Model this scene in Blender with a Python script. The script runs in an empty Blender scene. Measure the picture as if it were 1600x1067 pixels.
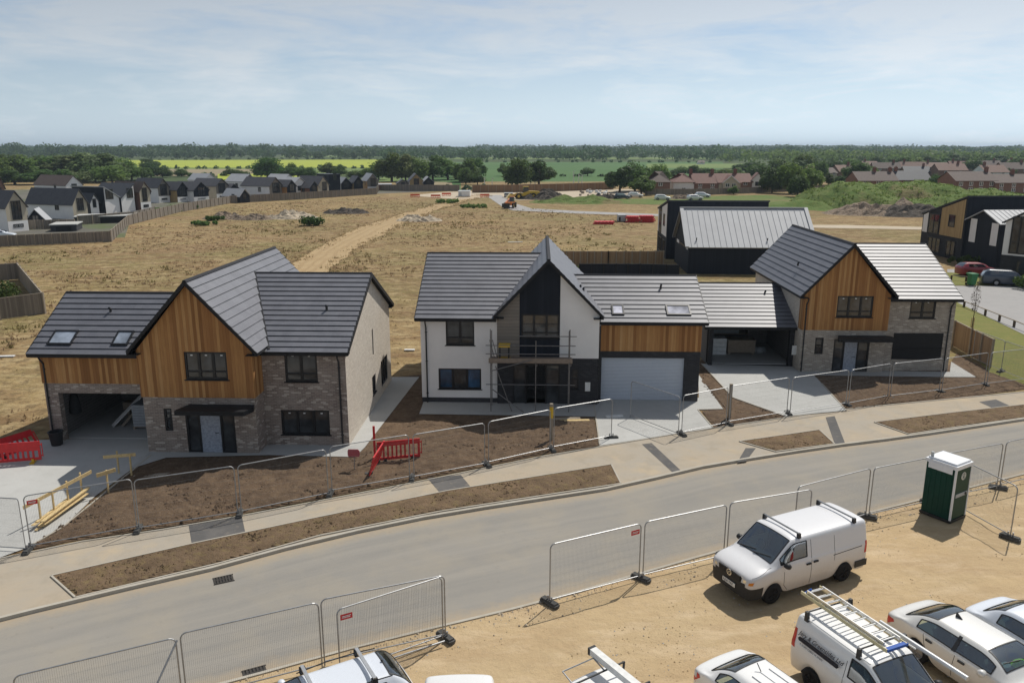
import bpy, bmesh, math, random
from math import radians as R, sin, cos, pi, hypot, atan2, sqrt, tan
from mathutils import Vector as V, Matrix, noise as mnoise
random.seed(11)
S = bpy.context.scene
COL = S.collection

# ---------------------------------------------------------------- camera, sky, sun, exposure
FPX, CAM_H, PITCH = 1244.4, 13.6, R(13.7)
cam = bpy.data.objects.new('camera', bpy.data.cameras.new('camera'))
COL.objects.link(cam); S.camera = cam
cam.location = (0, 0, CAM_H); cam.rotation_euler = (pi/2-PITCH, 0, 0)
cam.data.sensor_width = 36; cam.data.lens = 28; cam.data.clip_end = 12000; cam.data.clip_start = .5

SUN_EL, SUN_AZ = R(54), R(36)            # azimuth measured from +Y towards +X
sun = bpy.data.objects.new('sun', bpy.data.lights.new('sun', 'SUN'))
COL.objects.link(sun)
sun.data.energy = 5.0; sun.data.angle = R(.55); sun.data.color = (1, .95, .87)
sd = V((cos(SUN_EL)*sin(SUN_AZ), cos(SUN_EL)*cos(SUN_AZ), sin(SUN_EL)))
sun.rotation_euler = sd.to_track_quat('Z', 'Y').to_euler()
S.view_settings.view_transform = 'Standard'; S.view_settings.look = 'None'
S.view_settings.exposure = -.35; S.view_settings.gamma = 1

def nd(t, typ, props=None, **ins):
    n = t.nodes.new('ShaderNode'+typ)
    for k, v in (props or {}).items(): setattr(n, k, v)
    for k, v in ins.items():
        s = n.inputs[int(k[1:])] if k[0] == '_' and k[1:].isdigit() else n.inputs[k.replace('_', ' ')]
        if isinstance(v, bpy.types.NodeSocket): t.links.new(v, s)
        elif isinstance(v, bpy.types.Node): t.links.new(v.outputs[0], s)
        else:
            if isinstance(v, tuple) and len(v) == 3 and s.type == 'RGBA': v = (*v, 1)
            s.default_value = v
    return n
def mix(t, fac, a, b, mode='MIX'):
    n = nd(t, 'Mix', {'data_type': 'RGBA', 'blend_type': mode})
    for i, v in ((0, fac), (6, a), (7, b)):
        s = n.inputs[i]
        if isinstance(v, bpy.types.NodeSocket): t.links.new(v, s)
        elif isinstance(v, bpy.types.Node): t.links.new(v.outputs[0], s)
        else: s.default_value = (*v, 1) if isinstance(v, tuple) and len(v) == 3 else v
    return n.outputs[2]
def ramp(t, fac, a, b, ca=(0, 0, 0), cb=(1, 1, 1)):
    n = nd(t, 'ValToRGB', Fac=fac); e = n.color_ramp.elements
    e[0].position = a; e[1].position = b; e[0].color = (*ca, 1); e[1].color = (*cb, 1)
    return n.outputs[0]
def mth(t, op, a, b=0.0, c=0.0):
    return nd(t, 'Math', {'operation': op}, _0=a, _1=b, _2=c).outputs[0]

W = bpy.data.worlds.new('World'); S.world = W; W.use_nodes = True
t = W.node_tree; t.nodes.clear()
sky = nd(t, 'TexSky', {'sky_type': 'NISHITA', 'sun_disc': False, 'sun_elevation': SUN_EL, 'sun_rotation': SUN_AZ, 'altitude': 600,
                       'air_density': .8, 'dust_density': .6, 'ozone_density': 1.6})
gen = nd(t, 'TexCoord').outputs['Generated']
sz = nd(t, 'SeparateXYZ', Vector=gen)
# pale blue summer haze low over the horizon, following the sky's own brightness
lum = nd(t, 'RGBToBW', Color=sky.outputs[0]).outputs[0]
hz = nd(t, 'VectorMath', {'operation': 'SCALE'}, _0=(.79, .95, 1.08)); t.links.new(lum, hz.inputs['Scale'])
hf = nd(t, 'MapRange', Value=sz.outputs[2], _1=.0, _2=.24, _3=1.0, _4=0.0).outputs[0]
base = mix(t, hf, sky.outputs[0], hz.outputs[0])
# thin broken high cloud
mp = nd(t, 'Mapping', Vector=gen, Scale=(3.6, 3.6, 17.0), Location=(.7, .2, .3))
c1 = nd(t, 'TexNoise', Vector=mp, Scale=1.5, Detail=9.0, Roughness=.6, Distortion=.5)
mp2 = nd(t, 'Mapping', Vector=gen, Scale=(11, 11, 60.0), Rotation=(0, R(-4), R(20)))
c2 = nd(t, 'TexNoise', Vector=mp2, Scale=1.6, Detail=8.0, Roughness=.62, Distortion=.8)
cl = mth(t, 'ADD', mth(t, 'MULTIPLY', c1.outputs[0], .8), mth(t, 'MULTIPLY', c2.outputs[0], .2))
up = nd(t, 'MapRange', Value=sz.outputs[2], _1=.03, _2=.15, _3=-.05, _4=.20).outputs[0]
cf = ramp(t, mth(t, 'ADD', cl, up), .47, .70)
cw = nd(t, 'VectorMath', {'operation': 'SCALE'}, _0=(1.24, 1.32, 1.39)); t.links.new(mth(t, 'ADD', mth(t, 'MULTIPLY', lum, .75), 1.0), cw.inputs['Scale'])
cloudy = mix(t, mth(t, 'MULTIPLY', cf, .7), base, cw.outputs[0])
bg = nd(t, 'Background', Color=cloudy, Strength=.14)
t.links.new(bg.outputs[0], nd(t, 'OutputWorld').inputs[0])

# ---------------------------------------------------------------- pixel of the photograph -> point on the ground plane (planning aid)
def ray(px, py):
    u, v = (px-800)/FPX, (533.5-py)/FPX
    return V((u, cos(PITCH)+v*sin(PITCH), -sin(PITCH)+v*cos(PITCH)))
def g(px, py, z=0.0):
    d = ray(px, py); k = (z-CAM_H)/d.z
    return V((d.x*k, d.y*k, z))
def gl(pts, z=0.0): return [g(x, y).xy.to_3d()+V((0, 0, z)) for x, y in pts]

# ---------------------------------------------------------------- materials
MATS = {}
def newmat(name):
    m = bpy.data.materials.new(name); m.use_nodes = True; t = m.node_tree; t.nodes.clear(); MATS[name] = m
    return m, t
def finish(t, color, rough=.8, spec=.3, metal=0.0, bump=None, bstr=.4, bdist=.02, coat=0.0, **kw):
    p = nd(t, 'BsdfPrincipled', Roughness=rough, Metallic=metal)
    p.inputs['Specular IOR Level'].default_value = spec
    p.inputs['Coat Weight'].default_value = coat; p.inputs['Coat Roughness'].default_value = .06
    s = p.inputs['Base Color']
    if isinstance(color, bpy.types.NodeSocket): t.links.new(color, s)
    else: s.default_value = (*color, 1)
    if bump is not None:
        b = nd(t, 'Bump', Height=bump, Strength=bstr, Distance=bdist)
        t.links.new(b.outputs[0], p.inputs['Normal'])
    t.links.new(p.outputs[0], nd(t, 'OutputMaterial').inputs[0])
def plain(name, c, rough=.6, spec=.3, metal=0.0, var=.12, scale=6.0, coat=0.0):
    m, t = newmat(name)
    co = nd(t, 'TexCoord').outputs['Object']
    n = nd(t, 'TexNoise', Vector=co, Scale=scale, Detail=5.0, Roughness=.6)
    a = tuple(x*(1-var) for x in c); b = tuple(min(1, x*(1+var)) for x in c)
    finish(t, ramp(t, n.outputs[0], .3, .7, a, b), rough, spec, metal, coat=coat)
    return m
def ground(name, layers, base, rough=.95, bs=3.0, bstr=.5, bdist=.06, coord='Object', spec=.15, bdetail=6.0):
    """base colour, then layers (scale, low, high, colour, amount[, stretch])"""
    m, t = newmat(name)
    co = nd(t, 'TexCoord').outputs[coord]
    col = base
    for i, L in enumerate(layers):
        sc, lo, hi, c, amt = L[:5]
        v = nd(t, 'Mapping', Vector=co, Scale=L[5] if len(L) > 5 else (1, 1, 1), Location=(i*7.3, i*3.1, 0), Rotation=(0, 0, L[6] if len(L) > 6 else 0)).outputs[0]
        n = nd(t, 'TexNoise', Vector=v, Scale=sc, Detail=8.0, Roughness=.65, Distortion=.3)
        col = mix(t, mth(t, 'MULTIPLY', ramp(t, n.outputs[0], lo, hi), amt), col, c)
    b = nd(t, 'TexNoise', Vector=co, Scale=bs, Detail=bdetail, Roughness=.7)
    finish(t, col if isinstance(col, bpy.types.NodeSocket) else base, rough, spec, bump=b.outputs[0], bstr=bstr, bdist=bdist)
    return m

ground('dry_field', [(.022, .42, .58, (.25, .162, .085), .85), (.05, .49, .62, (.39, .28, .135), .75), (.035, .48, .58, (.20, .168, .066), .85), (.11, .48, .64, (.24, .21, .085), .6),
                     (.35, .47, .62, (.20, .118, .06), .75, (.35, 1, 1), R(-25)), (.9, .48, .62, (.45, .35, .19), .7, (.5, 1, 1), R(-25)), (1.4, .5, .6, (.15, .105, .055), .65), (2.6, .55, .7, (.12, .085, .04), .6), (5, .6, .75, (.16, .17, .06), .5)],
       (.30, .212, .102), bs=1.6, bstr=.9, bdist=.25)
ground('sand', [(.12, .4, .65, (.50, .36, .20), .6), (.4, .47, .62, (.39, .275, .16), .6, (.3, 1, 1), R(-26)), (1.5, .5, .66, (.60, .47, .31), .6, (.35, 1, 1), R(-26)), (3.2, .52, .68, (.38, .275, .165), .4, (.5, 1, 1), R(-20)), (6, .55, .75, (.36, .25, .15), .5), (18, .62, .72, (.62, .52, .38), .5)],
       (.485, .37, .22), bs=2.2, bstr=.8, bdist=.09, bdetail=9.0)
ground('soil', [(9, .56, .66, (.30, .23, .16), .55), (.4, .4, .62, (.175, .118, .074), .7), (1.5, .45, .62, (.09, .06, .04), .75), (4, .52, .68, (.22, .158, .10), .6), (14, .62, .72, (.32, .25, .18), .5)],
       (.135, .092, .060), bs=3.5, bstr=1.0, bdist=.14, bdetail=9.0)
ground('verge_soil', [(.4, .4, .62, (.22, .15, .092), .7), (1.5, .45, .62, (.115, .08, .05), .7), (3, .5, .66, (.22, .17, .075), .5), (14, .62, .72, (.36, .27, .18), .5)],
       (.165, .115, .072), bs=3.5, bstr=1.0, bdist=.12, bdetail=9.0)
ground('asphalt', [(.15, .4, .62, (.30, .275, .235), .8, (1, .35, 1), R(28)), (.3, .45, .7, (.34, .29, .22), .65, (.25, 1, 1), R(28)), (.8, .5, .7, (.235, .225, .21), .6, (.15, 1, 1), R(28)), (4, .55, .8, (.22, .205, .18), .4), (30, .5, .7, (.34, .32, .28), .35)],
       (.275, .258, .228), bs=25, bstr=.25, bdist=.01)
def road_mat():
    m, t = newmat('road_surface')
    tc = nd(t, 'TexCoord'); co = tc.outputs['Object']; uv = nd(t, 'SeparateXYZ', Vector=tc.outputs['UV'])
    al = nd(t, 'CombineXYZ', X=mth(t, 'MULTIPLY', uv.outputs[0], .05), Y=mth(t, 'MULTIPLY', uv.outputs[1], 7.0)).outputs[0]
    n1 = nd(t, 'TexNoise', Vector=al, Scale=1.3, Detail=6.0, Roughness=.6, Distortion=.2)      # long wheel-swept streaks
    n2 = nd(t, 'TexNoise', Vector=co, Scale=.5, Detail=8.0, Roughness=.65); n3 = nd(t, 'TexNoise', Vector=co, Scale=3.5, Detail=8.0, Roughness=.7); n4 = nd(t, 'TexNoise', Vector=co, Scale=40.0, Detail=3.0)
    col = mix(t, ramp(t, n1.outputs[0], .36, .64), (.25, .238, .216), (.30, .28, .247))
    col = mix(t, mth(t, 'MULTIPLY', ramp(t, n2.outputs[0], .45, .68), .5), col, (.345, .305, .24))
    ed = mth(t, 'ABSOLUTE', mth(t, 'SUBTRACT', uv.outputs[1], .5))
    ef = ramp(t, mth(t, 'ADD', ed, mth(t, 'MULTIPLY', mth(t, 'SUBTRACT', n3.outputs[0], .5), .16)), .40, .53)
    col = mix(t, mth(t, 'MULTIPLY', ef, .8), col, (.45, .345, .22))                             # sand washed against the kerbs
    col = mix(t, mth(t, 'MULTIPLY', ramp(t, n3.outputs[0], .60, .70), .35), col, (.19, .18, .165))
    col = mix(t, mth(t, 'MULTIPLY', ramp(t, n4.outputs[0], .5, .7), .3), col, (.36, .34, .30))
    finish(t, col, .9, .2, bump=n4.outputs[0], bstr=.25, bdist=.01)
road_mat()
ground('footpath', [(.3, .4, .62, (.44, .36, .26), .7), (1.1, .5, .7, (.30, .26, .2), .5), (.5, .55, .7, (.50, .40, .27), .6), (5, .55, .75, (.34, .29, .22), .4)],
       (.385, .345, .285), bs=14, bstr=.3, bdist=.015)
ground('patch', [(.8, .45, .65, (.17, .16, .15), .6), (3, .55, .7, (.28, .24, .19), .5)], (.115, .112, .11), bs=20, bstr=.3, bdist=.01)
ground('concrete', [(.35, .4, .65, (.43, .43, .41), .7), (2, .5, .7, (.385, .38, .36), .45), (9, .55, .75, (.43, .425, .41), .4)], (.485, .485, .465), rough=.85, bs=12, bstr=.15, bdist=.01)
ground('slab', [(.8, .4, .65, (.38, .38, .36), .6), (6, .5, .75, (.35, .345, .33), .4)], (.44, .44, .425), rough=.85, bs=12, bstr=.2, bdist=.01)
ground('kerb', [(1.5, .4, .65, (.40, .36, .29), .7), (8, .5, .75, (.33, .3, .25), .4)], (.46, .43, .37), bs=12, bstr=.2, bdist=.01)
ground('track', [(.2, .4, .65, (.44, .325, .18), .7), (.9, .5, .62, (.37, .255, .135), .7, (.12, 1, 1), R(40)), (4, .55, .72, (.48, .37, .22), .5)], (.40, .295, .165), bs=2, bstr=.6, bdist=.1)
ground('rut', [(.8, .45, .65, (.34, .235, .125), .7), (4, .5, .7, (.44, .33, .19), .5)], (.37, .265, .145), bs=2, bstr=.6, bdist=.1)
ground('gravel', [(.15, .4, .65, (.46, .38, .28), .7), (2, .5, .7, (.38, .31, .22), .5)], (.50, .43, .33), bs=4, bstr=.5, bdist=.05)
ground('grey_road', [(.12, .4, .65, (.33, .32, .31), .7), (1.2, .5, .7, (.27, .265, .26), .4)], (.37, .36, .35), bs=10, bstr=.2, bdist=.01)
ground('estate_yard', [(.06, .42, .58, (.12, .115, .10), .85), (.1, .5, .6, (.10, .13, .05), .8), (.5, .5, .7, (.2, .18, .14), .5)], (.16, .15, .125), bs=6, bstr=.3, bdist=.03)
ground('lawn', [(.3, .4, .65, (.165, .18, .05), .8), (1.2, .48, .66, (.24, .21, .075), .7), (5, .5, .7, (.10, .13, .035), .5)], (.19, .185, .06), bs=8, bstr=.7, bdist=.04)
ground('farmland', [(.004, .4, .6, (.06, .09, .035), .8), (.012, .5, .62, (.11, .13, .05), .6)], (.07, .095, .04), bs=.5, bstr=.4, bdist=.3)
ground('rapeseed', [(.02, .4, .62, (.30, .36, .05), .7), (.2, .5, .7, (.23, .30, .05), .5, (.1, 1, 1))], (.36, .40, .06), bs=.6, bstr=.4, bdist=.3)
ground('green_crop', [(.012, .4, .62, (.065, .135, .045), .8), (.12, .5, .7, (.10, .165, .06), .5, (.06, 1, 1))], (.085, .155, .055), bs=.6, bstr=.4, bdist=.3)
ground('light_crop', [(.02, .4, .62, (.17, .22, .075), .8), (.12, .5, .7, (.13, .19, .06), .5, (.06, 1, 1))], (.15, .21, .07), bs=.6, bstr=.4, bdist=.3)
ground('fallow', [(.02, .4, .62, (.30, .25, .15), .8), (.12, .5, .7, (.22, .19, .12), .5, (.06, 1, 1))], (.27, .225, .145), bs=.6, bstr=.4, bdist=.3)
ground('mound_grass', [(.08, .42, .6, (.10, .165, .04), .8), (.10, .52, .62, (.23, .17, .095), .75), (.8, .48, .66, (.20, .215, .07), .6), (3, .52, .7, (.07, .11, .03), .5)], (.125, .17, .05), bs=1.2, bstr=.9, bdist=.35)
ground('rubble', [(1, .4, .6, (.30, .24, .18), .8), (3, .48, .6, (.12, .09, .07), .7), (8, .55, .65, (.5, .46, .4), .7)], (.28, .21, .15), bs=2, bstr=1, bdist=.3)
ground('dark_spoil', [(1, .4, .6, (.10, .085, .07), .8), (5, .5, .65, (.18, .15, .13), .6)], (.08, .07, .06), bs=2, bstr=1, bdist=.3)

def brick(name, c1, c2, c3, mortar, sc=1.0, msz=.012, patch=.4):
    m, t = newmat(name)
    uv = nd(t, 'TexCoord').outputs['UV']
    b = nd(t, 'TexBrick', {'offset': .5, 'squash': 1}, Vector=uv, Color1=c1, Color2=c2, Mortar=mortar, Scale=1.0)
    b.inputs['Brick Width'].default_value = .225*sc; b.inputs['Row Height'].default_value = .075*sc
    b.inputs['Mortar Size'].default_value = msz*sc; b.inputs['Bias'].default_value = -.15
    su = nd(t, 'SeparateXYZ', Vector=uv); row = mth(t, 'FLOOR', mth(t, 'DIVIDE', su.outputs[1], .075*sc))
    cu_ = mth(t, 'FLOOR', mth(t, 'SUBTRACT', mth(t, 'DIVIDE', su.outputs[0], .225*sc), mth(t, 'MULTIPLY', mth(t, 'FLOORED_MODULO', mth(t, 'ADD', row, 1.0), 2.0), -.5)))
    wn = nd(t, 'TexWhiteNoise', {'noise_dimensions': '2D'}, Vector=nd(t, 'CombineXYZ', X=cu_, Y=row).outputs[0])
    col = mix(t, mth(t, 'MULTIPLY', ramp(t, wn.outputs[0], .80, .9), .55), b.outputs[0], c3)
    n = nd(t, 'TexNoise', Vector=uv, Scale=1.1, Detail=6.0, Roughness=.65)
    col = mix(t, mth(t, 'MULTIPLY', ramp(t, n.outputs[0], .42, .68), patch), col, mix(t, .5, c3, mortar))
    finish(t, col, .9, .2, bump=b.outputs['Fac'], bstr=-.5, bdist=.01)
brick('brick_grey', (.255, .20, .17), (.155, .118, .105), (.60, .54, .47), (.31, .275, .24), msz=.011, patch=.3)
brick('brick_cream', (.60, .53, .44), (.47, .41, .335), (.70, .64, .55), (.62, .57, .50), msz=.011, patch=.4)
brick('brick_buff', (.345, .295, .245), (.225, .19, .16), (.62, .56, .48), (.42, .38, .33), msz=.011, patch=.35)
brick('brick_black', (.038, .038, .042), (.026, .026, .03), (.06, .06, .065), (.05, .05, .052), patch=.25)
brick('brick_red', (.22, .085, .055), (.15, .06, .045), (.28, .13, .09), (.26, .21, .17), sc=1.5)
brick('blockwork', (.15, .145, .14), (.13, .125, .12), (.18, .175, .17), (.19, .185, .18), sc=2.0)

def boards(name, pal, width=.16, rough=.7, vertical=True, gap=.35):
    m, t = newmat(name)
    uv = nd(t, 'TexCoord').outputs['UV']
    s = nd(t, 'SeparateXYZ', Vector=uv)
    a = mth(t, 'DIVIDE', s.outputs[0 if vertical else 1], width)
    fl = mth(t, 'FLOOR', a); fr = mth(t, 'FRACT', a)
    wn = nd(t, 'TexWhiteNoise', {'noise_dimensions': '1D'}, W=fl)
    lo = nd(t, 'TexNoise', {'noise_dimensions': '1D'}, W=mth(t, 'MULTIPLY', fl, .37), Scale=1.0, Detail=1.0)
    tone = mth(t, 'ADD', mth(t, 'MULTIPLY', wn.outputs[0], .7), mth(t, 'MULTIPLY', lo.outputs[0], .3))
    n = nd(t, 'ValToRGB', Fac=tone); e = n.color_ramp.elements
    e[0].position = .1; e[0].color = (*pal[0], 1); e[1].position = .9; e[1].color = (*pal[-1], 1)
    for i, c in enumerate(pal[1:-1]):
        x = e.new(.1+.8*(i+1)/(len(pal)-1)); x.color = (*c, 1)
    st = nd(t, 'Mapping', Vector=uv, Scale=(28, 1.2, 1) if vertical else (1.2, 28, 1))
    gr = nd(t, 'TexNoise', Vector=st, Scale=1.0, Detail=6.0, Roughness=.7)
    col = mix(t, mth(t, 'MULTIPLY', ramp(t, gr.outputs[0], .4, .7), .4), n.outputs[0], tuple(x*.55 for x in pal[0]))
    edge = ramp(t, mth(t, 'ABSOLUTE', mth(t, 'SUBTRACT', fr, .5)), .44, .49)
    col = mix(t, mth(t, 'MULTIPLY', edge, gap), col, tuple(x*.15 for x in pal[0]))
    finish(t, col, rough, .25, bump=edge, bstr=-.5, bdist=.012)
boards('cedar', [(.24, .105, .035), (.36, .17, .06), (.47, .245, .09), (.56, .33, .14)], .145)
boards('dark_boards', [(.012, .016, .024), (.016, .02, .03), (.02, .025, .036)], .15, .75)
boards('tan_boards', [(.36, .24, .11), (.45, .31, .15), (.52, .37, .19)], .15)
boards('fence_timber', [(.17, .145, .12), (.23, .2, .165), (.29, .25, .21)], .15, gap=.5)
boards('fence_brown', [(.24, .155, .09), (.32, .22, .13), (.37, .26, .16)], .15, gap=.5)
boards('hoarding', [(.20, .12, .065), (.26, .16, .09)], 1.2)
boards('weather_board', [(.20, .18, .155), (.25, .22, .19), (.28, .25, .21)], .18, vertical=False, gap=.6)
plain('render_white', (.80, .78, .76), .9, .15, var=.06, scale=.7)
plain('render_beige', (.47, .415, .32), .9, .15, var=.06, scale=1.2)
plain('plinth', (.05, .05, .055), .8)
plain('trim_dark', (.014, .015, .018), .5, .25)
plain('frame_dark', (.012, .013, .016), .4, .4)
plain('metal_seam', (.40, .41, .425), .62, .35, .1, var=.06, scale=.8)
plain('metal_dark_roof', (.05, .055, .066), .65, .3, .0, var=.08)
plain('door_blue', (.36, .45, .58), .45, .4, var=.04)
def door_film():
    m, t = newmat('door_film')
    uv = nd(t, 'TexCoord').outputs['UV']
    v = nd(t, 'TexVoronoi', {'feature': 'DISTANCE_TO_EDGE'}, Vector=uv, Scale=7.0)
    n = nd(t, 'TexNoise', Vector=uv, Scale=9.0, Detail=3.0)
    finish(t, mix(t, ramp(t, n.outputs[0], .4, .65), (.36, .40, .47), (.24, .27, .33)), .35, .5, bump=v.outputs[0], bstr=.5, bdist=.02)
door_film()
def roof_tile(name, a, b, rough, spec=.5):
    m, t = newmat(name)
    uv = nd(t, 'TexCoord').outputs['UV']
    s = nd(t, 'SeparateXYZ', Vector=uv)
    k = nd(t, 'TexBrick', {'offset': .5}, Vector=uv, Color1=a, Color2=b, Mortar=tuple(x*.8 for x in a), Scale=1.0)
    k.inputs['Brick Width'].default_value = .33; k.inputs['Row Height'].default_value = .36
    k.inputs['Mortar Size'].default_value = .003
    n = nd(t, 'TexNoise', Vector=uv, Scale=.9, Detail=6.0, Roughness=.65)
    n2 = nd(t, 'TexNoise', Vector=uv, Scale=24.0, Detail=3.0)
    col = mix(t, mth(t, 'MULTIPLY', ramp(t, n.outputs[0], .4, .68), .35), k.outputs[0], tuple(min(1, x*1.5) for x in b))
    finish(t, col, rough, spec, bump=n2.outputs[0], bstr=.12, bdist=.01)
roof_tile('tile_grey', (.102, .106, .126), (.124, .128, .148), .50, .68)
roof_tile('tile_plain', (.06, .06, .068), (.078, .077, .084), .6)
roof_tile('tile_red', (.175, .085, .065), (.14, .07, .055), .8)
roof_tile('tile_brown', (.12, .085, .07), (.095, .07, .06), .8)
roof_tile('tile_rust', (.20, .12, .09), (.165, .10, .078), .8)
plain('ridge_tile', (.035, .036, .042), .8, .2)
def glass_dark(name, c, rough=.04, spec=.7):
    m, t = newmat(name)
    co = nd(t, 'TexCoord').outputs['Object']
    n = nd(t, 'TexNoise', Vector=co, Scale=1.3, Detail=3.0)
    finish(t, ramp(t, n.outputs[0], .35, .7, tuple(x*.5 for x in c), tuple(x*1.6 for x in c)), rough, spec)
glass_dark('glass_house', (.045, .05, .055))
glass_dark('glass_blue', (.035, .085, .16), .08)
glass_dark('glass_roof', (.26, .30, .36), .06, .9)
glass_dark('glass_sky_reflection', (.50, .50, .56), .08, .9)  # sky reflection put into the pale base colour of these skylight panes
def glass_clear(name, tint, op):
    m, t = newmat(name)
    tr = nd(t, 'BsdfTransparent', Color=tint)
    gl_ = nd(t, 'BsdfGlossy', Color=(.9, .95, 1), Roughness=.03)
    fr = nd(t, 'Fresnel', IOR=1.5)
    f = mth(t, 'ADD', mth(t, 'MULTIPLY', fr.outputs[0], .9), op)
    mx = nd(t, 'MixShader', _0=f); t.links.new(tr.outputs[0], mx.inputs[1]); t.links.new(gl_.outputs[0], mx.inputs[2])
    t.links.new(mx.outputs[0], nd(t, 'OutputMaterial').inputs[0])
glass_clear('glass_car', (.60, .80, .80), .20)
def paint(name, c, dirt=None, coat=.6, metal=0.0, rough=.35, z0=.3, z1=1.0):
    m, t = newmat(name)
    co = nd(t, 'TexCoord').outputs['Object']
    col = c
    if dirt:
        s = nd(t, 'SeparateXYZ', Vector=co)
        n = nd(t, 'TexNoise', Vector=co, Scale=2.2, Detail=6.0, Roughness=.7)
        f = nd(t, 'MapRange', Value=s.outputs[2], _1=z0, _2=z1, _3=.75, _4=0.0).outputs[0]
        f = mth(t, 'MULTIPLY', f, mth(t, 'ADD', n.outputs[0], .25))
        n2 = nd(t, 'TexNoise', Vector=co, Scale=14.0, Detail=4.0)
        f = mth(t, 'ADD', f, mth(t, 'MULTIPLY', ramp(t, n2.outputs[0], .5, .75), .07))
        col = mix(t, f, c, dirt)
    finish(t, col, rough, .5, metal, coat=coat)
paint('paint_dirty_white', (.72, .72, .73), (.40, .32, .23), coat=.4, z1=1.15)
paint('paint_white', (.78, .78, .77), (.46, .38, .28), z1=.9)
paint('paint_silver', (.72, .71, .68), (.42, .35, .26), metal=.08, z1=.9)
paint('paint_bluegrey', (.70, .74, .80), (.4, .35, .28), metal=.05, z1=.8)
paint('paint_red', (.25, .012, .03)); paint('paint_navy', (.03, .045, .075)); paint('paint_black', (.012, .012, .014))
paint('paint_orange', (.55, .17, .03), coat=.2); paint('paint_yellow', (.62, .40, .04), coat=.2)
plain('black_plastic', (.022, .023, .025), .55, .4)
plain('rubber', (.018, .018, .019), .8, .2)
plain('rim_metal', (.30, .30, .31), .4, .5, .6)
plain('chrome', (.7, .7, .7), .15, .6, 1.0)
plain('lamp_clear', (.55, .57, .6), .12, .8)
plain('lamp_red', (.50, .015, .02), .2, .6)
plain('lamp_amber', (.6, .2, .02), .2, .6)
plain('plate_white', (.75, .75, .72), .5)
plain('ink', (.015, .015, .025), .6)
plain('interior_dark', (.03, .032, .034), .8)
plain('seat_grey', (.16, .175, .18), .9)
plain('dash_grey', (.20, .22, .22), .6)
plain('hi_vis', (.42, .75, .04), .7, var=.3, scale=20)
plain('paper', (.7, .72, .72), .8)
plain('galv', (.33, .335, .34), .42, .5, .55, var=.15)
plain('galv_mesh', (.20, .20, .20), .8, .1, 0)
plain('scaffold_steel', (.20, .19, .185), .5, .4, .5, var=.25)
plain('scaffold_board', (.25, .20, .16), .85)
plain('block_foot', (.085, .085, .082), .9, .2, var=.3)
plain('plastic_red', (.56, .018, .022), .45, .4, var=.12)
plain('plastic_orange', (.72, .12, .05), .5, .4)
plain('plastic_yellow', (.65, .42, .03), .5, .4)
plain('sign_red', (.42, .08, .10), .6)
plain('toilet_green', (.003, .045, .032), .45, .2, var=.1)
plain('toilet_white', (.75, .77, .8), .45, .4, var=.05)
plain('bin_green', (.03, .17, .06), .5, .4)
plain('pine', (.62, .47, .24), .75, .2, var=.2, scale=9)
plain('grey_timber', (.30, .255, .2), .85, .2)
plain('alu', (.72, .71, .68), .3, .5, .8)
plain('fibreglass', (.56, .50, .30), .5, .3)
plain('rope_blue', (.03, .10, .38), .6)
plain('pipe_grey', (.55, .56, .57), .4, .4, .3)
plain('cardboard', (.28, .23, .18), .85)
plain('insulation', (.32, .34, .36), .7)
plain('soil_pipe', (.02, .02, .02), .6)
plain('bark', (.10, .075, .055), .95, .1)
plain('white_paint', (.72, .72, .7), .6)
plain('cabin_grey', (.42, .44, .45), .6)
plain('chimney_brick', (.20, .09, .065), .9)
plain('shrub_stem', (.14, .1, .07), .9)
plain('gate_iron', (.05, .045, .04), .7)
def leaf(name, a, b, c, trans=.25):
    m, t = newmat(name)
    co = nd(t, 'TexCoord').outputs['Object']
    oi = nd(t, 'ObjectInfo').outputs['Random']
    n = nd(t, 'TexNoise', Vector=co, Scale=.55, Detail=3.0)
    n2 = nd(t, 'TexNoise', Vector=co, Scale=3.0, Detail=2.0)
    col = mix(t, ramp(t, n.outputs[0], .38, .64), a, b)
    col = mix(t, mth(t, 'MULTIPLY', ramp(t, n2.outputs[0], .45, .7), .6), col, c)
    hs = nd(t, 'HueSaturation', Color=col, Hue=nd(t, 'MapRange', Value=oi, _1=0.0, _2=1.0, _3=.475, _4=.515).outputs[0],
            Value=nd(t, 'MapRange', Value=mth(t, 'FRACT', mth(t, 'MULTIPLY', oi, 7.31)), _1=0.0, _2=1.0, _3=.75, _4=1.3).outputs[0])
    p = nd(t, 'BsdfPrincipled', Base_Color=hs.outputs[0], Roughness=.6)
    p.inputs['Specular IOR Level'].default_value = .2
    tr = nd(t, 'BsdfTranslucent', Color=hs.outputs[0])
    mx = nd(t, 'MixShader', _0=trans); t.links.new(p.outputs[0], mx.inputs[1]); t.links.new(tr.outputs[0], mx.inputs[2])
    t.links.new(mx.outputs[0], nd(t, 'OutputMaterial').inputs[0])
leaf('leaf_dark', (.06, .11, .034), (.085, .15, .042), (.115, .185, .055), .5)
leaf('leaf_mid', (.095, .165, .042), (.13, .205, .055), (.165, .235, .075), .5)
leaf('leaf_pale', (.14, .19, .08), (.175, .22, .09), (.20, .25, .11), .5)
leaf('leaf_far', (.045, .090, .036), (.068, .118, .045), (.09, .14, .055), .4)
leaf('weed', (.17, .155, .055), (.23, .195, .075), (.28, .225, .10))
leaf('dry_grass', (.33, .25, .13), (.40, .31, .17), (.45, .36, .21))
leaf('hedge', (.05, .09, .02), (.08, .14, .03), (.12, .18, .04))
M = MATS

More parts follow.
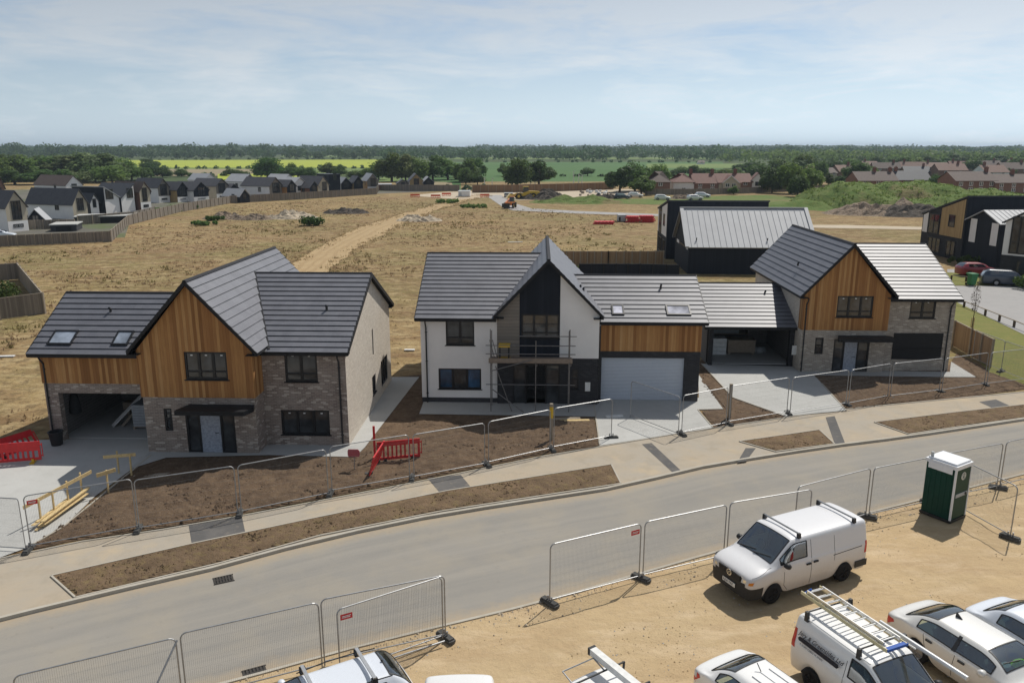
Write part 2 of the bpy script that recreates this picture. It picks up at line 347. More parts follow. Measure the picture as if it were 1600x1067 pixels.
# ---------------------------------------------------------------- mesh helpers
def tag(o, label=None, cat=None, group=None, kind=None):
    for k, v in (('label', label), ('category', cat), ('group', group), ('kind', kind)):
        if v: o[k] = v
    return o
def thing(name, label, cat, loc=(0, 0, 0), rz=0.0, group=None):
    o = bpy.data.objects.new(name, None); COL.objects.link(o)
    o.empty_display_size = .3; o.location = loc; o.rotation_euler = (0, 0, rz)
    return tag(o, label, cat, group)
class MB:
    def __init__(s): s.v = []; s.f = []; s.mi = []; s.cur = 0
    def face(s, pts):
        i = len(s.v); s.v += [tuple(p) for p in pts]; s.f.append(tuple(range(i, i+len(pts)))); s.mi.append(s.cur)
    def box(s, x0, x1, y0, y1, z0, z1):
        i = len(s.v)
        s.v += [(x0, y0, z0), (x1, y0, z0), (x1, y1, z0), (x0, y1, z0), (x0, y0, z1), (x1, y0, z1), (x1, y1, z1), (x0, y1, z1)]
        for q in ((3, 2, 1, 0), (4, 5, 6, 7), (0, 1, 5, 4), (1, 2, 6, 5), (2, 3, 7, 6), (3, 0, 4, 7)):
            s.f.append(tuple(i+k for k in q)); s.mi.append(s.cur)
        return s
    def bar(s, p, q, w, h=None, up=(0, 0, 1)):
        p, q = V(p), V(q); h = h or w; d = (q-p).normalized(); up = V(up)
        a = d.cross(up)
        if a.length < 1e-4: a = d.cross(V((0, 1, 0)))
        a.normalize(); b = a.cross(d); a *= w/2; b *= h/2; i = len(s.v)
        s.v += [tuple(x) for x in (p-a-b, p+a-b, p+a+b, p-a+b, q-a-b, q+a-b, q+a+b, q-a+b)]
        for k in ((3, 2, 1, 0), (4, 5, 6, 7), (0, 1, 5, 4), (1, 2, 6, 5), (2, 3, 7, 6), (3, 0, 4, 7)):
            s.f.append(tuple(i+j for j in k)); s.mi.append(s.cur)
        return s
    def tube(s, pts, r, n=8, caps=True):
        pts = [V(p) for p in pts]; i = len(s.v); m = len(pts)
        rr = r if isinstance(r, (list, tuple)) else [r]*m
        a = None
        for k, p in enumerate(pts):
            d = ((pts[min(k+1, m-1)]-p).normalized()+(p-pts[max(k-1, 0)]).normalized()).normalized()
            if a is None:
                a = d.cross(V((0, 0, 1)))
                if a.length < 1e-3: a = V((1, 0, 0))
            a = (a-d*a.dot(d)).normalized(); b = d.cross(a)
            for j in range(n):
                s.v.append(tuple(p+(a*cos(2*pi*j/n)+b*sin(2*pi*j/n))*rr[k]))
        for k in range(m-1):
            for j in range(n):
                s.f.append((i+k*n+j, i+k*n+(j+1) % n, i+(k+1)*n+(j+1) % n, i+(k+1)*n+j)); s.mi.append(s.cur)
        if caps:
            s.f.append(tuple(i+j for j in range(n))[::-1]); s.mi.append(s.cur)
            s.f.append(tuple(i+(m-1)*n+j for j in range(n))); s.mi.append(s.cur)
        return s
    def lathe(s, prof, n=20, org=(0, 0, 0), axis='z'):
        i = len(s.v); m = len(prof); ox, oy, oz = org
        for r, z in prof:
            for j in range(n):
                c, q = r*cos(2*pi*j/n), r*sin(2*pi*j/n)
                s.v.append((ox+c, oy+q, oz+z) if axis == 'z' else (ox+c, oy+z, oz+q))
        for k in range(m-1):
            for j in range(n):
                s.f.append((i+k*n+j, i+k*n+(j+1) % n, i+(k+1)*n+(j+1) % n, i+(k+1)*n+j)); s.mi.append(s.cur)
        return s
    def prism(s, poly, a, b):
        """poly: list of 3D points, extruded by vector a->b offsets"""
        a, b = V(a), V(b); n = len(poly)
        s.face([V(p)+a for p in poly][::-1]); s.face([V(p)+b for p in poly])
        for k in range(n):
            p, q = V(poly[k]), V(poly[(k+1) % n]); s.face([p+a, q+a, q+b, p+b])
        return s
    def build(s, name, mats, parent=None, smooth=False, uv=True, loc=None, rz=0.0, mod=None):
        me = bpy.data.meshes.new(name); me.from_pydata(s.v, [], s.f); me.update()
        for m in (mats if isinstance(mats, (list, tuple)) else [mats]): me.materials.append(M[m] if isinstance(m, str) else m)
        if any(s.mi): me.polygons.foreach_set('material_index', s.mi)
        if uv:
            L = me.uv_layers.new(name='UVMap').data
            for p in me.polygons:
                n = p.normal
                tt = V((-n.y, n.x, 0))
                tt = V((1, 0, 0)) if tt.length < .02 else tt.normalized()
                bb = n.cross(tt)
                for li in p.loop_indices:
                    c = me.vertices[me.loops[li].vertex_index].co; L[li].uv = (c.dot(tt), c.dot(bb))
        if smooth: me.polygons.foreach_set('use_smooth', [True]*len(me.polygons))
        o = bpy.data.objects.new(name, me); COL.objects.link(o)
        if parent: o.parent = parent
        if loc is not None: o.location = loc
        o.rotation_euler = (0, 0, rz)
        return o
def copy_tree(o, parent=None):
    c = o.copy(); COL.objects.link(c); c.parent = parent
    for ch in o.children: copy_tree(ch, c)
    return c
def sheet(name, pts, m, z=None, kind='structure', label=None, cat=None):
    mb = MB(); mb.face([(p[0], p[1], p[2] if z is None else z) for p in pts])
    o = mb.build(name, m, uv=False); tag(o, label, cat, kind=kind); return o
def strip(name, A, B, m, z, kind='structure'):
    mb = MB()
    for k in range(len(A)-1): mb.face([(*A[k][:2], z), (*B[k][:2], z), (*B[k+1][:2], z), (*A[k+1][:2], z)])
    return tag(mb.build(name, m, uv=False), kind=kind)
def resample(pts, n):
    pts = [V(p) for p in pts]; L = [0]
    for k in range(len(pts)-1): L.append(L[-1]+(pts[k+1]-pts[k]).length)
    out = []
    for i in range(n):
        d = L[-1]*i/(n-1); k = 0
        while k < len(pts)-2 and L[k+1] < d: k += 1
        out.append(pts[k].lerp(pts[k+1], (d-L[k])/max(1e-6, L[k+1]-L[k])))
    return out
def extend(pts, a, b):
    pts = [V(p) for p in pts]
    return [pts[0]+(pts[0]-pts[1]).normalized()*a]+pts+[pts[-1]+(pts[-1]-pts[-2]).normalized()*b]

# ---------------------------------------------------------------- setting: ground, roads, paths
sheet('ground', [(-6000, -200), (6000, -200), (6000, 7000), (-6000, 7000)], 'farmland', -.3)
KERB = extend(gl([(0, 967), (115, 938), (345, 885), (500, 842), (690, 803), (960, 762), (1100, 729), (1200, 712), (1300, 697), (1420, 682), (1500, 670), (1600, 655)]), 45, 60)
PNEAR = gl([(80, 900), (300, 850), (500, 808), (700, 767), (955, 727), (1150, 690), (1300, 672), (1370, 660), (1600, 632)])
PFAR = extend(gl([(0, 872), (110, 848), (300, 820), (500, 782), (640, 755), (850, 712), (935, 698), (1090, 672), (1310, 640), (1600, 612)]), 45, 60)
RNEAR = extend(gl([(20, 1150), (400, 1050), (560, 1006), (700, 972), (860, 934), (1000, 893), (1150, 850), (1440, 778), (1600, 738)]), 45, 60)
nk = 60
K, PF, RN = resample(KERB, nk), resample(PFAR, nk), resample(RNEAR, nk)
mb = MB()
for k in range(nk-1): mb.face([(*K[k].xy, -.08), (*RN[k].xy, -.08), (*RN[k+1].xy, -.08), (*K[k+1].xy, -.08)])
ro = tag(mb.build('road', 'road_surface', uv=False), kind='structure'); U_ = ro.data.uv_layers.new(name='UVMap').data
for k in range(nk-1):
    d0, d1 = k*3.0, (k+1)*3.0
    for j, q in enumerate(((d0, 0), (d0, 1), (d1, 1), (d1, 0))): U_[k*4+j].uv = q
def inward(line, d):      # offset a polyline to its left side by d
    out = []
    for i, p in enumerate(line):
        q = line[min(i+1, len(line)-1)]-line[max(i-1, 0)]; n = V((-q.y, q.x, 0)).normalized(); out.append(p+n*d)
    return out
def kerb(name, line, w, z0, z1):
    o = inward(line, w); mb = MB()
    for k in range(len(line)-1):
        a, b, c, d = line[k], line[k+1], o[k+1], o[k]
        mb.face([(a.x, a.y, z1), (b.x, b.y, z1), (c.x, c.y, z1), (d.x, d.y, z1)])
        mb.face([(a.x, a.y, z0), (b.x, b.y, z0), (b.x, b.y, z1), (a.x, a.y, z1)])
        mb.face([(d.x, d.y, z1), (c.x, c.y, z1), (c.x, c.y, z0), (d.x, d.y, z0)])
    tag(mb.build(name, 'kerb'), kind='structure')
kerb('kerb', K, .13, -.2, .035)
kerb('road_edging', RN, -.10, -.2, -.01)
kerb('path_edging', inward(PF, -.06), .06, -.1, .03)
strip('footpath', inward(K, .12), PF, 'footpath', 0)
SANDP = [*[p.xy for p in inward(RN, -.09)], V((90, 10)), V((60, -40)), V((-60, -40)), V((-70, 0))]
sheet('sand', SANDP, 'sand', -.046)
def sand_later():
    def h(x, y):
        a = .90*x+.44*y; b_ = -.44*x+.90*y                      # along / across the way vehicles drive in
        w = b_+.5*N3(a, 0, .12, 2)+.25*N3(x, y, .5, 7)
        rut = sum(math.exp(-((w-c)/.22)**2) for c in (12.2, 14.0, 15.1, 16.6, 18.3, 20.4, 9.4, 7.6))*(.5+.5*N3(a, w*2, .35, 3))
        return .055*mnoise.fractal(V((x*.35, y*.35, 2.2)), 1, 2, 6)+.02*N3(x, y, 2.4)+.012*N3(x, y, 6)-.06*max(0, rut)
    near = inward(RN, -.09); P = [p.xy for p in near if -32 < p.x < 34]+[V((36, 12)), V((-34, 8))]
    rough('sand', P, 'sand', -.03, .2, h, .5)
field_pts = [p.xy for p in PF]+[(260, 120), (260, 330), (-330, 330), (-330, 60)]
sheet('field', field_pts, 'dry_field', -.006)
def psheet(name, px, m, z, **k): return sheet(name, gl(px), m, z, **k)
def in_poly(x, y, P):
    c = False; n = len(P)
    for i in range(n):
        a, b = P[i], P[i-1]
        if (a[1] > y) != (b[1] > y) and x < (b[0]-a[0])*(y-a[1])/(b[1]-a[1])+a[0]: c = not c
    return c
def edge_dist(x, y, P):
    best = 9
    for i in range(len(P)):
        ax, ay = P[i-1][0], P[i-1][1]; bx, by = P[i][0], P[i][1]; dx, dy = bx-ax, by-ay; k = max(0, min(1, ((x-ax)*dx+(y-ay)*dy)/max(1e-9, dx*dx+dy*dy)))
        best = min(best, hypot(x-ax-k*dx, y-ay-k*dy))
    return best
def rough(name, P, m, z, st, amp, ramp_w=.5):
    """ground really heaped and rutted inside polygon P; the height fades to nothing at its edges"""
    xs = [p[0] for p in P]; ys = [p[1] for p in P]; x0, y0 = min(xs), min(ys); nx, ny = int((max(xs)-x0)/st)+2, int((max(ys)-y0)/st)+2
    mb = MB(); idx = {}
    for j in range(ny):
        for i in range(nx):
            x, y = x0+i*st, y0+j*st
            if in_poly(x, y, P):
                f = min(1, edge_dist(x, y, P)/ramp_w); idx[i, j] = len(mb.v); mb.v.append((x, y, z+f*amp(x, y)))
    for (i, j) in list(idx):
        q = [(i, j), (i+1, j), (i+1, j+1), (i, j+1)]
        if all(k in idx for k in q): mb.f.append(tuple(idx[k] for k in q)); mb.mi.append(0)
    return tag(mb.build(name, m, uv=False, smooth=True), kind='structure')
N3 = lambda x, y, s, o=0.0: mnoise.noise(V((x*s, y*s, o)))
soil_h = lambda x, y: max(0, .06+.09*mnoise.fractal(V((x*.9, y*.9, 1.7)), 1, 2, 6)+.05*N3(x, y, 3.1)+.03*N3(x, y, 6.5, 4))
verge_h = lambda x, y: max(0, .04+.06*mnoise.fractal(V((x*1.1, y*1.1, 5.7)), 1, 2, 6)+.035*N3(x, y, 4.1)+.025*N3(x, y, 8.5, 4))
# soil verges between kerb and footpath
def verge(px):
    psheet('verge', px, 'verge_soil', .03); rough('verge', [p.xy for p in gl(px)], 'verge_soil', .034, .13, verge_h, .35)
    mb = MB(); p = gl(px); 
    for i in range(len(p)):
        a, b = p[i], p[(i+1) % len(p)]
        if (a-b).length < 12 or i > 2: mb.bar((a.x, a.y, .0), (b.x, b.y, .0), .06, .09)
    tag(mb.build('verge_edging', 'kerb'), kind='structure')
verge([(80, 900), (300, 850), (500, 808), (700, 767), (955, 726), (970, 756), (690, 799), (500, 837), (345, 880), (118, 934)])
verge([(1155, 690), (1280, 672), (1304, 694), (1212, 706)])
verge([(1366, 660), (1480, 646), (1640, 628), (1640, 648), (1500, 667), (1420, 679)])
for px in ([(295, 821), (378, 807), (384, 835), (300, 851)], [(668, 747), (720, 742), (740, 766), (692, 775)],
           [(1003, 694), (1018, 692), (1066, 737), (1052, 739)], [(1165, 700), (1181, 700), (1166, 720), (1152, 722)],
           [(1290, 652), (1304, 650), (1321, 694), (1305, 696)], [(1530, 628), (1556, 624), (1578, 634), (1552, 638)]):
    psheet('asphalt_patch', px, 'patch', .008)
# front gardens and soil between the houses
SOIL1 = [(35, 862), (110, 846), (300, 818), (500, 780), (640, 753), (850, 710), (937, 697), (925, 640), (915, 590), (660, 585), (612, 590), (560, 640), (540, 700), (236, 712), (200, 735), (160, 775)]; psheet('soil', SOIL1, 'soil', .02); rough('soil', [p.xy for p in gl([(44, 858), (110, 846), (300, 818), (500, 780), (640, 753), (850, 710), (937, 697), (928, 656), (800, 654), (650, 652), (562, 716), (430, 716), (262, 718), (205, 740)])], 'soil', .026, .17, soil_h)
SOIL2 = [(1114, 668), (1310, 639), (1500, 622), (1625, 605), (1548, 580), (1495, 552), (1480, 575), (1240, 590), (1095, 562), (1088, 600)]; psheet('soil', SOIL2, 'soil', .02); rough('soil', [p.xy for p in gl([(1116, 667), (1224, 652), (1145, 624), (1098, 572), (1094, 596), (1132, 640), (1092, 643)])], 'soil', .026, .17, soil_h); rough('soil', [p.xy for p in gl([(1324, 640), (1500, 621), (1618, 606), (1548, 582), (1500, 560), (1526, 592), (1284, 592)])], 'soil', .026, .17, soil_h)
# concrete drives and paths
psheet('driveway', [(-140, 905), (0, 872), (44, 856), (98, 825), (150, 775), (236, 712), (236, 684), (-10, 690), (-200, 760)], 'concrete', .035)
psheet('driveway', [(927, 625), (1092, 622), (1091, 585), (1130, 640), (1090, 641), (1114, 669), (937, 697)], 'concrete', .035)
psheet('driveway', [(1096, 569), (1260, 574), (1284, 600), (1322, 642), (1226, 651), (1145, 622)], 'concrete', .035)
psheet('path', [(200, 735), (236, 706), (545, 690), (612, 590), (655, 590), (570, 700), (555, 715), (420, 712), (260, 716)], 'slab', .045)
psheet('path', [(655, 648), (663, 626), (945, 622), (937, 640), (930, 652), (800, 650)], 'slab', .05)
psheet('path', [(1245, 578), (1484, 582), (1486, 566), (1525, 590), (1484, 590), (1250, 587)], 'slab', .045)
mb = MB()
for a, b in (((927, 625), (937, 697)), ((1130, 640), (1090, 641)), ((1090, 641), (1114, 669)), ((1096, 569), (1145, 622)), ((1145, 622), (1226, 651)), ((1284, 600), (1322, 642)), ((98, 825), (236, 712)), ((44, 856), (98, 825))):
    p, q = g(*a), g(*b); mb.bar((p.x, p.y, .02), (q.x, q.y, .02), .06, .08)
tag(mb.build('driveway_edging', 'kerb'), kind='structure')
# road beyond on the right, lawn
psheet('lane', [(1490, 447), (1600, 447), (1800, 447), (1800, 610), (1600, 523), (1490, 470)], 'grey_road', .02)
psheet('lawn', [(1470, 460), (1500, 475), (1600, 524), (1800, 612), (1800, 720), (1640, 628), (1600, 606), (1548, 585), (1470, 500)], 'lawn', .03)
psheet('lawn', [(1460, 425), (1600, 432), (1640, 430), (1640, 446), (1600, 446), (1490, 446)], 'lawn', .03)
psheet('footway', [(1480, 421), (1640, 421), (1640, 432), (1480, 428)], 'grey_road', .025)
# site haul roads, track and compound
psheet('haul_road', [(758, 305), (782, 305), (798, 316), (830, 326), (900, 330), (1030, 335), (1030, 338), (900, 334), (800, 329), (783, 322)], 'grey_road', .03)
psheet('haul_road', [(1180, 351), (1320, 352), (1480, 356), (1480, 360), (1320, 357), (1180, 355)], 'gravel', .03)
def ragged(pts, w, n, seed):
    P = resample(pts, n)
    return [p+V((mnoise.noise(V((i*.35, seed, 0)))*w, mnoise.noise(V((i*.35, seed, 9)))*w, 0)) for i, p in enumerate(P)]
TL = ragged(gl([(400, 450), (500, 385), (560, 356), (640, 331), (715, 310), (760, 303)]), 1.2, 90, 1.0); TR = ragged(gl([(490, 445), (552, 392), (608, 360), (672, 332), (735, 312), (770, 306)]), 1.2, 90, 5.0)
strip('track', TL, TR, 'track', .02)
for fa, fb, sd in ((.18, .27, 2.0), (.40, .47, 3.5), (.60, .68, 4.2)):
    A_ = [a.lerp(b, fa+.04*mnoise.noise(V((i*.08, sd, 0)))) for i, (a, b) in enumerate(zip(TL, TR))]; B_ = [a.lerp(b, fb+.05*mnoise.noise(V((i*.1, sd, 4)))) for i, (a, b) in enumerate(zip(TL, TR))]
    strip('wheel_rut', A_, B_, 'rut', .03)
psheet('gravel_yard', [(640, 306), (700, 300), (985, 296), (1010, 302), (960, 307), (880, 312), (800, 313), (770, 308), (720, 312)], 'gravel', .026)
psheet('estate_ground', [(-400, 384), (0, 384), (195, 371), (202, 350), (280, 330), (345, 318), (590, 303), (690, 299), (690, 292), (-400, 300)], 'estate_yard', .02)
# fields beyond the site
for px, m, z in (([(-700, 279), (700, 272), (700, 262), (-700, 262)], 'light_crop', -.2), ([(150, 262), (595, 262), (595, 249.5), (150, 250.5)], 'rapeseed', -.1),
                 ([(225, 275), (440, 275), (440, 264.5), (225, 264.5)], 'fallow', -.05), ([(-100, 300), (60, 300), (60, 262), (-100, 262)], 'rapeseed', -.05),
                 ([(340, 281), (480, 281), (480, 272), (340, 272)], 'rapeseed', 0), ([(690, 292), (1000, 292), (1130, 270), (1130, 253), (690, 253.5)], 'green_crop', -.1),
                 ([(560, 296), (660, 296), (700, 284), (600, 276)], 'light_crop', -.05), ([(640, 299), (720, 298), (720, 276), (640, 276)], 'green_crop', .02),
                 ([(690, 249), (1180, 249), (1180, 246), (690, 246)], 'light_crop', -.15), ([(640, 297), (712, 297), (705, 285), (660, 284)], 'fallow', .06),
                 ([(1010, 263), (1160, 263), (1160, 256), (1010, 256)], 'light_crop', 0), ([(440, 246), (600, 246), (600, 243), (440, 243)], 'light_crop', -.1)):
    psheet('crop_field', px, m, z)
psheet('rough_grass', [(950, 312), (1040, 308), (1200, 305), (1300, 312), (1480, 320), (1480, 335), (1380, 338), (1230, 326), (1100, 322), (940, 318)], 'mound_grass', .03)
# grassed spoil mounds
def mound(name, hills, x0, x1, y0, y1, st, m, amp=.7, ns=.12, kind='structure', label=None, cat=None):
    nx, ny = int((x1-x0)/st)+1, int((y1-y0)/st)+1; mb = MB()
    for j in range(ny):
        for i in range(nx):
            x, y = x0+i*st, y0+j*st; h = 0
            for cx, cy, rx, ry, hh in hills:
                d = ((x-cx)/rx)**2+((y-cy)/ry)**2; h = max(h, hh*max(0, 1-d)**.8) if d < 1 else h
            if h > 0: h += amp*min(1, h)*(mnoise.fractal(V((x*ns, y*ns, 3.1)), 1.0, 2.0, 5))
            mb.v.append((x, y, max(h, 0)-.05))
    for j in range(ny-1):
        for i in range(nx-1):
            q = (j*nx+i, j*nx+i+1, (j+1)*nx+i+1, (j+1)*nx+i)
            if max(mb.v[k][2] for k in q) > -.04: mb.f.append(q); mb.mi.append(0)
    return tag(mb.build(name, m, smooth=True, uv=False), label, cat, kind=kind)
mound('mound', [(80, 192, 13, 15, 5.2), (99, 200, 17, 16, 5.4), (90, 182, 13, 11, 2.8), (106, 186, 13, 10, 2.6), (118, 200, 12, 12, 3.4)], 58, 136, 165, 222, .8, 'mound_grass', 1.3, .15)
mound('mound', [(66, 186, 9, 8, 1.6), (124, 188, 13, 10, 1.8)], 54, 140, 172, 202, .8, 'mound_grass', .8, .2)
def pile(px, py, w, h, m, label, cat='rubble pile', seed=0, dep=None):
    c = g(px, py); mb = MB(); n = 26; dep = dep or w*.6
    rnd = random.Random(seed); ph = rnd.random()*50
    for j in range(n):
        for i in range(n):
            u, v_ = 2*i/(n-1)-1, 2*j/(n-1)-1; d = u*u+v_*v_
            z = h*max(0, 1-d)**.9*(.7+.9*mnoise.fractal(V((u*2.2+ph, v_*2.2, ph)), 1, 2, 5)) if d < 1 else -.05
            z += (.25*h*mnoise.noise(V((u*9+ph, v_*9, 1))) if d < .85 else 0)
            mb.v.append((u*w/2, v_*dep/2, max(-.05, z)))
    for j in range(n-1):
        for i in range(n-1):
            q = (j*n+i, j*n+i+1, (j+1)*n+i+1, (j+1)*n+i)
            if max(mb.v[k][2] for k in q) > -.04: mb.f.append(q); mb.mi.append(0)
    o = mb.build(cat.replace(' ', '_'), m, uv=False, loc=(c.x, c.y, 0)); tag(o, label, cat)
pile(352, 342, 9, 1.3, 'rubble', 'brown earth and root heap nearest the grey boundary fence, left of the pale rubble', 'earth heap', 3)
pile(395, 343, 8, 1.0, 'rubble', 'low brown clod heap between the earth heap and the pale rubble heap', 'earth heap', 5)
pile(455, 341, 11, 1.5, 'gravel', 'pale rubble heap of broken concrete beside the green sheet', 'rubble heap', 4)
pile(541, 333, 10, 1.0, 'dark_spoil', 'dark grey spoil heap on the dry field before the grey fence', 'spoil heap', 6)
pile(655, 345, 9, 1.2, 'gravel', 'pale grey stone heap beside the dirt track', 'stone heap', 7)
pile(852, 311, 15, 2.1, 'dark_spoil', 'dark spoil heap right of the yellow machine in the gravel yard', 'spoil heap', 8)
pile(905, 316, 26, 1.4, 'mound_grass', 'low green-brown heap at the edge of the gravel yard', 'earth heap', 9)
pile(944, 310, 10, 1.2, 'dark_spoil', 'small dark heap beside the dumped sacks', 'spoil heap', 12)
pile(1375, 334, 24, 2.4, 'rubble', 'brown earth heap at the foot of the grassy mounds', 'earth heap', 10)
pile(1420, 336, 20, 2.0, 'dark_spoil', 'dark earth bank right of the brown heap below the mounds', 'earth heap', 13)

sand_later()

# ---------------------------------------------------------------- building kit
YAW = R(-2)
def front(y): return lambda u, z, d=0: (u, y+d, z)            # wall facing -y, d goes inwards
def right(x): return lambda u, z, d=0: (x-d, u, z)            # wall facing +x
def left(x): return lambda u, z, d=0: (x+d, u, z)
def back(y): return lambda u, z, d=0: (u, y-d, z)
def wallf(mb, f, u0, u1, z0, z1, holes=(), depth=.11):
    us = sorted({u0, u1, *[h[0] for h in holes], *[h[1] for h in holes]}); zs = sorted({z0, z1, *[h[2] for h in holes], *[h[3] for h in holes]})
    for i in range(len(us)-1):
        for j in range(len(zs)-1):
            cu, cz = (us[i]+us[i+1])/2, (zs[j]+zs[j+1])/2
            if any(h[0] < cu < h[1] and h[2] < cz < h[3] for h in holes): continue
            mb.face([f(us[i], zs[j]), f(us[i+1], zs[j]), f(us[i+1], zs[j+1]), f(us[i], zs[j+1])])
    for a, b, c, d in holes:
        for p, q in (((a, c), (b, c)), ((b, c), (b, d)), ((b, d), (a, d)), ((a, d), (a, c))):
            mb.face([f(*p), f(*q), f(*q, depth), f(*p, depth)])
def gablef(mb, f, u0, u1, z0, um, zm): mb.face([f(u0, z0), f(u1, z0), f(um, zm)])
def window(parent, f, u0, u1, z0, z1, lights=2, transom=0.0, glass='glass_house', mids=None, name='window', fr=.085, frame='frame_dark', sill=True, depth=.09, stick=False):
    """frame bars round each light; panes are children"""
    mb = MB(); d0, d1 = depth-.05, depth+.03
    def fb(a, b, c, d): 
        P = [f(a, c, d0), f(b, c, d0), f(b, d, d0), f(a, d, d0)]; Q = [f(a, c, d1), f(b, c, d1), f(b, d, d1), f(a, d, d1)]
        mb.face(P)
        for k in range(4): mb.face([P[k], P[(k+1) % 4], Q[(k+1) % 4], Q[k]])
    cols = [u0+(u1-u0)*k/lights for k in range(lights+1)] if mids is None else [u0, *mids, u1]
    zt = z0+transom
    fb(u0, u1, z1-fr, z1); fb(u0, u1, z0, z0+fr)
    fb(u0, u0+fr, z0+fr, z1-fr); fb(u1-fr, u1, z0+fr, z1-fr)
    for c in cols[1:-1]: fb(c-fr*.7, c+fr*.7, z0+fr, z1-fr)
    if transom:
        for k in range(len(cols)-1): 
            a = cols[k]+(fr if k == 0 else fr*.7); b = cols[k+1]-(fr if k == len(cols)-2 else fr*.7); fb(a, b, zt-.035, zt+.035)
    w = mb.build(name, frame, parent)
    if sill:
        sb = MB(); A = [f(u0-.06, z0-.04, -.05), f(u1+.06, z0-.04, -.05), f(u1+.06, z0, -.05), f(u0-.06, z0, -.05)]; B = [f(u0-.06, z0-.04, .06), f(u1+.06, z0-.04, .06), f(u1+.06, z0+.004, .06), f(u0-.06, z0+.004, .06)]
        sb.face(A)
        for k in range(4): sb.face([A[k], A[(k+1) % 4], B[(k+1) % 4], B[k]])
        sb.build('sill', 'trim_dark', w)
    if stick:
        for k in range(len(cols)-1):
            c = (cols[k]+cols[k+1])/2+random.uniform(-.08, .08); zz = z1-.2
            sb = MB(); sb.face([f(c-.05, zz, depth-.006), f(c+.05, zz, depth-.006), f(c+.05, zz+.05, depth-.006), f(c-.05, zz+.05, depth-.006)]); sb.build('sticker', 'paper', w)
    gk = glass if isinstance(glass, (list, tuple)) else [glass]*(len(cols)-1)
    for k in range(len(cols)-1):
        gb = MB(); gb.face([f(cols[k], z0+.01, depth), f(cols[k+1], z0+.01, depth), f(cols[k+1], z1-.01, depth), f(cols[k], z1-.01, depth)])
        gb.build('pane', gk[k], w)
    return w
def slope(mb, a, b, up, length, course=.36, t=.052, over=.0, clip=None):
    """stepped tile courses laid up a slope from the eave line a-b"""
    a, b, up = V(a), V(b), V(up).normalized(); n = (b-a).cross(up).normalized()
    if n.z < 0: n = -n
    m = max(1, round(length/course)); c = length/m
    lip, ov_ = .018, .05                       # each course overhangs a shadow gap above the course below
    for k in range(m):
        p, q = a+up*(k*c-ov_), b+up*(k*c-ov_); r, s = a+up*((k+1)*c), b+up*((k+1)*c); p2, q2 = a+up*(k*c), b+up*(k*c)
        if clip: q, s, q2 = clip(q), clip(s), clip(q2)
        mb.face([p+n*t, q+n*t, s+n*.004, r+n*.004]); mb.face([p+n*(t-lip), q+n*(t-lip), q+n*t, p+n*t])
        mb.face([p+n*(t-lip), q+n*(t-lip), q2+n*(t-lip), p2+n*(t-lip)]); mb.face([p2-n*.01, q2-n*.01, q2+n*(t-lip), p2+n*(t-lip)])
        mb.face([p2-n*.02, p+n*t, r+n*.004, r-n*.02]); mb.face([q2-n*.02, q+n*t, s+n*.004, s-n*.02])
def gable_roof(parent, axis, e0, e1, ends, ze, zr, rc, tile='tile_grey', course=.36, verge=(True, True), name='roof', fascia=(True, True), thick=.16, trim='trim_dark', eave_ends=None, soffit=True, clip=None, ghi=None):
    """axis 'y': ridge runs along y at x=rc, eaves at x=e0,e1 ; axis 'x': ridge along x at y=rc, eaves at y=e0,e1. ends=(lo,hi) along the axis"""
    lo, hi = ends
    P = (lambda c, l, z: V((c, l, z))) if axis == 'y' else (lambda c, l, z: V((l, c, z)))
    mb = MB()
    for k, e in enumerate((e0, e1)):
        up = P(rc, 0, zr)-P(e, 0, ze); slope(mb, P(e, lo, ze), P(e, hi, ze), up, up.length, course, clip=clip)
    r = mb.build(name, tile, parent)
    ub = MB()
    for e in (e0, e1): ub.face([P(e, lo, ze-.05), (clip or V)(P(e, hi, ze-.05)), (clip or V)(P(rc, hi, zr-.05)), P(rc, lo, zr-.05)])
    ub.build('underlay', trim, r, uv=False)
    rb = MB(); rb.prism([P(rc-.11, lo-.01, zr-.03), P(rc+.11, lo-.01, zr-.03), P(rc+.05, lo-.01, zr+.05), P(rc-.05, lo-.01, zr+.05)], P(0, 0, 0), P(0, hi-lo+.02, 0)); rb.build('ridge', 'ridge_tile', r)
    for k, e in enumerate((e0, e1)):
        if fascia[k]:
            fb = MB(); s = 1 if e < rc else -1; c0, c1 = sorted((e-.03*s, e+.10*s)); 
            hg = ghi if ghi is not None else hi; A, B = P(c0, lo+.02, ze-.17), P(c1, hg-.02, ze-.03)
            fb.box(min(A.x, B.x), max(A.x, B.x), min(A.y, B.y), max(A.y, B.y), ze-.17, ze-.03)
            if soffit:
                C = P(e+.5*s, hg-.02, ze-.15); D = P(c1 if s > 0 else c0, lo+.02, ze-.12)
                fb.box(min(D.x, C.x), max(D.x, C.x), min(D.y, C.y), max(D.y, C.y), ze-.165, ze-.13)
            fb.build('gutter', trim, r)
    for k, l in enumerate((lo, hi)):
        if verge[k]:
            vb = MB(); s = -1 if k == 0 else 1
            for e in (e0, e1):
                p, q = P(e, l+s*.03, ze-.055), P(rc, l+s*.03, zr-.055)
                vb.prism([p+V((0, 0, .1)), q+V((0, 0, .1)), q-V((0, 0, .13)), p-V((0, 0, .10))], P(0, 0, 0)-P(0, s*.02, 0)*0, P(0, -s*.05, 0))
            vb.build('verge_board', trim, r)
    return r
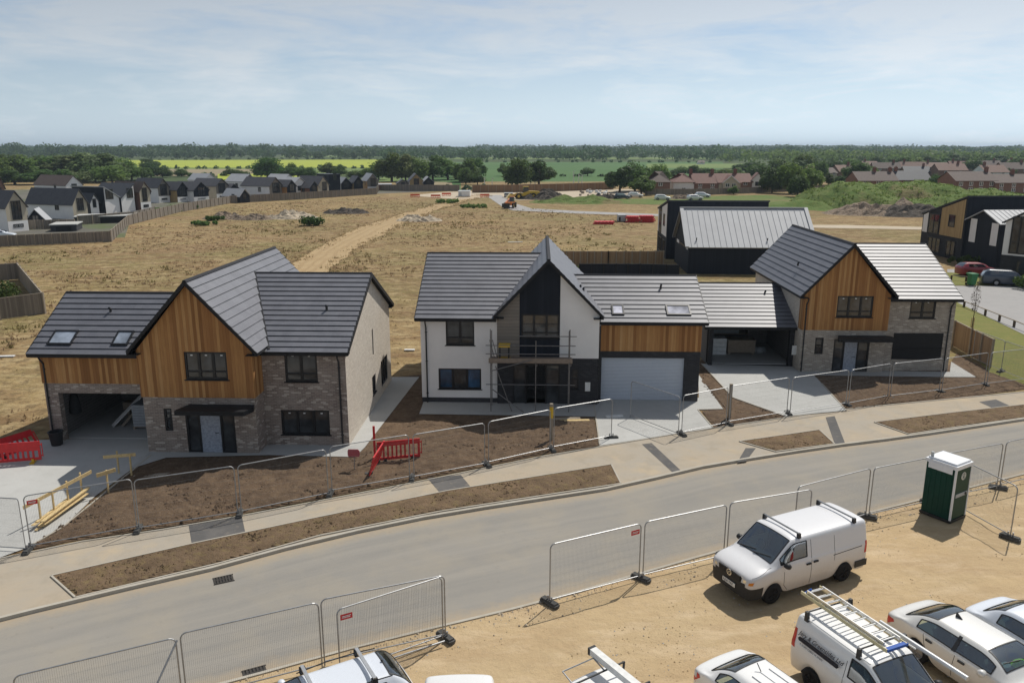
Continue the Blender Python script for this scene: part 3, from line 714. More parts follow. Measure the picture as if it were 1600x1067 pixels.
def skylight(roof, a, b, up, off, w, s0, s1, glass='glass_roof'):
    """a: eave point, b-a direction along the eave; off distance along, s0..s1 up the slope"""
    a, b, up = V(a), V(b), V(up).normalized(); e = (b-a).normalized(); n = e.cross(up).normalized(); n = -n if n.z < 0 else n
    q = lambda x, s, h: a+e*x+up*s+n*h
    mb = MB(); h = .11
    for x0, x1, y0, y1 in ((off, off+w, s0, s0+.09), (off, off+w, s1-.09, s1), (off, off+.08, s0+.09, s1-.09), (off+w-.08, off+w, s0+.09, s1-.09)):
        B = [q(x0, y0, 0), q(x1, y0, 0), q(x1, y1, 0), q(x0, y1, 0)]; T = [q(x0, y0, h), q(x1, y0, h), q(x1, y1, h), q(x0, y1, h)]
        mb.face(T)
        for k in range(4): mb.face([B[k], B[(k+1) % 4], T[(k+1) % 4], T[k]])
    f = mb.build('skylight', 'frame_dark', roof)
    gb = MB(); gb.face([q(off+.05, s0+.05, .08), q(off+w-.05, s0+.05, .08), q(off+w-.05, s1-.05, .08), q(off+.05, s1-.05, .08)]); gb.build('pane', glass, f)
def tilevent(roof, p):
    mb = MB(); p = V(p); mb.tube([p, p+V((0, 0, .16)), p+V((0, -.12, .22))], .06, 8); mb.build('roof_vent', 'black_plastic', roof)
def downpipe(parent, x, y, z1, z0=.05, off=.35):
    mb = MB(); mb.tube([(x, y-off, z1), (x, y-off+.05, z1-.12), (x, y-.06, z1-.42), (x, y-.06, z0)], .04, 8)
    for z in (z0+.5, (z0+z1)/2, z1-.7): mb.box(x-.06, x+.06, y-.05, y, z, z+.04)
    mb.build('downpipe', 'black_plastic', parent)
def front_door(parent, x0, x1, y, z1, leaf0, leaf1, film='door_film'):
    f = front(y); mb = MB()
    for a, b in ((x0, x0+.09), (leaf0-.09, leaf0), (leaf1, leaf1+.09), (x1-.09, x1)): mb.box(a, b, y+.02, y+.12, .04, z1)
    for a, b in ((x0+.09, leaf0-.09), (leaf0, leaf1), (leaf1+.09, x1-.09)): mb.box(a, b, y+.025, y+.12, z1-.08, z1)
    for a, b in ((x0+.09, leaf0-.09), (leaf1+.09, x1-.09)): mb.box(a, b, y+.025, y+.12, .04, .12)
    d = mb.build('entrance_frame', 'frame_dark', parent)
    for a, b in ((x0+.05, leaf0-.05), (leaf1+.05, x1-.05)):
        gb = MB(); gb.face([f(a, .1, .08), f(b, .1, .08), f(b, z1-.05, .08), f(a, z1-.05, .08)]); gb.build('side_light', 'glass_house', d)
    lb = MB(); lb.box(leaf0, leaf1, y+.05, y+.09, .05, z1-.08); lf = lb.build('door', film, parent)
    tag(lf, 'front door wrapped in pale blue protective film')
    hb = MB(); hb.tube([(leaf1-.12, y+.05, 1.0), (leaf1-.12, y, 1.0), (leaf1-.26, y, 1.0)], .014, 6); hb.build('handle', 'trim_dark', lf)
def canopy(parent, x0, x1, y, z0, proj=1.0):
    mb = MB(); h = .2
    mb.prism([(x0+.28, y, z0), (x1-.1, y, z0), (x1, y-proj*.35, z0), (x1-.22, y-proj, z0), (x0, y-proj, z0), (x0, y-proj*.8, z0)], (0, 0, 0), (0, 0, h))
    mb.build('canopy', 'trim_dark', parent)
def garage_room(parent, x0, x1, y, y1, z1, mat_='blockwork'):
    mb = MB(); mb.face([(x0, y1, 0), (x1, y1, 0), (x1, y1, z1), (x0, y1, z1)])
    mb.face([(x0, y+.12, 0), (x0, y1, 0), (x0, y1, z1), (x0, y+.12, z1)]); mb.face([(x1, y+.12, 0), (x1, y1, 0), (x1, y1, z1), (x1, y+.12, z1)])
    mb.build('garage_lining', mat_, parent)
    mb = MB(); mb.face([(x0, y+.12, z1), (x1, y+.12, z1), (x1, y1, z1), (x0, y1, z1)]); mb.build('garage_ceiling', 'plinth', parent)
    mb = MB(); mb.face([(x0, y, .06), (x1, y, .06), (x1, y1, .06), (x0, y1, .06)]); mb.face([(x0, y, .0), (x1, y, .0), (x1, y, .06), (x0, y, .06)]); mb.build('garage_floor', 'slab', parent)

# ---------------------------------------------------------------- the two brick and cedar houses
def brick_house(o, label, wing_y, wing_x1, brickm, canopy_x, door_x, leaf_x, small_win, gwin, uwin, lwin, D=11.4, boarded=False, side=None):
    h = thing('detached_house', label, 'house', (o.x, o.y, 0), YAW, 'new detached houses behind the mesh fence')
    gx = 5.1; zt = 2.68; ze = 4.85; gz = 8.0
    # gable block: brick below, cedar above
    b = MB()
    wallf(b, front(0), 0, gx, 0, zt, [small_win, (door_x[0], door_x[1], 0.0, 2.12)])
    wallf(b, right(gx), 0, wing_y, 0, zt)
    rb_ = MB(); wallf(rb_, back(D), 0, gx, 0, ze); gablef(rb_, back(D), 0, gx, ze, gx/2, gz-.25); rb_.build('rear_wall', brickm, h)
    b.build('brick_wall', brickm, h); b = MB()
    # brick wing
    wy1 = wing_y+10.8; wr = (wing_y+wy1)/2; wze = 4.62; wzr = 7.32
    holes = [uwin] + ([] if boarded else [lwin])
    wallf(b, front(wing_y), gx, wing_x1, 0, wze, holes)
    sh = side or []
    rb_ = MB(); wallf(rb_, back(wy1), gx, wing_x1, 0, wze); rb_.build('rear_wall', brickm, h)
    b.build('wing_wall', brickm, h)
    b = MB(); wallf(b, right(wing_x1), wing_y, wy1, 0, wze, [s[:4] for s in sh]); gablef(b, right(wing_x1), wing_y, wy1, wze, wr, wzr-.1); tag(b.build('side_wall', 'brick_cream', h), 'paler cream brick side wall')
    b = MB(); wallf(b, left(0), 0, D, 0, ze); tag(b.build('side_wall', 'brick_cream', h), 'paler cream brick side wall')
    c = MB(); f = front(-.03)
    wallf(c, f, -.06, gx+.04, zt, ze, [gwin], .12); wallf(c, left(-.06), -.03, .7, zt, ze); wallf(c, right(gx+.04), -.03, wing_y, zt, ze)
    gablef(c, f, -.06, gx+.04, ze, gx/2, gz-.12)
    c.build('cedar_cladding', 'cedar', h)
    window(h, f, *gwin, lights=3, transom=.36, stick=True)
    window(h, front(0), *small_win, lights=1, transom=.55, name='narrow_window', sill=False)
    window(h, front(wing_y), *uwin, lights=2, transom=.36, stick=True)
    if boarded:
        mb = MB(); mb.box(lwin[0], lwin[1], wing_y-.05, wing_y-.004, lwin[2], lwin[3]); mb.box(lwin[0]-.05, lwin[1]+.05, wing_y-.09, wing_y-.052, lwin[2]+(lwin[3]-lwin[2])*.42, lwin[2]+(lwin[3]-lwin[2])*.42+.05)
        tag(mb.build('window_board', 'trim_dark', h), 'black sheet boarding over the lower window')
    else: window(h, front(wing_y), *lwin, lights=3, transom=.0, stick=True)
    for s in sh: window(h, right(wing_x1), *s[:4], lights=s[4], sill=s[5])
    front_door(h, *door_x, 0, 2.12, *leaf_x); canopy(h, *canopy_x, 0, 2.16)
    gr = gable_roof(h, 'y', -.34, gx+.34, (-.32, D+.3), ze, gz, gx/2, verge=(True, True), fascia=(True, True), course=.38)
    wr_ = gable_roof(h, 'x', wing_y-.36, wy1+.36, (gx/2+.02, wing_x1+.22), wze, wzr, wr, verge=(False, True), fascia=(True, True), course=.40)
    # dark lead valley along the junction
    nz = (gz-ze)/(gx/2+.34); wz = (wzr-wze)/(wr-wing_y+.36)
    xa = gx+.34-.1; ya = wing_y-.36; pts = []
    for z in (wze+.05, wzr): pts.append(V((gx/2+(gz-z)/nz, ya+(z-wze)/wz, z+.05)))
    vb = MB(); vb.bar(pts[0], pts[1], .10, .03); vb.build('valley', 'trim_dark', wr_)
    downpipe(h, wing_x1-.3, wing_y, wze-.12)
    return h, gr, wr_
OA = V((-16.64, 34.28, 0)); OC = V((17.87, 47.79, 0)); OB = V((-4.91, 41.64, 0))
CY, SY = cos(YAW), sin(YAW)
def wl(o, x, y, z=0): return V((o.x+x*CY-y*SY, o.y+x*SY+y*CY, z))
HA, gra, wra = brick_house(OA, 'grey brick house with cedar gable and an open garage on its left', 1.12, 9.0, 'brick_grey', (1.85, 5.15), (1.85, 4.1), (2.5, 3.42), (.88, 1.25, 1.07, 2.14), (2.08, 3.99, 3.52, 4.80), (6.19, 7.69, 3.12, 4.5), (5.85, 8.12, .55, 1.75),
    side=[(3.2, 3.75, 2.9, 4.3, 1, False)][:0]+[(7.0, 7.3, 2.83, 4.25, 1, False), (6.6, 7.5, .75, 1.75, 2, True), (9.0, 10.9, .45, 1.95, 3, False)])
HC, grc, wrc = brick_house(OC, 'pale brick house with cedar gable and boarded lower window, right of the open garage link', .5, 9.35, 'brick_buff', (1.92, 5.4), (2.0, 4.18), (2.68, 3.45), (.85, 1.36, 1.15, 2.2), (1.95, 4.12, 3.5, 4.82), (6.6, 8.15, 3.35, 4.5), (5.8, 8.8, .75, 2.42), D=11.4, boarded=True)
tilevent(gra, (4.2, 6.5, 6.2)); tilevent(grc, (.55, 3.6, 6.12)); tilevent(wra, (7.6, 3.6, 6.0))
# house A: garage with cedar upper storey
def attached_garage(h, x0, x1, y, ym, zt, ze, zr, open_, D, roofx, cedar=True, brickm='brick_grey', lintel=2.4):
    b = MB(); wallf(b, front(y), x0, x1, 0, zt, [(open_[0], open_[1], 0, lintel)], .35)
    wallf(b, left(x0), y, y+D, 0, ze); wallf(b, back(y+D), x0, x1, 0, ze); gablef(b, left(x0), y, y+D, ze, y+D/2, zr-.1)
    b.build('garage_wall', brickm, h)
    if cedar:
        c = MB(); wallf(c, front(y-.03), x0-.05, x1, zt, ze); wallf(c, left(x0-.05), y-.03, y+1.2, zt, ze); c.build('garage_cladding', 'cedar', h)
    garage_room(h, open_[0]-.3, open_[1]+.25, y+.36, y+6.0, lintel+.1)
    return gable_roof(h, 'x', y-.36, y+D+.36, roofx, ze, zr, y+D/2, verge=(True, False), fascia=(True, True), course=.40)
rga = attached_garage(HA, -5.35, 0, 1.31, 0, 2.88, 4.38, 6.58, (-4.72, -.62), 6.7, (-5.72, 1.2))
e0 = (-5.72, .95, 4.38); e1 = (0, .95, 4.38); upA = V((0, 3.71, 2.2))
skylight(rga, e0, e1, upA, .72, 1.15, .55, 1.5); skylight(rga, e0, e1, upA, 3.75, .78, .55, 1.5); tilevent(rga, (-2.9, 3.4, 5.85))
downpipe(HA, -5.2, 1.31, 4.25)
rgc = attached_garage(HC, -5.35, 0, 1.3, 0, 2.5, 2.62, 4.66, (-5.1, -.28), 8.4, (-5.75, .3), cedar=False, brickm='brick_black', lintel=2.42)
tilevent(rgc, (-1.2, 4.4, 4.1)); downpipe(HC, .12, 0, 4.7)
# ---------------------------------------------------------------- house B: white render, dark gable, cedar over a roller door
HB = thing('detached_house', 'white rendered house with dark gable, scaffold and a grey roller door', 'house', (OB.x, OB.y, 0), YAW, 'new detached houses behind the mesh fence')
b = MB(); DB = 10.4
uw = (1.36, 2.89, 3.26, 4.64); lw = (.92, 3.24, .80, 1.96)
wallf(b, front(0), 0, 4.12, .32, 4.75, [uw, lw]); wallf(b, left(0), 0, DB, .32, 4.75); gablef(b, left(0), 0, DB, 4.75, DB/2, 7.6); wallf(b, back(DB), 0, 9.55, .32, 4.9)
wallf(b, front(-.14), 7.46, 9.55, 2.62, 5.0); b.face([(7.46, -.14, 5.0), (9.55, -.14, 5.0), (9.55, -.14, 5.02), (7.46, -.14, 7.05)])
wallf(b, right(9.55), -.14, DB, .32, 5.0); wallf(b, left(4.12), -.14, 0, 2.62, 5.0)
b.build('render_wall', 'render_white', HB)
b = MB(); wallf(b, front(.02), 0, 4.12, 0, .32); wallf(b, left(.02), 0, DB, 0, .32); b.build('plinth', 'plinth', HB)
b = MB(); wallf(b, front(-.12), 4.12, 9.55, 0, 2.62, [(4.95, 7.5, 0, 2.28), (8.12, 8.5, .9, 2.0)]); wallf(b, left(4.12), -.12, 0, 0, 2.62); b.build('brick_wall', 'brick_black', HB)
b = MB(); f = front(-.16); gw = (5.42, 7.42, 3.7, 5.02)
wallf(b, f, 5.32, 7.46, 2.62, 5.02, [gw], .14)
b.face([(5.32, -.16, 5.02), (7.46, -.16, 5.02), (7.46, -.16, 7.12), (6.83, -.16, 7.75), (5.32, -.16, 6.4)]); b.build('dark_cladding', 'dark_boards', HB)
b = MB(); wallf(b, front(-.15), 4.12, 5.32, 2.62, 5.0); b.face([(4.12, -.15, 5.0), (5.32, -.15, 5.0), (5.32, -.15, 6.4), (4.12, -.15, 5.25)])
tag(b.build('unfinished_panel', 'weather_board', HB), 'bare grey-brown boarding not yet rendered')
window(HB, front(0), *uw, lights=2, transom=.4); window(HB, front(0), *lw, lights=3, glass=['glass_blue', 'glass_house', 'glass_blue'])
window(HB, f, *gw, lights=3, transom=.3); window(HB, front(-.12), 8.12, 8.5, .9, 2.0, lights=1, transom=.55, name='narrow_window')
# entrance: open doorway between grey side panels
mb = MB()
for a, c in ((4.95, 5.03), (5.6, 5.7), (6.72, 6.8), (7.42, 7.5)): mb.box(a, c, -.08, .02, .04, 2.28)
for a, c in ((5.03, 5.6), (5.7, 6.72), (6.8, 7.42)): mb.box(a, c, -.078, .02, 2.18, 2.28)
ef = mb.build('entrance_frame', 'frame_dark', HB)
for a, c in ((5.03, 5.6), (6.8, 7.42)):
    gb = MB(); gb.face([(a, -.03, .05), (c, -.03, .05), (c, -.03, 2.18), (a, -.03, 2.18)]); gb.build('side_light', 'glass_house', ef)
mb = MB(); mb.face([(5.7, 2.5, .05), (6.72, 2.5, .05), (6.72, 2.5, 2.2), (5.7, 2.5, 2.2)])
for x in (5.7, 6.72): mb.face([(x, 0, .05), (x, 2.5, .05), (x, 2.5, 2.2), (x, 0, 2.2)])
mb.face([(5.7, 0, 2.2), (6.72, 0, 2.2), (6.72, 2.5, 2.2), (5.7, 2.5, 2.2)]); mb.face([(5.7, 0, .05), (6.72, 0, .05), (6.72, 2.5, .05), (5.7, 2.5, .05)]); mb.build('hallway', 'blockwork', HB)
grb = gable_roof(HB, 'y', 3.98, 9.72, (-.5, DB+.3), 4.98, 7.95, 6.83, course=.38, tile='tile_grey')
mrb = gable_roof(HB, 'x', -.36, DB+.36, (-.24, 6.7), 4.8, 7.55, DB/2, verge=(True, False), course=.38, clip=lambda p: V((min(p.x, 3.98+(p.z-4.98)*.96+.2), p.y, p.z)), ghi=4.1)
# garage wing of B
gy = .68; b = MB()
wallf(b, front(gy), 9.55, 15.1, 0, 2.84, [(9.78, 14.28, 0, 2.46)], .3); wallf(b, right(15.1), gy, gy+7.6, 0, 4.45); gablef(b, right(15.1), gy, gy+7.6, 4.45, gy+3.8, 6.3); wallf(b, back(gy+7.6), 9.55, 15.1, 0, 4.45)
b.build('garage_wall', 'brick_black', HB)
b = MB(); wallf(b, front(gy-.03), 9.5, 15.12, 2.84, 4.45); wallf(b, right(15.12), gy-.03, gy+.35, 2.84, 4.45); b.build('garage_cladding', 'cedar', HB)
mb = MB(); n = 30; y0 = gy+.16
for k in range(n):
    z = .03+2.42*k/n; dz = 2.42/n
    mb.face([(9.78, y0, z), (14.28, y0, z), (14.28, y0-.016, z+dz*.45), (9.78, y0-.016, z+dz*.45)]); mb.face([(9.78, y0-.016, z+dz*.45), (14.28, y0-.016, z+dz*.45), (14.28, y0, z+dz), (9.78, y0, z+dz)])
plain('roller_grey', (.50, .54, .60), .5, .4, .1, var=.03)
tag(mb.build('roller_door', 'roller_grey', HB), 'pale grey ribbed roller garage door, closed')
rgb = gable_roof(HB, 'x', gy-.36, gy+7.96, (8.3, 15.38), 4.52, 6.4, gy+3.8, verge=(False, True), course=.40)
e0 = (8.3, gy-.36, 4.52); e1 = (15, gy-.36, 4.52); upB = V((0, 4.16, 1.88))
skylight(rgb, e0, e1, upB, 2.0, .66, .6, 1.5, 'glass_sky_reflection'); skylight(rgb, e0, e1, upB, 4.95, 1.3, .6, 1.5, 'glass_sky_reflection'); tilevent(rgb, (13.2, 3.2, 5.85))
downpipe(HB, .3, 0, 4.65); downpipe(HB, 9.62, gy-.5, 4.4, off=.1)
tilevent(grb, (8.6, 1.7, 6.05)); tilevent(grb, (8.75, 1.45, 5.95))

# ---------------------------------------------------------------- houses further off
def zat(px, py, Y): d = ray(px, py); return CAM_H+d.z/d.y*Y
def simple_roof(parent, w, L, ze, zr, rm, ov=.3, cx=0.0, y0=0.0, t=.14, ridge_at=None):
    rx = cx if ridge_at is None else ridge_at
    mb = MB()
    for e in (cx-w/2-ov, cx+w/2+ov):
        s = (zr-ze)/abs((cx+(w/2 if e > cx else -w/2))-rx); z = zr-s*abs(e-rx)
        mb.prism([(e, y0-ov, z), (rx, y0-ov, zr+.02), (rx, y0-ov, zr+.02+t), (e, y0-ov, z+t)], (0, 0, 0), (0, L+2*ov, 0))
    return mb.build('roof', rm, parent)
def estate_house(label, x0, x1, yb, ya, ye, L, rz, gm, sm, rm='tile_plain', screen=None, base=None, group='houses on the estate behind the grey fence', name='estate_house', chim=False, win='glass_house', light=None):
    """x0,x1 pixel extent of the gable, yb base row, ya apex row, ye eave row"""
    xc = (x0+x1)/2; c = g(xc, yb); th = atan2(-c.x, c.y); k = max(.5, cos(R(rz)-th))
    w = (x1-x0)*c.y/FPX*1.04/k; zr = zat(xc, ya, c.y); ze = zat(xc, ye, c.y)
    h = thing(name, label, 'house', (c.x, c.y, 0), R(rz), group)
    b = MB(); f = front(0)
    wallf(b, left(-w/2), 0, L, 0, ze); wallf(b, right(w/2), 0, L, 0, ze); wallf(b, back(L), -w/2, w/2, 0, ze); gablef(b, back(L), -w/2, w/2, ze, 0, zr-.1)
    b.build('side_wall', sm, h)
    b = MB(); zb = 0 if not base else ze*.42
    wallf(b, f, -w/2, w/2, zb, ze); gablef(b, f, -w/2, w/2, ze, 0, zr-.1); b.build('gable_wall', gm, h)
    if base:
        b = MB(); wallf(b, front(-.04), -w/2, w/2, 0, zb); b.build('ground_floor_wall', base, h)
        window(h, front(-.06), -w*.25, w*.25, .7, zb-.5, lights=2, depth=.02, sill=False)
    if screen:
        a, c2 = screen; u0, u1 = a*w, c2*w; um = (u0+u1)/2
        window(h, front(-.05), u0, u1, (zb if base else ze*.45)+.2, ze+(zr-ze)*.35, lights=3, transom=1.2, depth=.02, sill=False, fr=.1, name='glazed_screen', glass=win)
    else: window(h, front(-.05), -w*.16, w*.16, ze*.55, ze*.55+1.3, lights=2, depth=.02, sill=False, fr=.09)
    wl_ = window(h, left(-w/2-.04), L*.3, L*.3+1.0, ze*.55, ze*.55+1.2, lights=1, depth=.02, sill=False)
    r = simple_roof(h, w, L, ze, zr, rm)
    if chim:
        cb = MB(); cb.box(-.4, .4, L*.45, L*.45+.8, zr-.5, zr+.9); cb.build('chimney', 'chimney_brick', r)
    return h
def mono_house(label, x0, x1, yb, yl, yr, L, rz, gm, sm, rm, group, wins=()):
    xc = (x0+x1)/2; c = g(xc, yb); th = atan2(-c.x, c.y); k = max(.45, cos(R(rz)-th)); w = (x1-x0)*c.y/FPX*1.04/k
    zl, zr = zat(x0, yl, c.y), zat(x1, yr, c.y)
    h = thing('modern_house', label, 'house', (c.x, c.y, 0), R(rz), group)
    b = MB(); wallf(b, left(-w/2), 0, L, 0, zl); wallf(b, right(w/2), 0, L, 0, zr); b.face([(-w/2, L, 0), (w/2, L, 0), (w/2, L, zr), (-w/2, L, zl)]); b.build('side_wall', sm, h)
    b = MB(); b.face([(-w/2, 0, 0), (w/2, 0, 0), (w/2, 0, zr), (-w/2, 0, zl)]); b.build('front_wall', gm, h)
    b = MB(); b.prism([(-w/2-.2, 0, zl), (w/2+.2, 0, zr), (w/2+.2, 0, zr+.15), (-w/2-.2, 0, zl+.15)], (0, -.3, 0), (0, L+.3, 0)); b.build('roof', rm, h)
    for u0, u1, z0, z1, gm_ in wins: window(h, front(-.05), u0*w, u1*w, z0, z1, lights=2, depth=.02, sill=False, fr=.1, name='glazed_screen')
    return h
EST = 'houses on the estate behind the grey fence'
ROWS = [
 ('beige gabled house with tall glazed gable at the extreme left edge', 17, 43, 362, 299, 322, 9, 68, 'render_beige', 'render_white', 'tile_plain', (-.22, .25), 'render_white'),
 ('long white house with dark roof ridge towards its yellow glazed gable', 118, 137, 342, 296, 317, 12, 70, 'render_beige', 'render_white', 'tile_plain', (-.2, .25), None),
 ('narrow white-fronted link house beside the black pitched house', 144, 155, 335, 303, 315, 4, 68, 'render_white', 'plinth', 'metal_dark_roof', (-.2, .2), None),
 ('brown house with yellow gable and white base right of the black house', 222, 236, 329, 285, 298, 8, 68, 'render_beige', 'brick_red', 'tile_brown', (-.25, .2), 'render_white'),
 ('white house with brown glazed gable, first of the row beyond the brown house', 250, 265, 317, 280, 292, 9, 62, 'weather_board', 'render_white', 'tile_plain', (-.3, .3), 'render_white'),
 ('dark-gabled house with tan side wall', 279, 294, 316, 285, 296, 7, 66, 'dark_boards', 'tan_boards', 'tile_plain', (-.25, .3), 'render_white'),
 ('dark-gabled house whose side wall is white', 305, 326, 315, 285, 297, 8, 62, 'dark_boards', 'render_white', 'tile_plain', (-.2, .25), 'render_white'),
 ('white house with tall brown glazing and a beige side', 340, 357, 312, 280, 290, 9, 62, 'weather_board', 'render_beige', 'tile_plain', (-.3, .25), 'render_white'),
 ('small black-gabled house between two taller white houses', 358, 375, 311, 288, 297, 7, 62, 'dark_boards', 'plinth', 'tile_plain', (-.25, .25), None),
 ('tall white house standing behind a black garage', 382, 401, 305, 273, 283, 7, 60, 'weather_board', 'render_white', 'metal_seam', (-.3, .3), 'render_white'),
 ('black garage with pale roof slope in front of the tall white house', 376, 390, 317, 296, 306, 6, 60, 'dark_boards', 'dark_boards', 'metal_seam', None, None),
 ('wide white house with long side wall and glazed brown gable', 423, 441, 312, 278, 290, 10, 62, 'weather_board', 'render_white', 'tile_plain', (-.25, .3), 'render_white'),
 ('dark-gabled house with orange-brown timber side', 450, 463, 311, 282, 291, 7, 62, 'dark_boards', 'cedar', 'tile_plain', (-.2, .3), 'render_white'),
 ('house with plain white gable and pale roof', 459, 481, 309, 278, 289, 8, 58, 'render_white', 'render_white', 'metal_seam', None, None),
 ('small dark house beside the plain white gable', 485, 498, 309, 284, 293, 6, 60, 'dark_boards', 'brick_red', 'tile_plain', (-.2, .2), 'render_white'),
 ('beige-gabled house left of the tall black house', 498, 514, 308, 276, 289, 8, 62, 'render_beige', 'tan_boards', 'tile_plain', (-.1, .3), None),
 ('house with dark gable right of the tall black house', 534, 549, 300, 278, 287, 7, 32, 'dark_boards', 'render_white', 'metal_seam', (-.2, .25), None),
 ('dark-gabled house left of the tan and white house', 554, 567, 300, 276, 285, 6, 28, 'dark_boards', 'tan_boards', 'tile_plain', (-.2, .25), None),
 ('white house with dark glazed gable at the right end of the row', 575, 591, 299, 272, 282, 7, 25, 'weather_board', 'tan_boards', 'metal_seam', (-.2, .3), 'render_white'),
 ('small brown house with a round-topped dormer gable', 622, 638, 296, 281, 287, 6, 12, 'weather_board', 'weather_board', 'tile_plain', None, None),
 ('white and brown gabled house, tallest of the isolated pair', 641, 661, 297, 272, 283, 8, 12, 'tan_boards', 'render_white', 'tile_plain', (-.2, .2), 'render_white'),
 ('dark-gabled house at the right of the isolated pair', 662, 678, 297, 277, 285, 7, 12, 'dark_boards', 'render_white', 'metal_seam', (-.2, .2), None),
 ('long dark-roofed white house behind the long white house', 106, 128, 300, 275, 289, 16, 62, 'render_white', 'render_white', 'tile_brown', None, None),
 ('brown-roofed house just inside the left edge behind the yellow field gap', -4, 8, 312, 272, 292, 8, 66, 'brick_red', 'render_white', 'tile_brown', None, None),
 ('pale-roofed house behind the tan-sided houses', 322, 338, 296, 272, 281, 8, 60, 'render_white', 'render_white', 'metal_seam', None, None),
 ('pale-roofed white house behind the orange-brown timber house', 445, 460, 296, 273, 281, 8, 60, 'render_white', 'render_white', 'metal_seam', None, None),
]
for r_ in ROWS:
    estate_house(r_[0], r_[1], r_[2], r_[3], r_[4], r_[5], r_[6], r_[7], r_[8], r_[9], r_[10], screen=r_[11], base=r_[12])
mono_house('black house with white-framed glazed front sloping down to the right', 168, 187, 333, 292, 310, 9, 68, 'render_white', 'dark_boards', 'metal_seam', EST, [(-.42, .1, 2.9, 5.0, 0)])
mono_house('white-fronted house with roof rising to the right, mirror of the black house', 193, 211, 331, 310, 288, 9, 68, 'render_white', 'dark_boards', 'metal_dark_roof', EST, [(-.05, .42, 2.9, 5.0, 0)])
mono_house('tall black flat-topped house in the middle of the estate row', 515, 532, 303, 273, 273, 8, 38, 'dark_boards', 'dark_boards', 'metal_dark_roof', EST, [(-.1, .2, 4, 6, 0)])
def shed(label, x0, x1, yb, yt, dep, rm, wm, rz, cat='garage'):
    xc = (x0+x1)/2; c = g(xc, yb); w = (x1-x0)*c.y/FPX; z = zat(xc, yt, c.y)
    h = thing('garage', label, cat, (c.x, c.y, 0), R(rz))
    b = MB(); b.box(-w/2, w/2, 0, dep, 0, z); b.build('wall', wm, h)
    b = MB(); b.box(-w/2-.15, w/2+.15, -.2, dep+.15, z+.003, z+.16); b.build('roof', rm, h)
    b = MB(); b.box(-w*.3, w*.3, -.03, -.003, .05, z*.8); b.build('door', 'trim_dark', h)
shed('flat pale-roofed garage in front of the long white house', 122, 208, 349, 339, 6, 'concrete', 'plinth', 18)
shed('low garage with pale flat roof just behind the grey fence', 82, 118, 362, 352, 5, 'concrete', 'plinth', 18)
shed('dark flat-roofed garage right of the larger flat roof', 206, 238, 340, 333, 5, 'metal_dark_roof', 'plinth', 20)
shed('low pale-roofed garage between the two groups of estate houses', 592, 612, 298, 289, 7, 'metal_seam', 'brick_red', 10)
estate_house('black garage with one steep pale roof slope against the long white house', 44, 70, 352, 328, 345, 5, 22, 'dark_boards', 'dark_boards', 'metal_seam', name='garage')

# dark houses behind house B and C
def seam_roof(parent, a, b, up, L, sp=.5, m='metal_seam'):
    a, b, up = V(a), V(b), V(up).normalized(); e = (b-a); n = e.cross(up).normalized(); n = -n if n.z < 0 else n
    mb = MB(); mb.face([a, b, b+up*L, a+up*L]); mb.face([a-n*.12, b-n*.12, b, a]); mb.face([a-n*.12, a, a+up*L, a+up*L-n*.12]); mb.face([b-n*.12, b, b+up*L, b+up*L-n*.12])
    r = mb.build('roof', m, parent)
    s = MB(); k = int(e.length/sp)
    for i in range(1, k): p = a+e*(i/k); s.bar(p+n*.02, p+up*L+n*.02, .03, .045, up=n)
    s.build('standing_seam', m, r)
    return r
cD = g(1074, 428); D_ = thing('modern_house', 'dark clad house with pale standing seam metal roof behind the garage link', 'house', (cD.x, cD.y, 0), R(-3), 'dark modern houses behind the new houses')
Yd = cD.y; zeD = zat(1075, 386, Yd); wD = 13.2
b = MB(); wallf(b, front(0), 0, wD, 0, zeD, [(7.6, 8.3, zeD-3.1, zeD-1.0)]); dD = 10.0; zrD = zat(1064, 325, Yd+dD*.5)
wallf(b, right(wD), 0, dD, 0, zeD); gablef(b, right(wD), 0, dD, zeD, dD/2, zrD-.1); wallf(b, back(dD), 0, wD, 0, zeD)
wallf(b, left(0), 0, dD, 0, zeD); gablef(b, left(0), 0, dD, zeD, dD/2, zrD-.1); b.build('cladding', 'dark_boards', D_)
b = MB(); wallf(b, left(-.05), .3, 1.5, 2.6, zeD); wallf(b, left(-.05), dD-3.4, dD-1.6, 2.6, zeD); b.build('render_panel', 'render_white', D_)
window(D_, left(-.05), 1.7, 6.2, 2.7, zeD-.1, lights=4, depth=.02, name='glazed_screen', sill=False); window(D_, front(0), 7.6, 8.3, zeD-3.1, zeD-1.0, lights=1, transom=1.4, glass='glass_roof', sill=False)
up = V((0, dD/2+.3, zrD-zeD)); r1 = seam_roof(D_, (-.35, -.3, zeD), (wD+.5, -.3, zeD), up, up.length, .62)
seam_roof(D_, (-.35, dD+.3, zeD), (wD+.5, dD+.3, zeD), V((0, -up.y, up.z)), up.length, .62)
for x in (-.42, wD+.36): vb = MB(); vb.bar((x+.2, -.3, zeD+.05), (x+.2, dD/2, zrD+.07), .4, .1); vb.build('verge_cap', 'metal_seam', r1)
tilevent(r1, (.9, .6, zeD+.7)); tilevent(r1, (8.6, .6, zeD+.7))
vb = MB(); vb.box(-.4, wD+.4, dD/2-.13, dD/2+.13, zrD-.02, zrD+.1); vb.build('ridge_cap', 'metal_seam', r1)
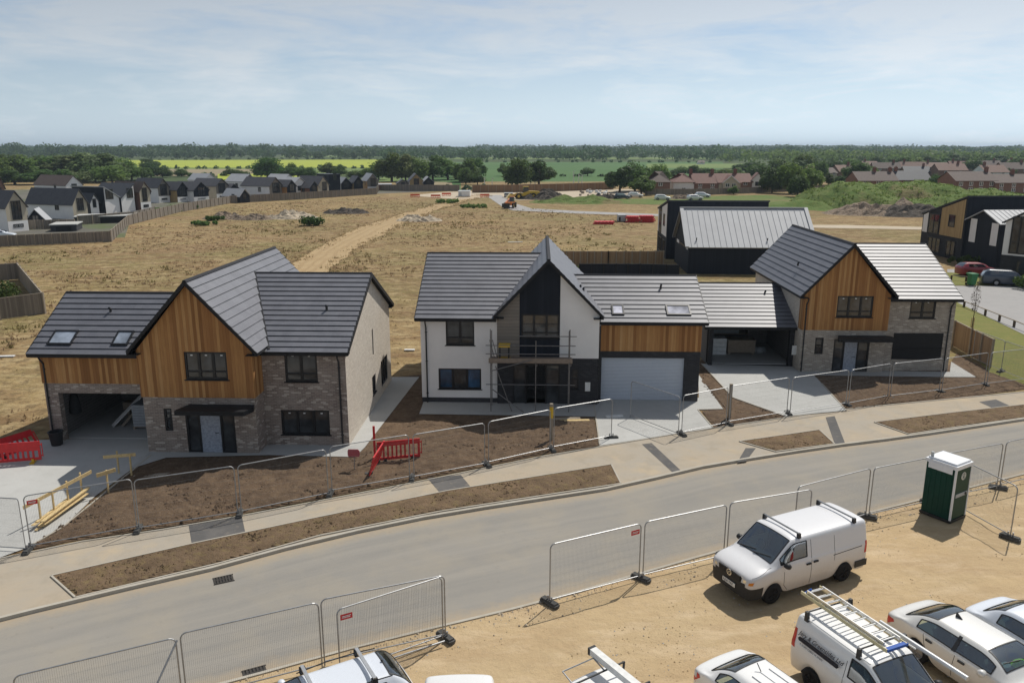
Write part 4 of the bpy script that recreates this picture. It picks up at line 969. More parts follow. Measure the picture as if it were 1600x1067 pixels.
def tall_mono(label, px, yb, ytop, w, dep, zback, rz, gable_m, x1=None):
    c = g(px, yb); z = zat(px, ytop, c.y)
    h = thing('modern_house', label, 'house', (c.x, c.y, 0), R(rz), 'dark modern houses behind the new houses')
    b = MB(); wallf(b, front(0), 0, w, 0, z); wallf(b, back(dep), 0, w, 0, zback); b.face([(w, 0, 0), (w, dep, 0), (w, dep, zback), (w, 0, z)]); b.build('cladding', 'dark_boards', h)
    b = MB(); b.face([(0, 0, 0), (0, dep, 0), (0, dep, zback), (0, 0, z)]); b.build('side_wall', 'brick_black', h)
    zm = 2.7; s = (zback-z)/dep
    b = MB(); d1 = dep*.55; b.face([(-.03, .3, zm), (-.03, d1, zm), (-.03, d1, z+s*d1-.2), (-.03, .3, z+s*.3-.2)]); b.build('timber_panel', gable_m, h)
    b = MB(); b.face([(-.03, dep*.86, zm), (-.03, dep-.2, zm), (-.03, dep-.2, zback-.1), (-.03, dep*.86, z+s*dep*.86-.1)]); b.build('render_panel', 'render_white', h)
    window(h, left(-.05), dep*.58, dep*.84, zm, zback+.2, lights=2, depth=.02, sill=False, name='glazed_screen')
    window(h, left(-.06), dep*.22, dep*.36, 3.9, 5.4, lights=1, depth=.02, sill=False); window(h, left(-.05), dep*.5, dep*.8, .4, 2.2, lights=3, depth=.02, sill=False); window(h, left(-.05), dep*.15, dep*.35, .1, 2.2, lights=2, depth=.02, sill=False, name='patio_door')
    b = MB(); b.prism([(-.12, -.12, z), (-.12, dep+.2, zback+s*.2), (-.12, dep+.2, zback+s*.2+.16), (-.12, -.12, z+.16)], (0, 0, 0), (w+.24, 0, 0)); b.build('roof', 'metal_dark_roof', h)
    return h
tall_mono('black clad house with tall flat-topped wall behind the standing seam roof', 1040, 405, 315, 12.2, 9, 5.6, -3, 'render_white')
E1 = tall_mono('black house with orange-brown timber side panel beside the red car', 1500, 408, 308, 12, 9.5, 5.0, 2, 'tan_boards')
# porch with seam roof, attached to the black timber-sided house
c = g(1545, 417); q = thing('modern_house', 'black gabled house with pale metal roof and white vertical panels, right edge', 'house', (c.x, c.y-1.2, 0), R(4), 'dark modern houses behind the new houses')
ze_, zr_ = zat(1550, 350, c.y-1), zat(1537, 328, c.y+2)
b = MB(); wallf(b, left(0), 0, 6, 0, ze_); gablef(b, left(0), 0, 6, ze_, 3, zr_-.1); wallf(b, front(0), 0, 14, 0, ze_); wallf(b, back(6), 0, 14, 0, ze_); wallf(b, right(14), 0, 6, 0, ze_); b.build('cladding', 'dark_boards', q)
b = MB(); wallf(b, left(-.05), .3, 1.5, 2.5, ze_); wallf(b, left(-.05), 4.2, 5.4, 2.5, ze_+.2); b.build('render_panel', 'render_white', q)
up = V((0, 3.3, zr_-ze_)); seam_roof(q, (-.3, -.3, ze_), (14.3, -.3, ze_), up, up.length, .6); seam_roof(q, (-.3, 6.3, ze_), (14.3, 6.3, ze_), V((0, -3.3, up.z)), up.length, .6)
window(q, front(-.05), 1, 2, .6, 2.0, lights=2, depth=.02, sill=False)
estate_house('white and black gabled house cut by the right edge beside the navy car', 1567, 1652, 440, 322, 350, 12, -52, 'render_white', 'render_white', 'metal_dark_roof', screen=(-.40, .0), base='brick_black', group='dark modern houses behind the new houses', name='modern_house')

# brick village houses on the right
def cottage(label, x0, x1, yb, ye, yr, dep, rz, wm, rm, chims=(.5,), group='brick houses of the village', wins=3, hip=False, storey2=True, gw=None, gcol=None, rows=(.62,)):
    xc = (x0+x1)/2; c = g(xc, yb); w = (x1-x0)*c.y/FPX; ze = zat(xc, ye, c.y); zr = zat(xc, yr, c.y+dep/2)
    h = thing('brick_house', label, 'house', (c.x, c.y, 0), R(rz), group)
    b = MB(); wallf(b, front(0), -w/2, w/2, 0, ze); wallf(b, back(dep), -w/2, w/2, 0, ze); wallf(b, left(-w/2), 0, dep, 0, ze); wallf(b, right(w/2), 0, dep, 0, ze)
    if not hip: gablef(b, left(-w/2), 0, dep, ze, dep/2, zr-.1); gablef(b, right(w/2), 0, dep, ze, dep/2, zr-.1)
    b.build('wall', wm, h)
    mb = MB(); o = .35; a = dep*.45 if hip else -o
    A, B, C, D4 = (-w/2-o, -o, ze-.15), (w/2+o, -o, ze-.15), (w/2+o, dep+o, ze-.15), (-w/2-o, dep+o, ze-.15); P, Q = (-w/2+a, dep/2, zr), (w/2-a, dep/2, zr)
    mb.face([A, B, Q, P]); mb.face([C, D4, P, Q])
    if hip: mb.face([B, C, Q]); mb.face([D4, A, P])
    mb.face([A, B, (B[0], B[1], B[2]-.15), (A[0], A[1], A[2]-.15)]); r = mb.build('roof', rm, h)
    for k in chims:
        cb = MB(); x = -w/2+w*k; cb.box(x-.45, x+.45, dep/2-.4, dep/2+.4, zr-1.0, zr+1.1); cb.box(x-.5, x+.5, dep/2-.45, dep/2+.45, zr+1.1, zr+1.25); ch = cb.build('chimney', 'chimney_brick', r)
        pb = MB(); pb.lathe([(.12, zr+1.25), (.1, zr+1.6)], 8, (x-.2, dep/2, 0)); pb.lathe([(.12, zr+1.25), (.1, zr+1.6)], 8, (x+.2, dep/2, 0)); pb.build('chimney_pot', 'tile_rust', ch)
    for k in range(wins):
        u = -w/2+w*(k+.5)/wins
        for z0 in [ze*q for q in rows]: window(h, front(-.04), u-.6, u+.6, z0, z0+1.15, lights=2, depth=.02, sill=False, fr=.12, frame='white_paint')
    if gw:                                            # projecting front gable
        u0, u1 = gw[0]*w, gw[1]*w; um = (u0+u1)/2; zt_ = ze+(u1-u0)*.42; f = front(-.9)
        b = MB(); wallf(b, f, u0, u1, 0, ze); wallf(b, left(u0), -.9, 0, 0, ze); wallf(b, right(u1), -.9, 0, 0, ze); gablef(b, f, u0, u1, ze, um, zt_); b.build('gable_wall', gcol, h)
        b = MB()
        for e in (u0-.3, u1+.3): b.prism([(e, -1.2, ze-.25), (um, -1.2, zt_), (um, -1.2, zt_+.15), (e, -1.2, ze-.1)], (0, 0, 0), (0, dep/2+1, 0))
        gr_ = b.build('gable_roof', rm, h)
        for e in (u0-.3, u1+.3): b = MB(); b.bar((e, -1.23, ze-.2), (um, -1.23, zt_+.05), .05, .22); b.build('barge_board', 'white_paint', gr_)
        window(h, front(-.94), um-1.6, um-.3, ze-1.4, ze-.3, lights=2, depth=.02, sill=False, frame='white_paint'); window(h, front(-.94), um+.3, um+1.6, ze-1.4, ze-.3, lights=2, depth=.02, sill=False, frame='white_paint')
    return h
cottage('brick house with steep brown hipped roof, left of the cottages behind dark trees', 1017, 1046, 303, 284, 268, 9, 0, 'brick_red', 'tile_brown', (), hip=True, wins=1)
cottage('cottage with red-brown hipped roof and white rendered front', 1052, 1084, 301, 284, 271, 9, 0, 'render_white', 'tile_red', (.95,), hip=True, wins=1, rows=(.1,))
cottage('red brick cottage with two white dormer windows and red roof', 1084, 1122, 301, 286, 271, 9, 0, 'brick_red', 'tile_red', (.85,), wins=2, rows=(.12, .62))
cottage('cottage with red tile-hung front gable edged white', 1122, 1156, 301, 285, 271, 9, 0, 'render_beige', 'tile_red', (.9,), wins=1, gw=(-.32, .36), gcol='render_beige')
cottage('brick cottage with red roof left of the pale blue gable', 1154, 1174, 299, 284, 271, 9, 0, 'brick_red', 'tile_red', (), wins=1)
estate_house('pale blue-white gabled house at the right end of the cottage row', 1172, 1194, 299, 271, 284, 8, -12, 'render_white', 'render_white', 'tile_red', group='brick houses of the village', name='brick_house')
cottage('dark brick house with brown roof and tall chimneys, nearest left of the green mounds', 1340, 1402, 297, 282, 268, 9, 4, 'brick_red', 'tile_brown', (.55, .95), wins=3, rows=(.2, .6))
cottage('brick house with slate solar roof behind the green mounds', 1404, 1453, 293, 281, 267, 9, 0, 'brick_red', 'metal_dark_roof', (.05,), wins=2, rows=(.55,))
cottage('long dark brick house with brown roof, above the black timber-sided house', 1490, 1556, 304, 282, 268, 9, 5, 'brick_red', 'tile_brown', (.95,), wins=4, rows=(.2, .6))
cottage('brown-roofed brick house cut by the right edge', 1552, 1612, 304, 285, 272, 9, 5, 'brick_red', 'tile_brown', (.7,), wins=3, rows=(.2, .6))
far = [(1262, 1287, 280, 271, 260, 'tile_rust', 'brick_red'), (1288, 1308, 279, 270, 262, 'tile_brown', 'render_beige'), (1310, 1338, 277, 268, 258, 'tile_rust', 'brick_red'), (1366, 1405, 272, 263, 254, 'tile_brown', 'brick_red'),
       (1408, 1446, 270, 262, 253, 'tile_rust', 'brick_red'), (1415, 1452, 277, 269, 260, 'metal_dark_roof', 'brick_red'), (1446, 1480, 270, 261, 254, 'tile_rust', 'brick_red'), (1466, 1510, 278, 266, 256, 'tile_rust', 'brick_red'),
       (1486, 1522, 268, 260, 252, 'tile_red', 'brick_red'), (1524, 1562, 268, 259, 251, 'tile_brown', 'render_beige'), (1536, 1578, 281, 269, 258, 'tile_rust', 'render_white'), (1566, 1612, 276, 264, 254, 'tile_brown', 'brick_red'), (1350, 1372, 266, 259, 252, 'tile_rust', 'render_beige'), (1578, 1612, 267, 258, 250, 'tile_rust', 'brick_red')]
ordn = ['first', 'second', 'third', 'fourth', 'fifth', 'sixth', 'seventh', 'eighth', 'ninth', 'tenth', 'eleventh', 'twelfth', 'thirteenth', 'fourteenth', 'fifteenth', 'sixteenth', 'seventeenth', 'eighteenth', 'nineteenth', 'twentieth']
desc = {'tile_rust': 'rust-roofed', 'tile_brown': 'brown-roofed', 'tile_red': 'red-roofed', 'metal_dark_roof': 'slate-grey-roofed'}
far.sort(key=lambda a: a[0]+a[1])
for k, (x0, x1, yb, ye, yr, rm, wm) in enumerate(far):
    cottage(f'{desc[rm]} house among far village rooftops, {ordn[k]} from the left', x0, x1, yb, ye, yr, 8, random.choice((-8, 0, 6, 12)), wm, rm, (.2,) if k % 2 else (.8,), wins=2, group='far village rooftops')
cottage('tiny white farmhouse far off between the fields', 1092, 1101, 257, 254, 251, 8, 0, 'render_white', 'tile_brown', (), wins=1, group='far village rooftops')

# ---------------------------------------------------------------- temporary mesh fence panels
def fence_proto():
    W_, H_ = 3.45, 2.0; r = .021
    def frame():
        mb = MB(); c = .16; P = [(0, 0, .02), (0, 0, H_-c)]
        P += [(c-c*cos(a*pi/8), 0, H_-c+c*sin(a*pi/8)) for a in range(1, 5)]
        P += [(W_-c+c*sin(a*pi/8), 0, H_-c+c*cos(a*pi/8)) for a in range(0, 5)]+[(W_, 0, .02)]
        mb.tube(P, r, 8); mb.tube([(0, 0, .15), (W_, 0, .15)], r*.9, 8); mb.build('frame', 'galv', p)
    p = thing('mesh_fence_panel', '', 'fence panel'); frame()
    mb = MB()
    n = 72
    for k in range(1, n): x = W_*k/n; mb.tube([(x, 0, .16), (x, 0, H_-.02-(.08 if k in (1, n-1) else 0))], .0021, 3, caps=False)
    for k in range(1, 7): z = .16+(H_-.2)*k/7; mb.tube([(.01, .004, z), (W_-.01, .004, z)], .0016, 3, caps=False)
    mb.build('mesh_infill', 'galv_mesh', p, uv=False)
    return p
FP = fence_proto(); first = [True]
def panel(a, b, label, grp, lean=0.0, z=0.0):
    """a, b: ground points of the two posts"""
    global FP
    o = FP if first[0] else copy_tree(FP); first[0] = False
    d = V(b)-V(a); o.location = (a[0], a[1], z); o.rotation_euler = (lean, 0, atan2(d.y, d.x)); o.scale = (d.length/3.45, 1, 1)
    o['label'] = label; o['group'] = grp
    return o
fb_first = [None]
def foot(p, rz, label, z=0.0):
    if fb_first[0] is None:
        t = thing('rubber_base_block', label, 'base block', (p[0], p[1], z), rz, 'rubber base blocks under the mesh fences')
        mb = MB(); mb.prism([(-.33, -.11, 0), (.33, -.11, 0), (.36, 0, 0), (.33, .11, 0), (-.33, .11, 0), (-.36, 0, 0)], (0, 0, 0), (0, 0, .08)); mb.prism([(-.30, -.085, .08), (.30, -.085, .08), (.30, .085, .08), (-.30, .085, .08)], (0, 0, 0), (0, 0, .05)); mb.build('block', 'block_foot', t)
        [MB().tube([(x, 0, .12), (x, 0, .26)], .03, 8).build('socket', 'galv', t) for x in (-.08, .08)]; fb_first[0] = t
    else:
        t = copy_tree(fb_first[0]); t.location = (p[0], p[1], z); t.rotation_euler = (0, 0, rz)
    t['label'] = label; return t
GF = 'mesh fence panels along the far footpath'; GN = 'mesh fence panels along the site edge of the road'
near2 = lambda px, py: g(px, py, 2.0)
far_posts = [((-25, 776), (28, 779)), ((36, 775), (205, 748)), ((209, 750), (365, 728)), ((371, 727), (509, 702)), ((515, 698), (638, 679)), ((645, 679), (757, 661)), ((763, 659), (860, 640)), ((866, 638), (957, 623)),
             ((1068, 618), (1138, 605)), ((1143, 603), (1234, 590)), ((1239, 590), (1327, 578)), ((1331, 578), (1393, 568)), ((1397, 568), (1474, 560)), ((1478, 560), (1545, 551)), ((1549, 551), (1625, 543))]
where = ['at the extreme left, beside the white drive', 'with a small red tag, across the foot of the left drive', 'across the left garden soil, right of the red-tagged one', 'before the left house doorway soil, left of the sawn dark patch', 'left of the two red barriers', 'just right of the red barriers', 'before the soil left of the white house scaffold', 'ending at the open drive of the white house',
         'across the soil right of the white house drive', 'across the white drive of the open garage link', 'at the right edge of the garage link drive', 'before the cedar gable house soil', 'before the boarded window of the right house', 'right of the right house corner', 'at the right edge of the picture, far pavement']
P_ends = []
for k, (a, b) in enumerate(far_posts):
    A, B = near2(*a), near2(*b); panel(A.xy.to_3d(), B.xy.to_3d(), 'grey mesh fence panel '+where[k], GF); P_ends.append((A, B))
fr_ = atan2(1, 1.8)
foot_desc = ['left end of the far pavement fence', 'beside the white drive kerb', 'before the left soil plot', 'left of the first dark pavement patch', 'right of the first dark patch', 'below the red barriers', 'right of the red barriers', 'below the timber post sign', 'at the open white drive', 'on the right of the white drive', 'on the soil strip between the drives', 'on the garage link drive', 'at the drive corner', 'below the boarded window', 'right of the right house', 'near the right picture edge']
for k, (A, B) in enumerate(P_ends): foot(((A.x+P_ends[k-1][1].x)/2 if k and k != 8 else A.x, (A.y+P_ends[k-1][1].y)/2 if k and k != 8 else A.y), fr_+pi/2+random.uniform(-.5, .2), 'dark rubber base block '+foot_desc[k])
foot(P_ends[7][1], fr_-.4, 'dark rubber base block at the free end left of the open drive')
# open leaf of the gate over the drive
A, B = near2(1063, 620), near2(987, 595); panel(A.xy.to_3d(), B.xy.to_3d(), 'grey mesh fence panel swung open inward over the white house drive', GF)
near_posts = [((20, 1056), (274, 995), 'in the bottom left corner over the road'), ((281, 989), (497, 940), 'second from the left along the site side of the road'), ((501, 936), (694, 898), 'behind the roof of the silver estate car'), ((526, 952), (690, 900), 'with red tag, leaning double against its neighbour above the silver estate'),
              ((860, 850), (1002, 817), 'with red tag, left one of the pair beside the open gap'), ((1008, 815), (1136, 788), 'between the red-tagged one and the silver van'), ((1141, 785), (1269, 764), 'behind the silver van windscreen'), ((1247, 760), (1361, 731), 'between the silver van roof and the green toilet'),
              ((1366, 731), (1459, 713), 'just left of the green toilet'), ((1464, 711), (1568, 692), 'behind and right of the green toilet'), ((1573, 690), (1680, 668), 'cut by the right edge beyond the toilet')]
NP = []
for a, b, w_ in near_posts:
    A, B = near2(*a), near2(*b); panel(A.xy.to_3d(), B.xy.to_3d(), 'grey mesh fence panel '+w_, GN, z=-.01); NP.append((A, B))
A, B = near2(1470, 702), near2(1591, 760); panel(A.xy.to_3d(), B.xy.to_3d(), 'grey mesh fence panel turned back into the sand beside the green toilet', GN, z=-.01)
fd2 = ['under the second panel joint, bottom left', 'where the two tagged panels meet above the silver estate', 'at the free end beside the gap', 'between the red-tagged panel and its neighbour', 'left of the silver van bonnet', 'behind the silver van', 'right of the silver van', 'behind the green toilet', 'right of the green toilet', 'at the sand end of the turned panel']
pts = [(NP[0][1]+NP[1][0])/2, NP[2][1], NP[4][0], (NP[4][1]+NP[5][0])/2, (NP[5][1]+NP[6][0])/2, NP[7][0], (NP[7][1]+NP[8][0])/2, (NP[8][1]+NP[9][0])/2, (NP[9][1]+NP[10][0])/2, B]
for p, l in zip(pts, fd2): foot(p, R(-35)+random.uniform(-.3, .3), 'dark rubber base block '+l)
tagp = [(P_ends[1][0].lerp(P_ends[1][1], .07), 'far panel by the white drive'), (NP[4][0].lerp(NP[4][1], .93), 'panel beside the open gap'), (NP[3][0].lerp(NP[3][1], .08), 'double panel above the silver estate'), (P_ends[3][0].lerp(P_ends[3][0], .0), '')]
for p, l in tagp[:3]:
    mb = MB(); mb.box(-.16, .16, -.03, -.026, 0, .16); mb.cur = 1; mb.box(-.12, .12, -.032, -.0305, .09, .11); mb.box(-.12, .10, -.032, -.0305, .05, .07)
    o = mb.build('fence_tag', ['plastic_red', 'plate_white'], loc=(p.x, p.y, 1.66), rz=R(28)); tag(o, 'small red tag hung on the '+l, 'tag', 'red tags on fence panels')
# diagonal braces lying against the near fence
def stay(p, q, label, m='galv', r=.025):
    mb = MB(); mb.tube([p, q], r, 8); o = mb.build('fence_brace', m); tag(o, label, 'brace')
J = (NP[0][1]+NP[1][0])/2; stay((J.x, J.y-.05, 1.9), (J.x-.75, J.y-1.6, .02), 'steel stay propping the fence joint in the bottom left corner')
J = NP[2][1]; stay((J.x, J.y-.3, .12), (J.x-2.6, J.y-1.75, .1), 'pale tube lying beside the silver estate roof')
# ---------------------------------------------------------------- portable toilet
tb = g(1483, 817); rt = R(32); px_ = V((cos(rt), sin(rt), 0)); ct = tb
T_ = thing('portable_toilet', 'dark green portable toilet with white roof standing on the sand', 'portable toilet', (ct.x, ct.y, 0), rt)
# local: x to the right along the door face, -y is the door side ; left side face along +y
tw, td, th = .98, 1.12, 2.12
mb = MB(); mb.box(0, tw, 0, td, .1, th); 
for k in range(5): mb.box(-.012, -.001, .12+k*.2, .2+k*.2, .25, 1.9)
mb.build('cabin', 'toilet_green', T_)
mb = MB()
for x in (-.03, tw-.03): mb.box(x, x+.06, -.035, .03, .08, th+.02)
mb.box(.03, tw-.03, -.035, .03, th-.04, th+.02); mb.build('door_frame', 'toilet_white', T_)
mb = MB(); mb.box(.05, tw-.05, -.025, -.002, .14, th-.06); dr = mb.build('door', 'toilet_green', T_)
mb = MB(); mb.box(.12, tw-.1, -.045, -.027, .98, 1.12); mb.build('door_band', 'cabin_grey', dr)
mb = MB(); mb.tube([(.74, -.045, 1.05), (.74, -.075, 1.05)], .05, 12); mb.build('latch', 'black_plastic', dr)
mb = MB(); mb.lathe([(.001, -.034), (.15, -.034), (.15, -.027)], 24, (.5, 0, 1.78), 'y'); mb.cur = 1; mb.lathe([(.10, -.037), (.12, -.037)], 24, (.5, 0, 1.78), 'y'); mb.box(.46, .54, -.037, -.036, 1.70, 1.82); mb.lathe([(.001, -.038), (.03, -.038)], 10, (.5, 0, 1.86), 'y'); mb.build('emblem', ['plate_white', 'toilet_green'], dr)
mb = MB(); z = th
mb.prism([(-.05, -.05, z), (tw+.05, -.05, z), (tw+.05, td+.04, z), (-.05, td+.04, z)], (0, 0, -.02), (0, 0, .12)); mb.prism([(.02, .02, z+.12), (tw-.02, .02, z+.12), (tw-.02, td-.03, z+.12), (.02, td-.03, z+.12)], (0, 0, 0), (0, 0, .07)); mb.box(-.065, -.05, .1, td-.1, z-.22, z+.04)
mb.build('roof', 'toilet_white', T_); mb = MB(); mb.tube([(.1, td-.12, z+.19), (.1, td-.12, z+.36)], .055, 10); mb.build('vent_pipe', 'cabin_grey', T_)
mb = MB(); mb.box(-.04, tw+.04, -.04, td+.04, .0, .1); mb.build('skid', 'black_plastic', T_)
# ---------------------------------------------------------------- plastic barriers
def barrier(loc, rz, label, m='plastic_red', feet='plastic_yellow', lean=0.0, L=2.0, grp='plastic pedestrian barriers', n=8, solid=.3):
    t = thing('plastic_barrier', label, 'barrier', loc, rz, grp); t.rotation_euler = (lean, 0, rz)
    mb = MB(); H_ = 1.0; z0 = .14
    mb.box(0, L, -.025, .025, z0, z0+.12); mb.box(0, L, -.025, .025, H_-solid, H_); mb.box(0, .1, -.025, .025, z0+.12, H_-solid); mb.box(L-.1, L, -.025, .025, z0+.12, H_-solid)
    for k in range(1, n): x = .1+(L-.2)*k/n; mb.box(x-.04, x+.04, -.022, .022, z0+.12, H_-solid)
    mb.box(L, L+.06, -.015, .015, .3, .36); mb.box(L, L+.06, -.015, .015, .8, .86); mb.box(L+.06, L+.09, -.015, .015, .28, .9); mb.box(.05, L-.05, -.034, -.026, H_-.06, H_-.02)
    mb.build('panel', m, t)
    for x in (.35, L-.35):
        fb = MB(); fb.box(x-.09, x+.09, -.25, .25, 0, .07); fb.box(x-.05, x+.05, -.06, .06, .07, .2); fb.build('foot', feet, t)
    return t
a, b = g(-22, 729), g(66, 722); barrier(a, atan2(b.y-a.y, b.x-a.x), 'red plastic barrier on yellow feet standing on the white drive', L=(b-a).length, n=10, solid=.42)
a, b = g(2, 722), g(52, 702); barrier((a.x-.2, a.y, 0), R(62), 'red plastic barrier tipped back behind the yellow-footed one', lean=R(-38), feet='black_plastic')
a, b = g(590, 724), g(654, 718); barrier((a.x, a.y, 0), atan2(b.y-a.y, b.x-a.x)+.02, 'red slatted barrier facing the road beside the side path', L=1.9, feet='black_plastic', n=9, solid=.22)
a, b = g(576, 748), g(592, 722); barrier((a.x, a.y, 0), atan2(b.y-a.y, b.x-a.x), 'red slatted barrier seen nearly edge-on, left of the one facing the road', lean=R(14), L=2.0, feet='black_plastic', n=9, solid=.22)
a = g(586, 718); mb = MB(); mb.box(-.05, .05, -.02, .02, 0, 1.55); tag(mb.build('marker_stake', 'plastic_red', loc=(a.x, a.y, .04)), 'thin red stake standing behind the pair of slatted barriers', 'stake')
a = g(554, 735); t = thing('warning_sign', 'small red rounded sign on a thin stake below the lit brick wall', 'sign', (a.x, a.y, .02)); mb = MB(); mb.prism([(-.22, 0, .62), (.22, 0, .62), (.26, 0, .68), (.26, 0, .88), (.18, 0, .96), (-.22, 0, .96), (-.26, 0, .9), (-.26, 0, .68)], (0, -.012, 0), (0, .012, 0)); mb.build('plate', 'sign_red', t); mb = MB(); mb.tube([(0, .03, 0), (0, .03, .9)], .02, 6); mb.build('stake', 'galv', t)
for k, (x, y, l) in enumerate(((648, 309, 'leftmost of the four far barriers'), (680, 310, 'left of the haul road mouth'), (697, 307, 'nearest the white hut'), (757, 309, 'right of the white hut'))):
    a = g(x, y); barrier((a.x-1.2, a.y, 0), .1*k, 'orange-red barrier far off on the site, '+l, 'plastic_orange', 'plastic_orange', L=2.6, n=4, solid=.5, grp='orange barriers far off on the site')
# ---------------------------------------------------------------- timber handrail formwork beside the left drive
pin = [(65, 820), (86, 806), (108, 790), (129, 776), (170, 772), (206, 745), (186, 740)]
FWg = 'pine stakes of the drive edge formwork'
names = ['nearest the red-tagged fence panel', 'second from the road', 'third from the road', 'fourth, at the edge of the shade', 'with a short crosspiece, standing on the dark soil', 'farthest from the road, in the shade', 'in the shade beside the farthest one']
SP = [g(x, y) for x, y in pin]
for p, l in zip(SP, names):
    mb = MB(); mb.bar((0, 0, 0), (.02, 0, 1.02), .07, .05); tag(mb.build('timber_stake', 'pine', loc=(p.x, p.y, .02)), 'sawn pine stake '+l, 'stake', FWg)
def plank(p, q, w, h, label, m='pine', name='timber_rail', grp=None): mb = MB(); mb.bar(p, q, w, h); o = mb.build(name, m); tag(o, label, 'plank', grp); return o
rz_ = lambda a, z, dx=0, dy=0: (a.x+dx, a.y+dy-.05, z)
plank(rz_(SP[0], .86, -.35, -.3), rz_(SP[3], .98, .35, .3), .03, .14, 'long pine rail fixed across the four sunlit stakes'); plank(rz_(SP[4], .92, -.25, -.22), rz_(SP[4], .98, .3, .25), .03, .16, 'short pine crosspiece on the stake in the soil'); plank(rz_(SP[6], .9, -.4, -.3), rz_(SP[5], .96, .2, .2), .03, .14, 'pine rail in the shade by the garage')
A, B = g(52, 832), g(136, 770)
for k in range(9):
    o = V((random.uniform(-.1, .45), random.uniform(-.35, .25), .05+.035*k)); a = A.lerp(B, random.uniform(0, .25))+o; b_ = A.lerp(B, random.uniform(.72, 1.0))+o+V((random.uniform(-.1, .1), random.uniform(-.12, .12), .02))
    plank(a, b_, random.uniform(.1, .2), .03, 'loose pine board in the pile along the drive edge', name='loose_board', grp='loose pine boards beside the drive')
# planks and debris
for x, y, L, rz, m, l in ((960, 652, .9, .2, 'white_paint', 'white board lying on the white house drive'), (895, 659, 1.7, .05, 'pine', 'pale plank on the soil heap left of the open drive'), (884, 656, 1.5, .12, 'grey_timber', 'grey plank behind the pale one on the soil heap'), (640, 548, .7, 0, 'white_paint', 'white block lying on the field between the houses'), (8, 558, 1.2, .1, 'white_paint', 'white offcut on the field at the left edge'), (805, 379, 2.2, .2, 'white_paint', 'white sheet lying on the field behind the ridge'), (240, 745, 1.6, .2, 'grey_timber', 'grey board on the shaded soil before the left door')):
    p = g(x, y); mb = MB(); mb.box(-L/2, L/2, -.13, .13, 0, .06); tag(mb.build('loose_plank', m, loc=(p.x, p.y, .04), rz=rz), l, 'plank')
p = g(861, 690); t = thing('timber_post', 'short round timber post with yellow band in front of the scaffold', 'post', (p.x, p.y, 0)); mb = MB(); mb.lathe([(.085, 0), (.085, 1.9), (.001, 1.9)], 14); mb.build('shaft', 'grey_timber', t); mb = MB(); mb.lathe([(.09, 1.2), (.09, 1.75)], 14); mb.build('band', 'plastic_yellow', t)
p = g(1139, 655); t = thing('timber_post', 'grey square timber post on the soil strip between the drives', 'post', (p.x, p.y, 0)); mb = MB(); mb.box(-.07, .07, -.07, .07, 0, 1.9); mb.build('shaft', 'grey_timber', t)
# gully gratings
for x, y, l in ((349, 902, 'under the long soil verge'), (398, 1047, 'at the near road edge, bottom left')):
    p = g(x, y); t = thing('gully_grating', 'black iron gully grating '+l, 'drain', (p.x, p.y, -.075), R(26), 'gully gratings'); mb = MB()
    for k in range(7): mb.box(-.3+k*.09, -.25+k*.09, -.2, .2, 0, .02)
    mb.box(-.32, .32, -.22, -.2, 0, .022); mb.box(-.32, .32, .2, .22, 0, .022); mb.box(-.3, .3, -.02, .02, 0, .021); mb.build('grate', 'gate_iron', t); mb = MB(); mb.box(-.3, .3, -.2, .2, -.0, .004); mb.build('pit', 'soil_pipe', t)
# ---------------------------------------------------------------- scaffolding on house B (tubes and platform of one tower)
SC = thing('scaffold', 'steel tube scaffold with a boarded platform before the white house doorway', 'scaffold', (OB.x, OB.y, 0), YAW)
yf, yb_ = -1.5, -.45; xs = (3.85, 6.2, 7.95); pz = 2.72
for x in xs:
    for y, z in ((yf, 4.5 if x != 6.2 else 3.9), (yb_, 4.2)):
        if x == 6.2 and y == yb_: continue
        mb = MB(); mb.tube([(x, y, .05), (x, y, z)], .027, 8); mb.build('standard', 'scaffold_steel', SC)
for z in (3.2, 3.65, 1.55): mb = MB(); mb.tube([(3.6, yf-.05, z), (8.25, yf-.05, z)], .024, 8); mb.build('guard_rail', 'scaffold_steel', SC)
for z in (4.15,): mb = MB(); mb.tube([(5.3, yf-.05, z), (8.3, yf-.05, z)], .024, 8); mb.build('guard_rail', 'scaffold_steel', SC)
for x in xs: mb = MB(); mb.tube([(x+.06, yf-.2, pz-.1), (x+.06, yb_+.2, pz-.1)], .032, 8); mb.build('transom', 'scaffold_steel', SC)
mb = MB(); 
for k in range(5): mb.box(3.75, 8.1, yf+.0+k*.235, yf+.225+k*.235, pz-.03, pz+.012)
mb.build('platform', 'scaffold_board', SC); mb = MB(); mb.box(3.75, 8.1, yf-.045, yf-.005, pz+.02, pz+.24); mb.build('toe_board', 'scaffold_board', SC)
for p, q in (((3.9, yf-.1, 2.3), (6.0, yf-.1, 2.9)), ((3.95, yf-.12, 1.3), (5.6, yf-.12, .05)), ((4.1, yf+.1, 2.5), (4.95, yf+.05, .05))): mb = MB(); mb.tube([p, q], .025, 8); mb.build('brace', 'scaffold_steel', SC)
for x in (3.8, 3.95): mb = MB(); mb.tube([(x, yf+.1, 3.9), (x+.25, yf+.5, 2.75)], .02, 6); mb.build('ladder_rail', 'scaffold_steel', SC)
o = wl(OB, 4.55, -1.0, pz+.02); t = thing('site_radio_crate', 'yellow and black plastic stand on the scaffold platform', 'work stand', o, YAW); t.name = 'work_stand'; mb = MB(); mb.box(-.3, .3, -.2, .2, .72, .86); mb.box(-.3, .3, -.2, .2, .0, .12); mb.build('yellow_tray', 'plastic_yellow', t); mb = MB(); mb.box(-.27, -.2, -.15, .15, .12, .72); mb.box(.2, .27, -.15, .15, .12, .72); mb.build('legs', 'black_plastic', t)
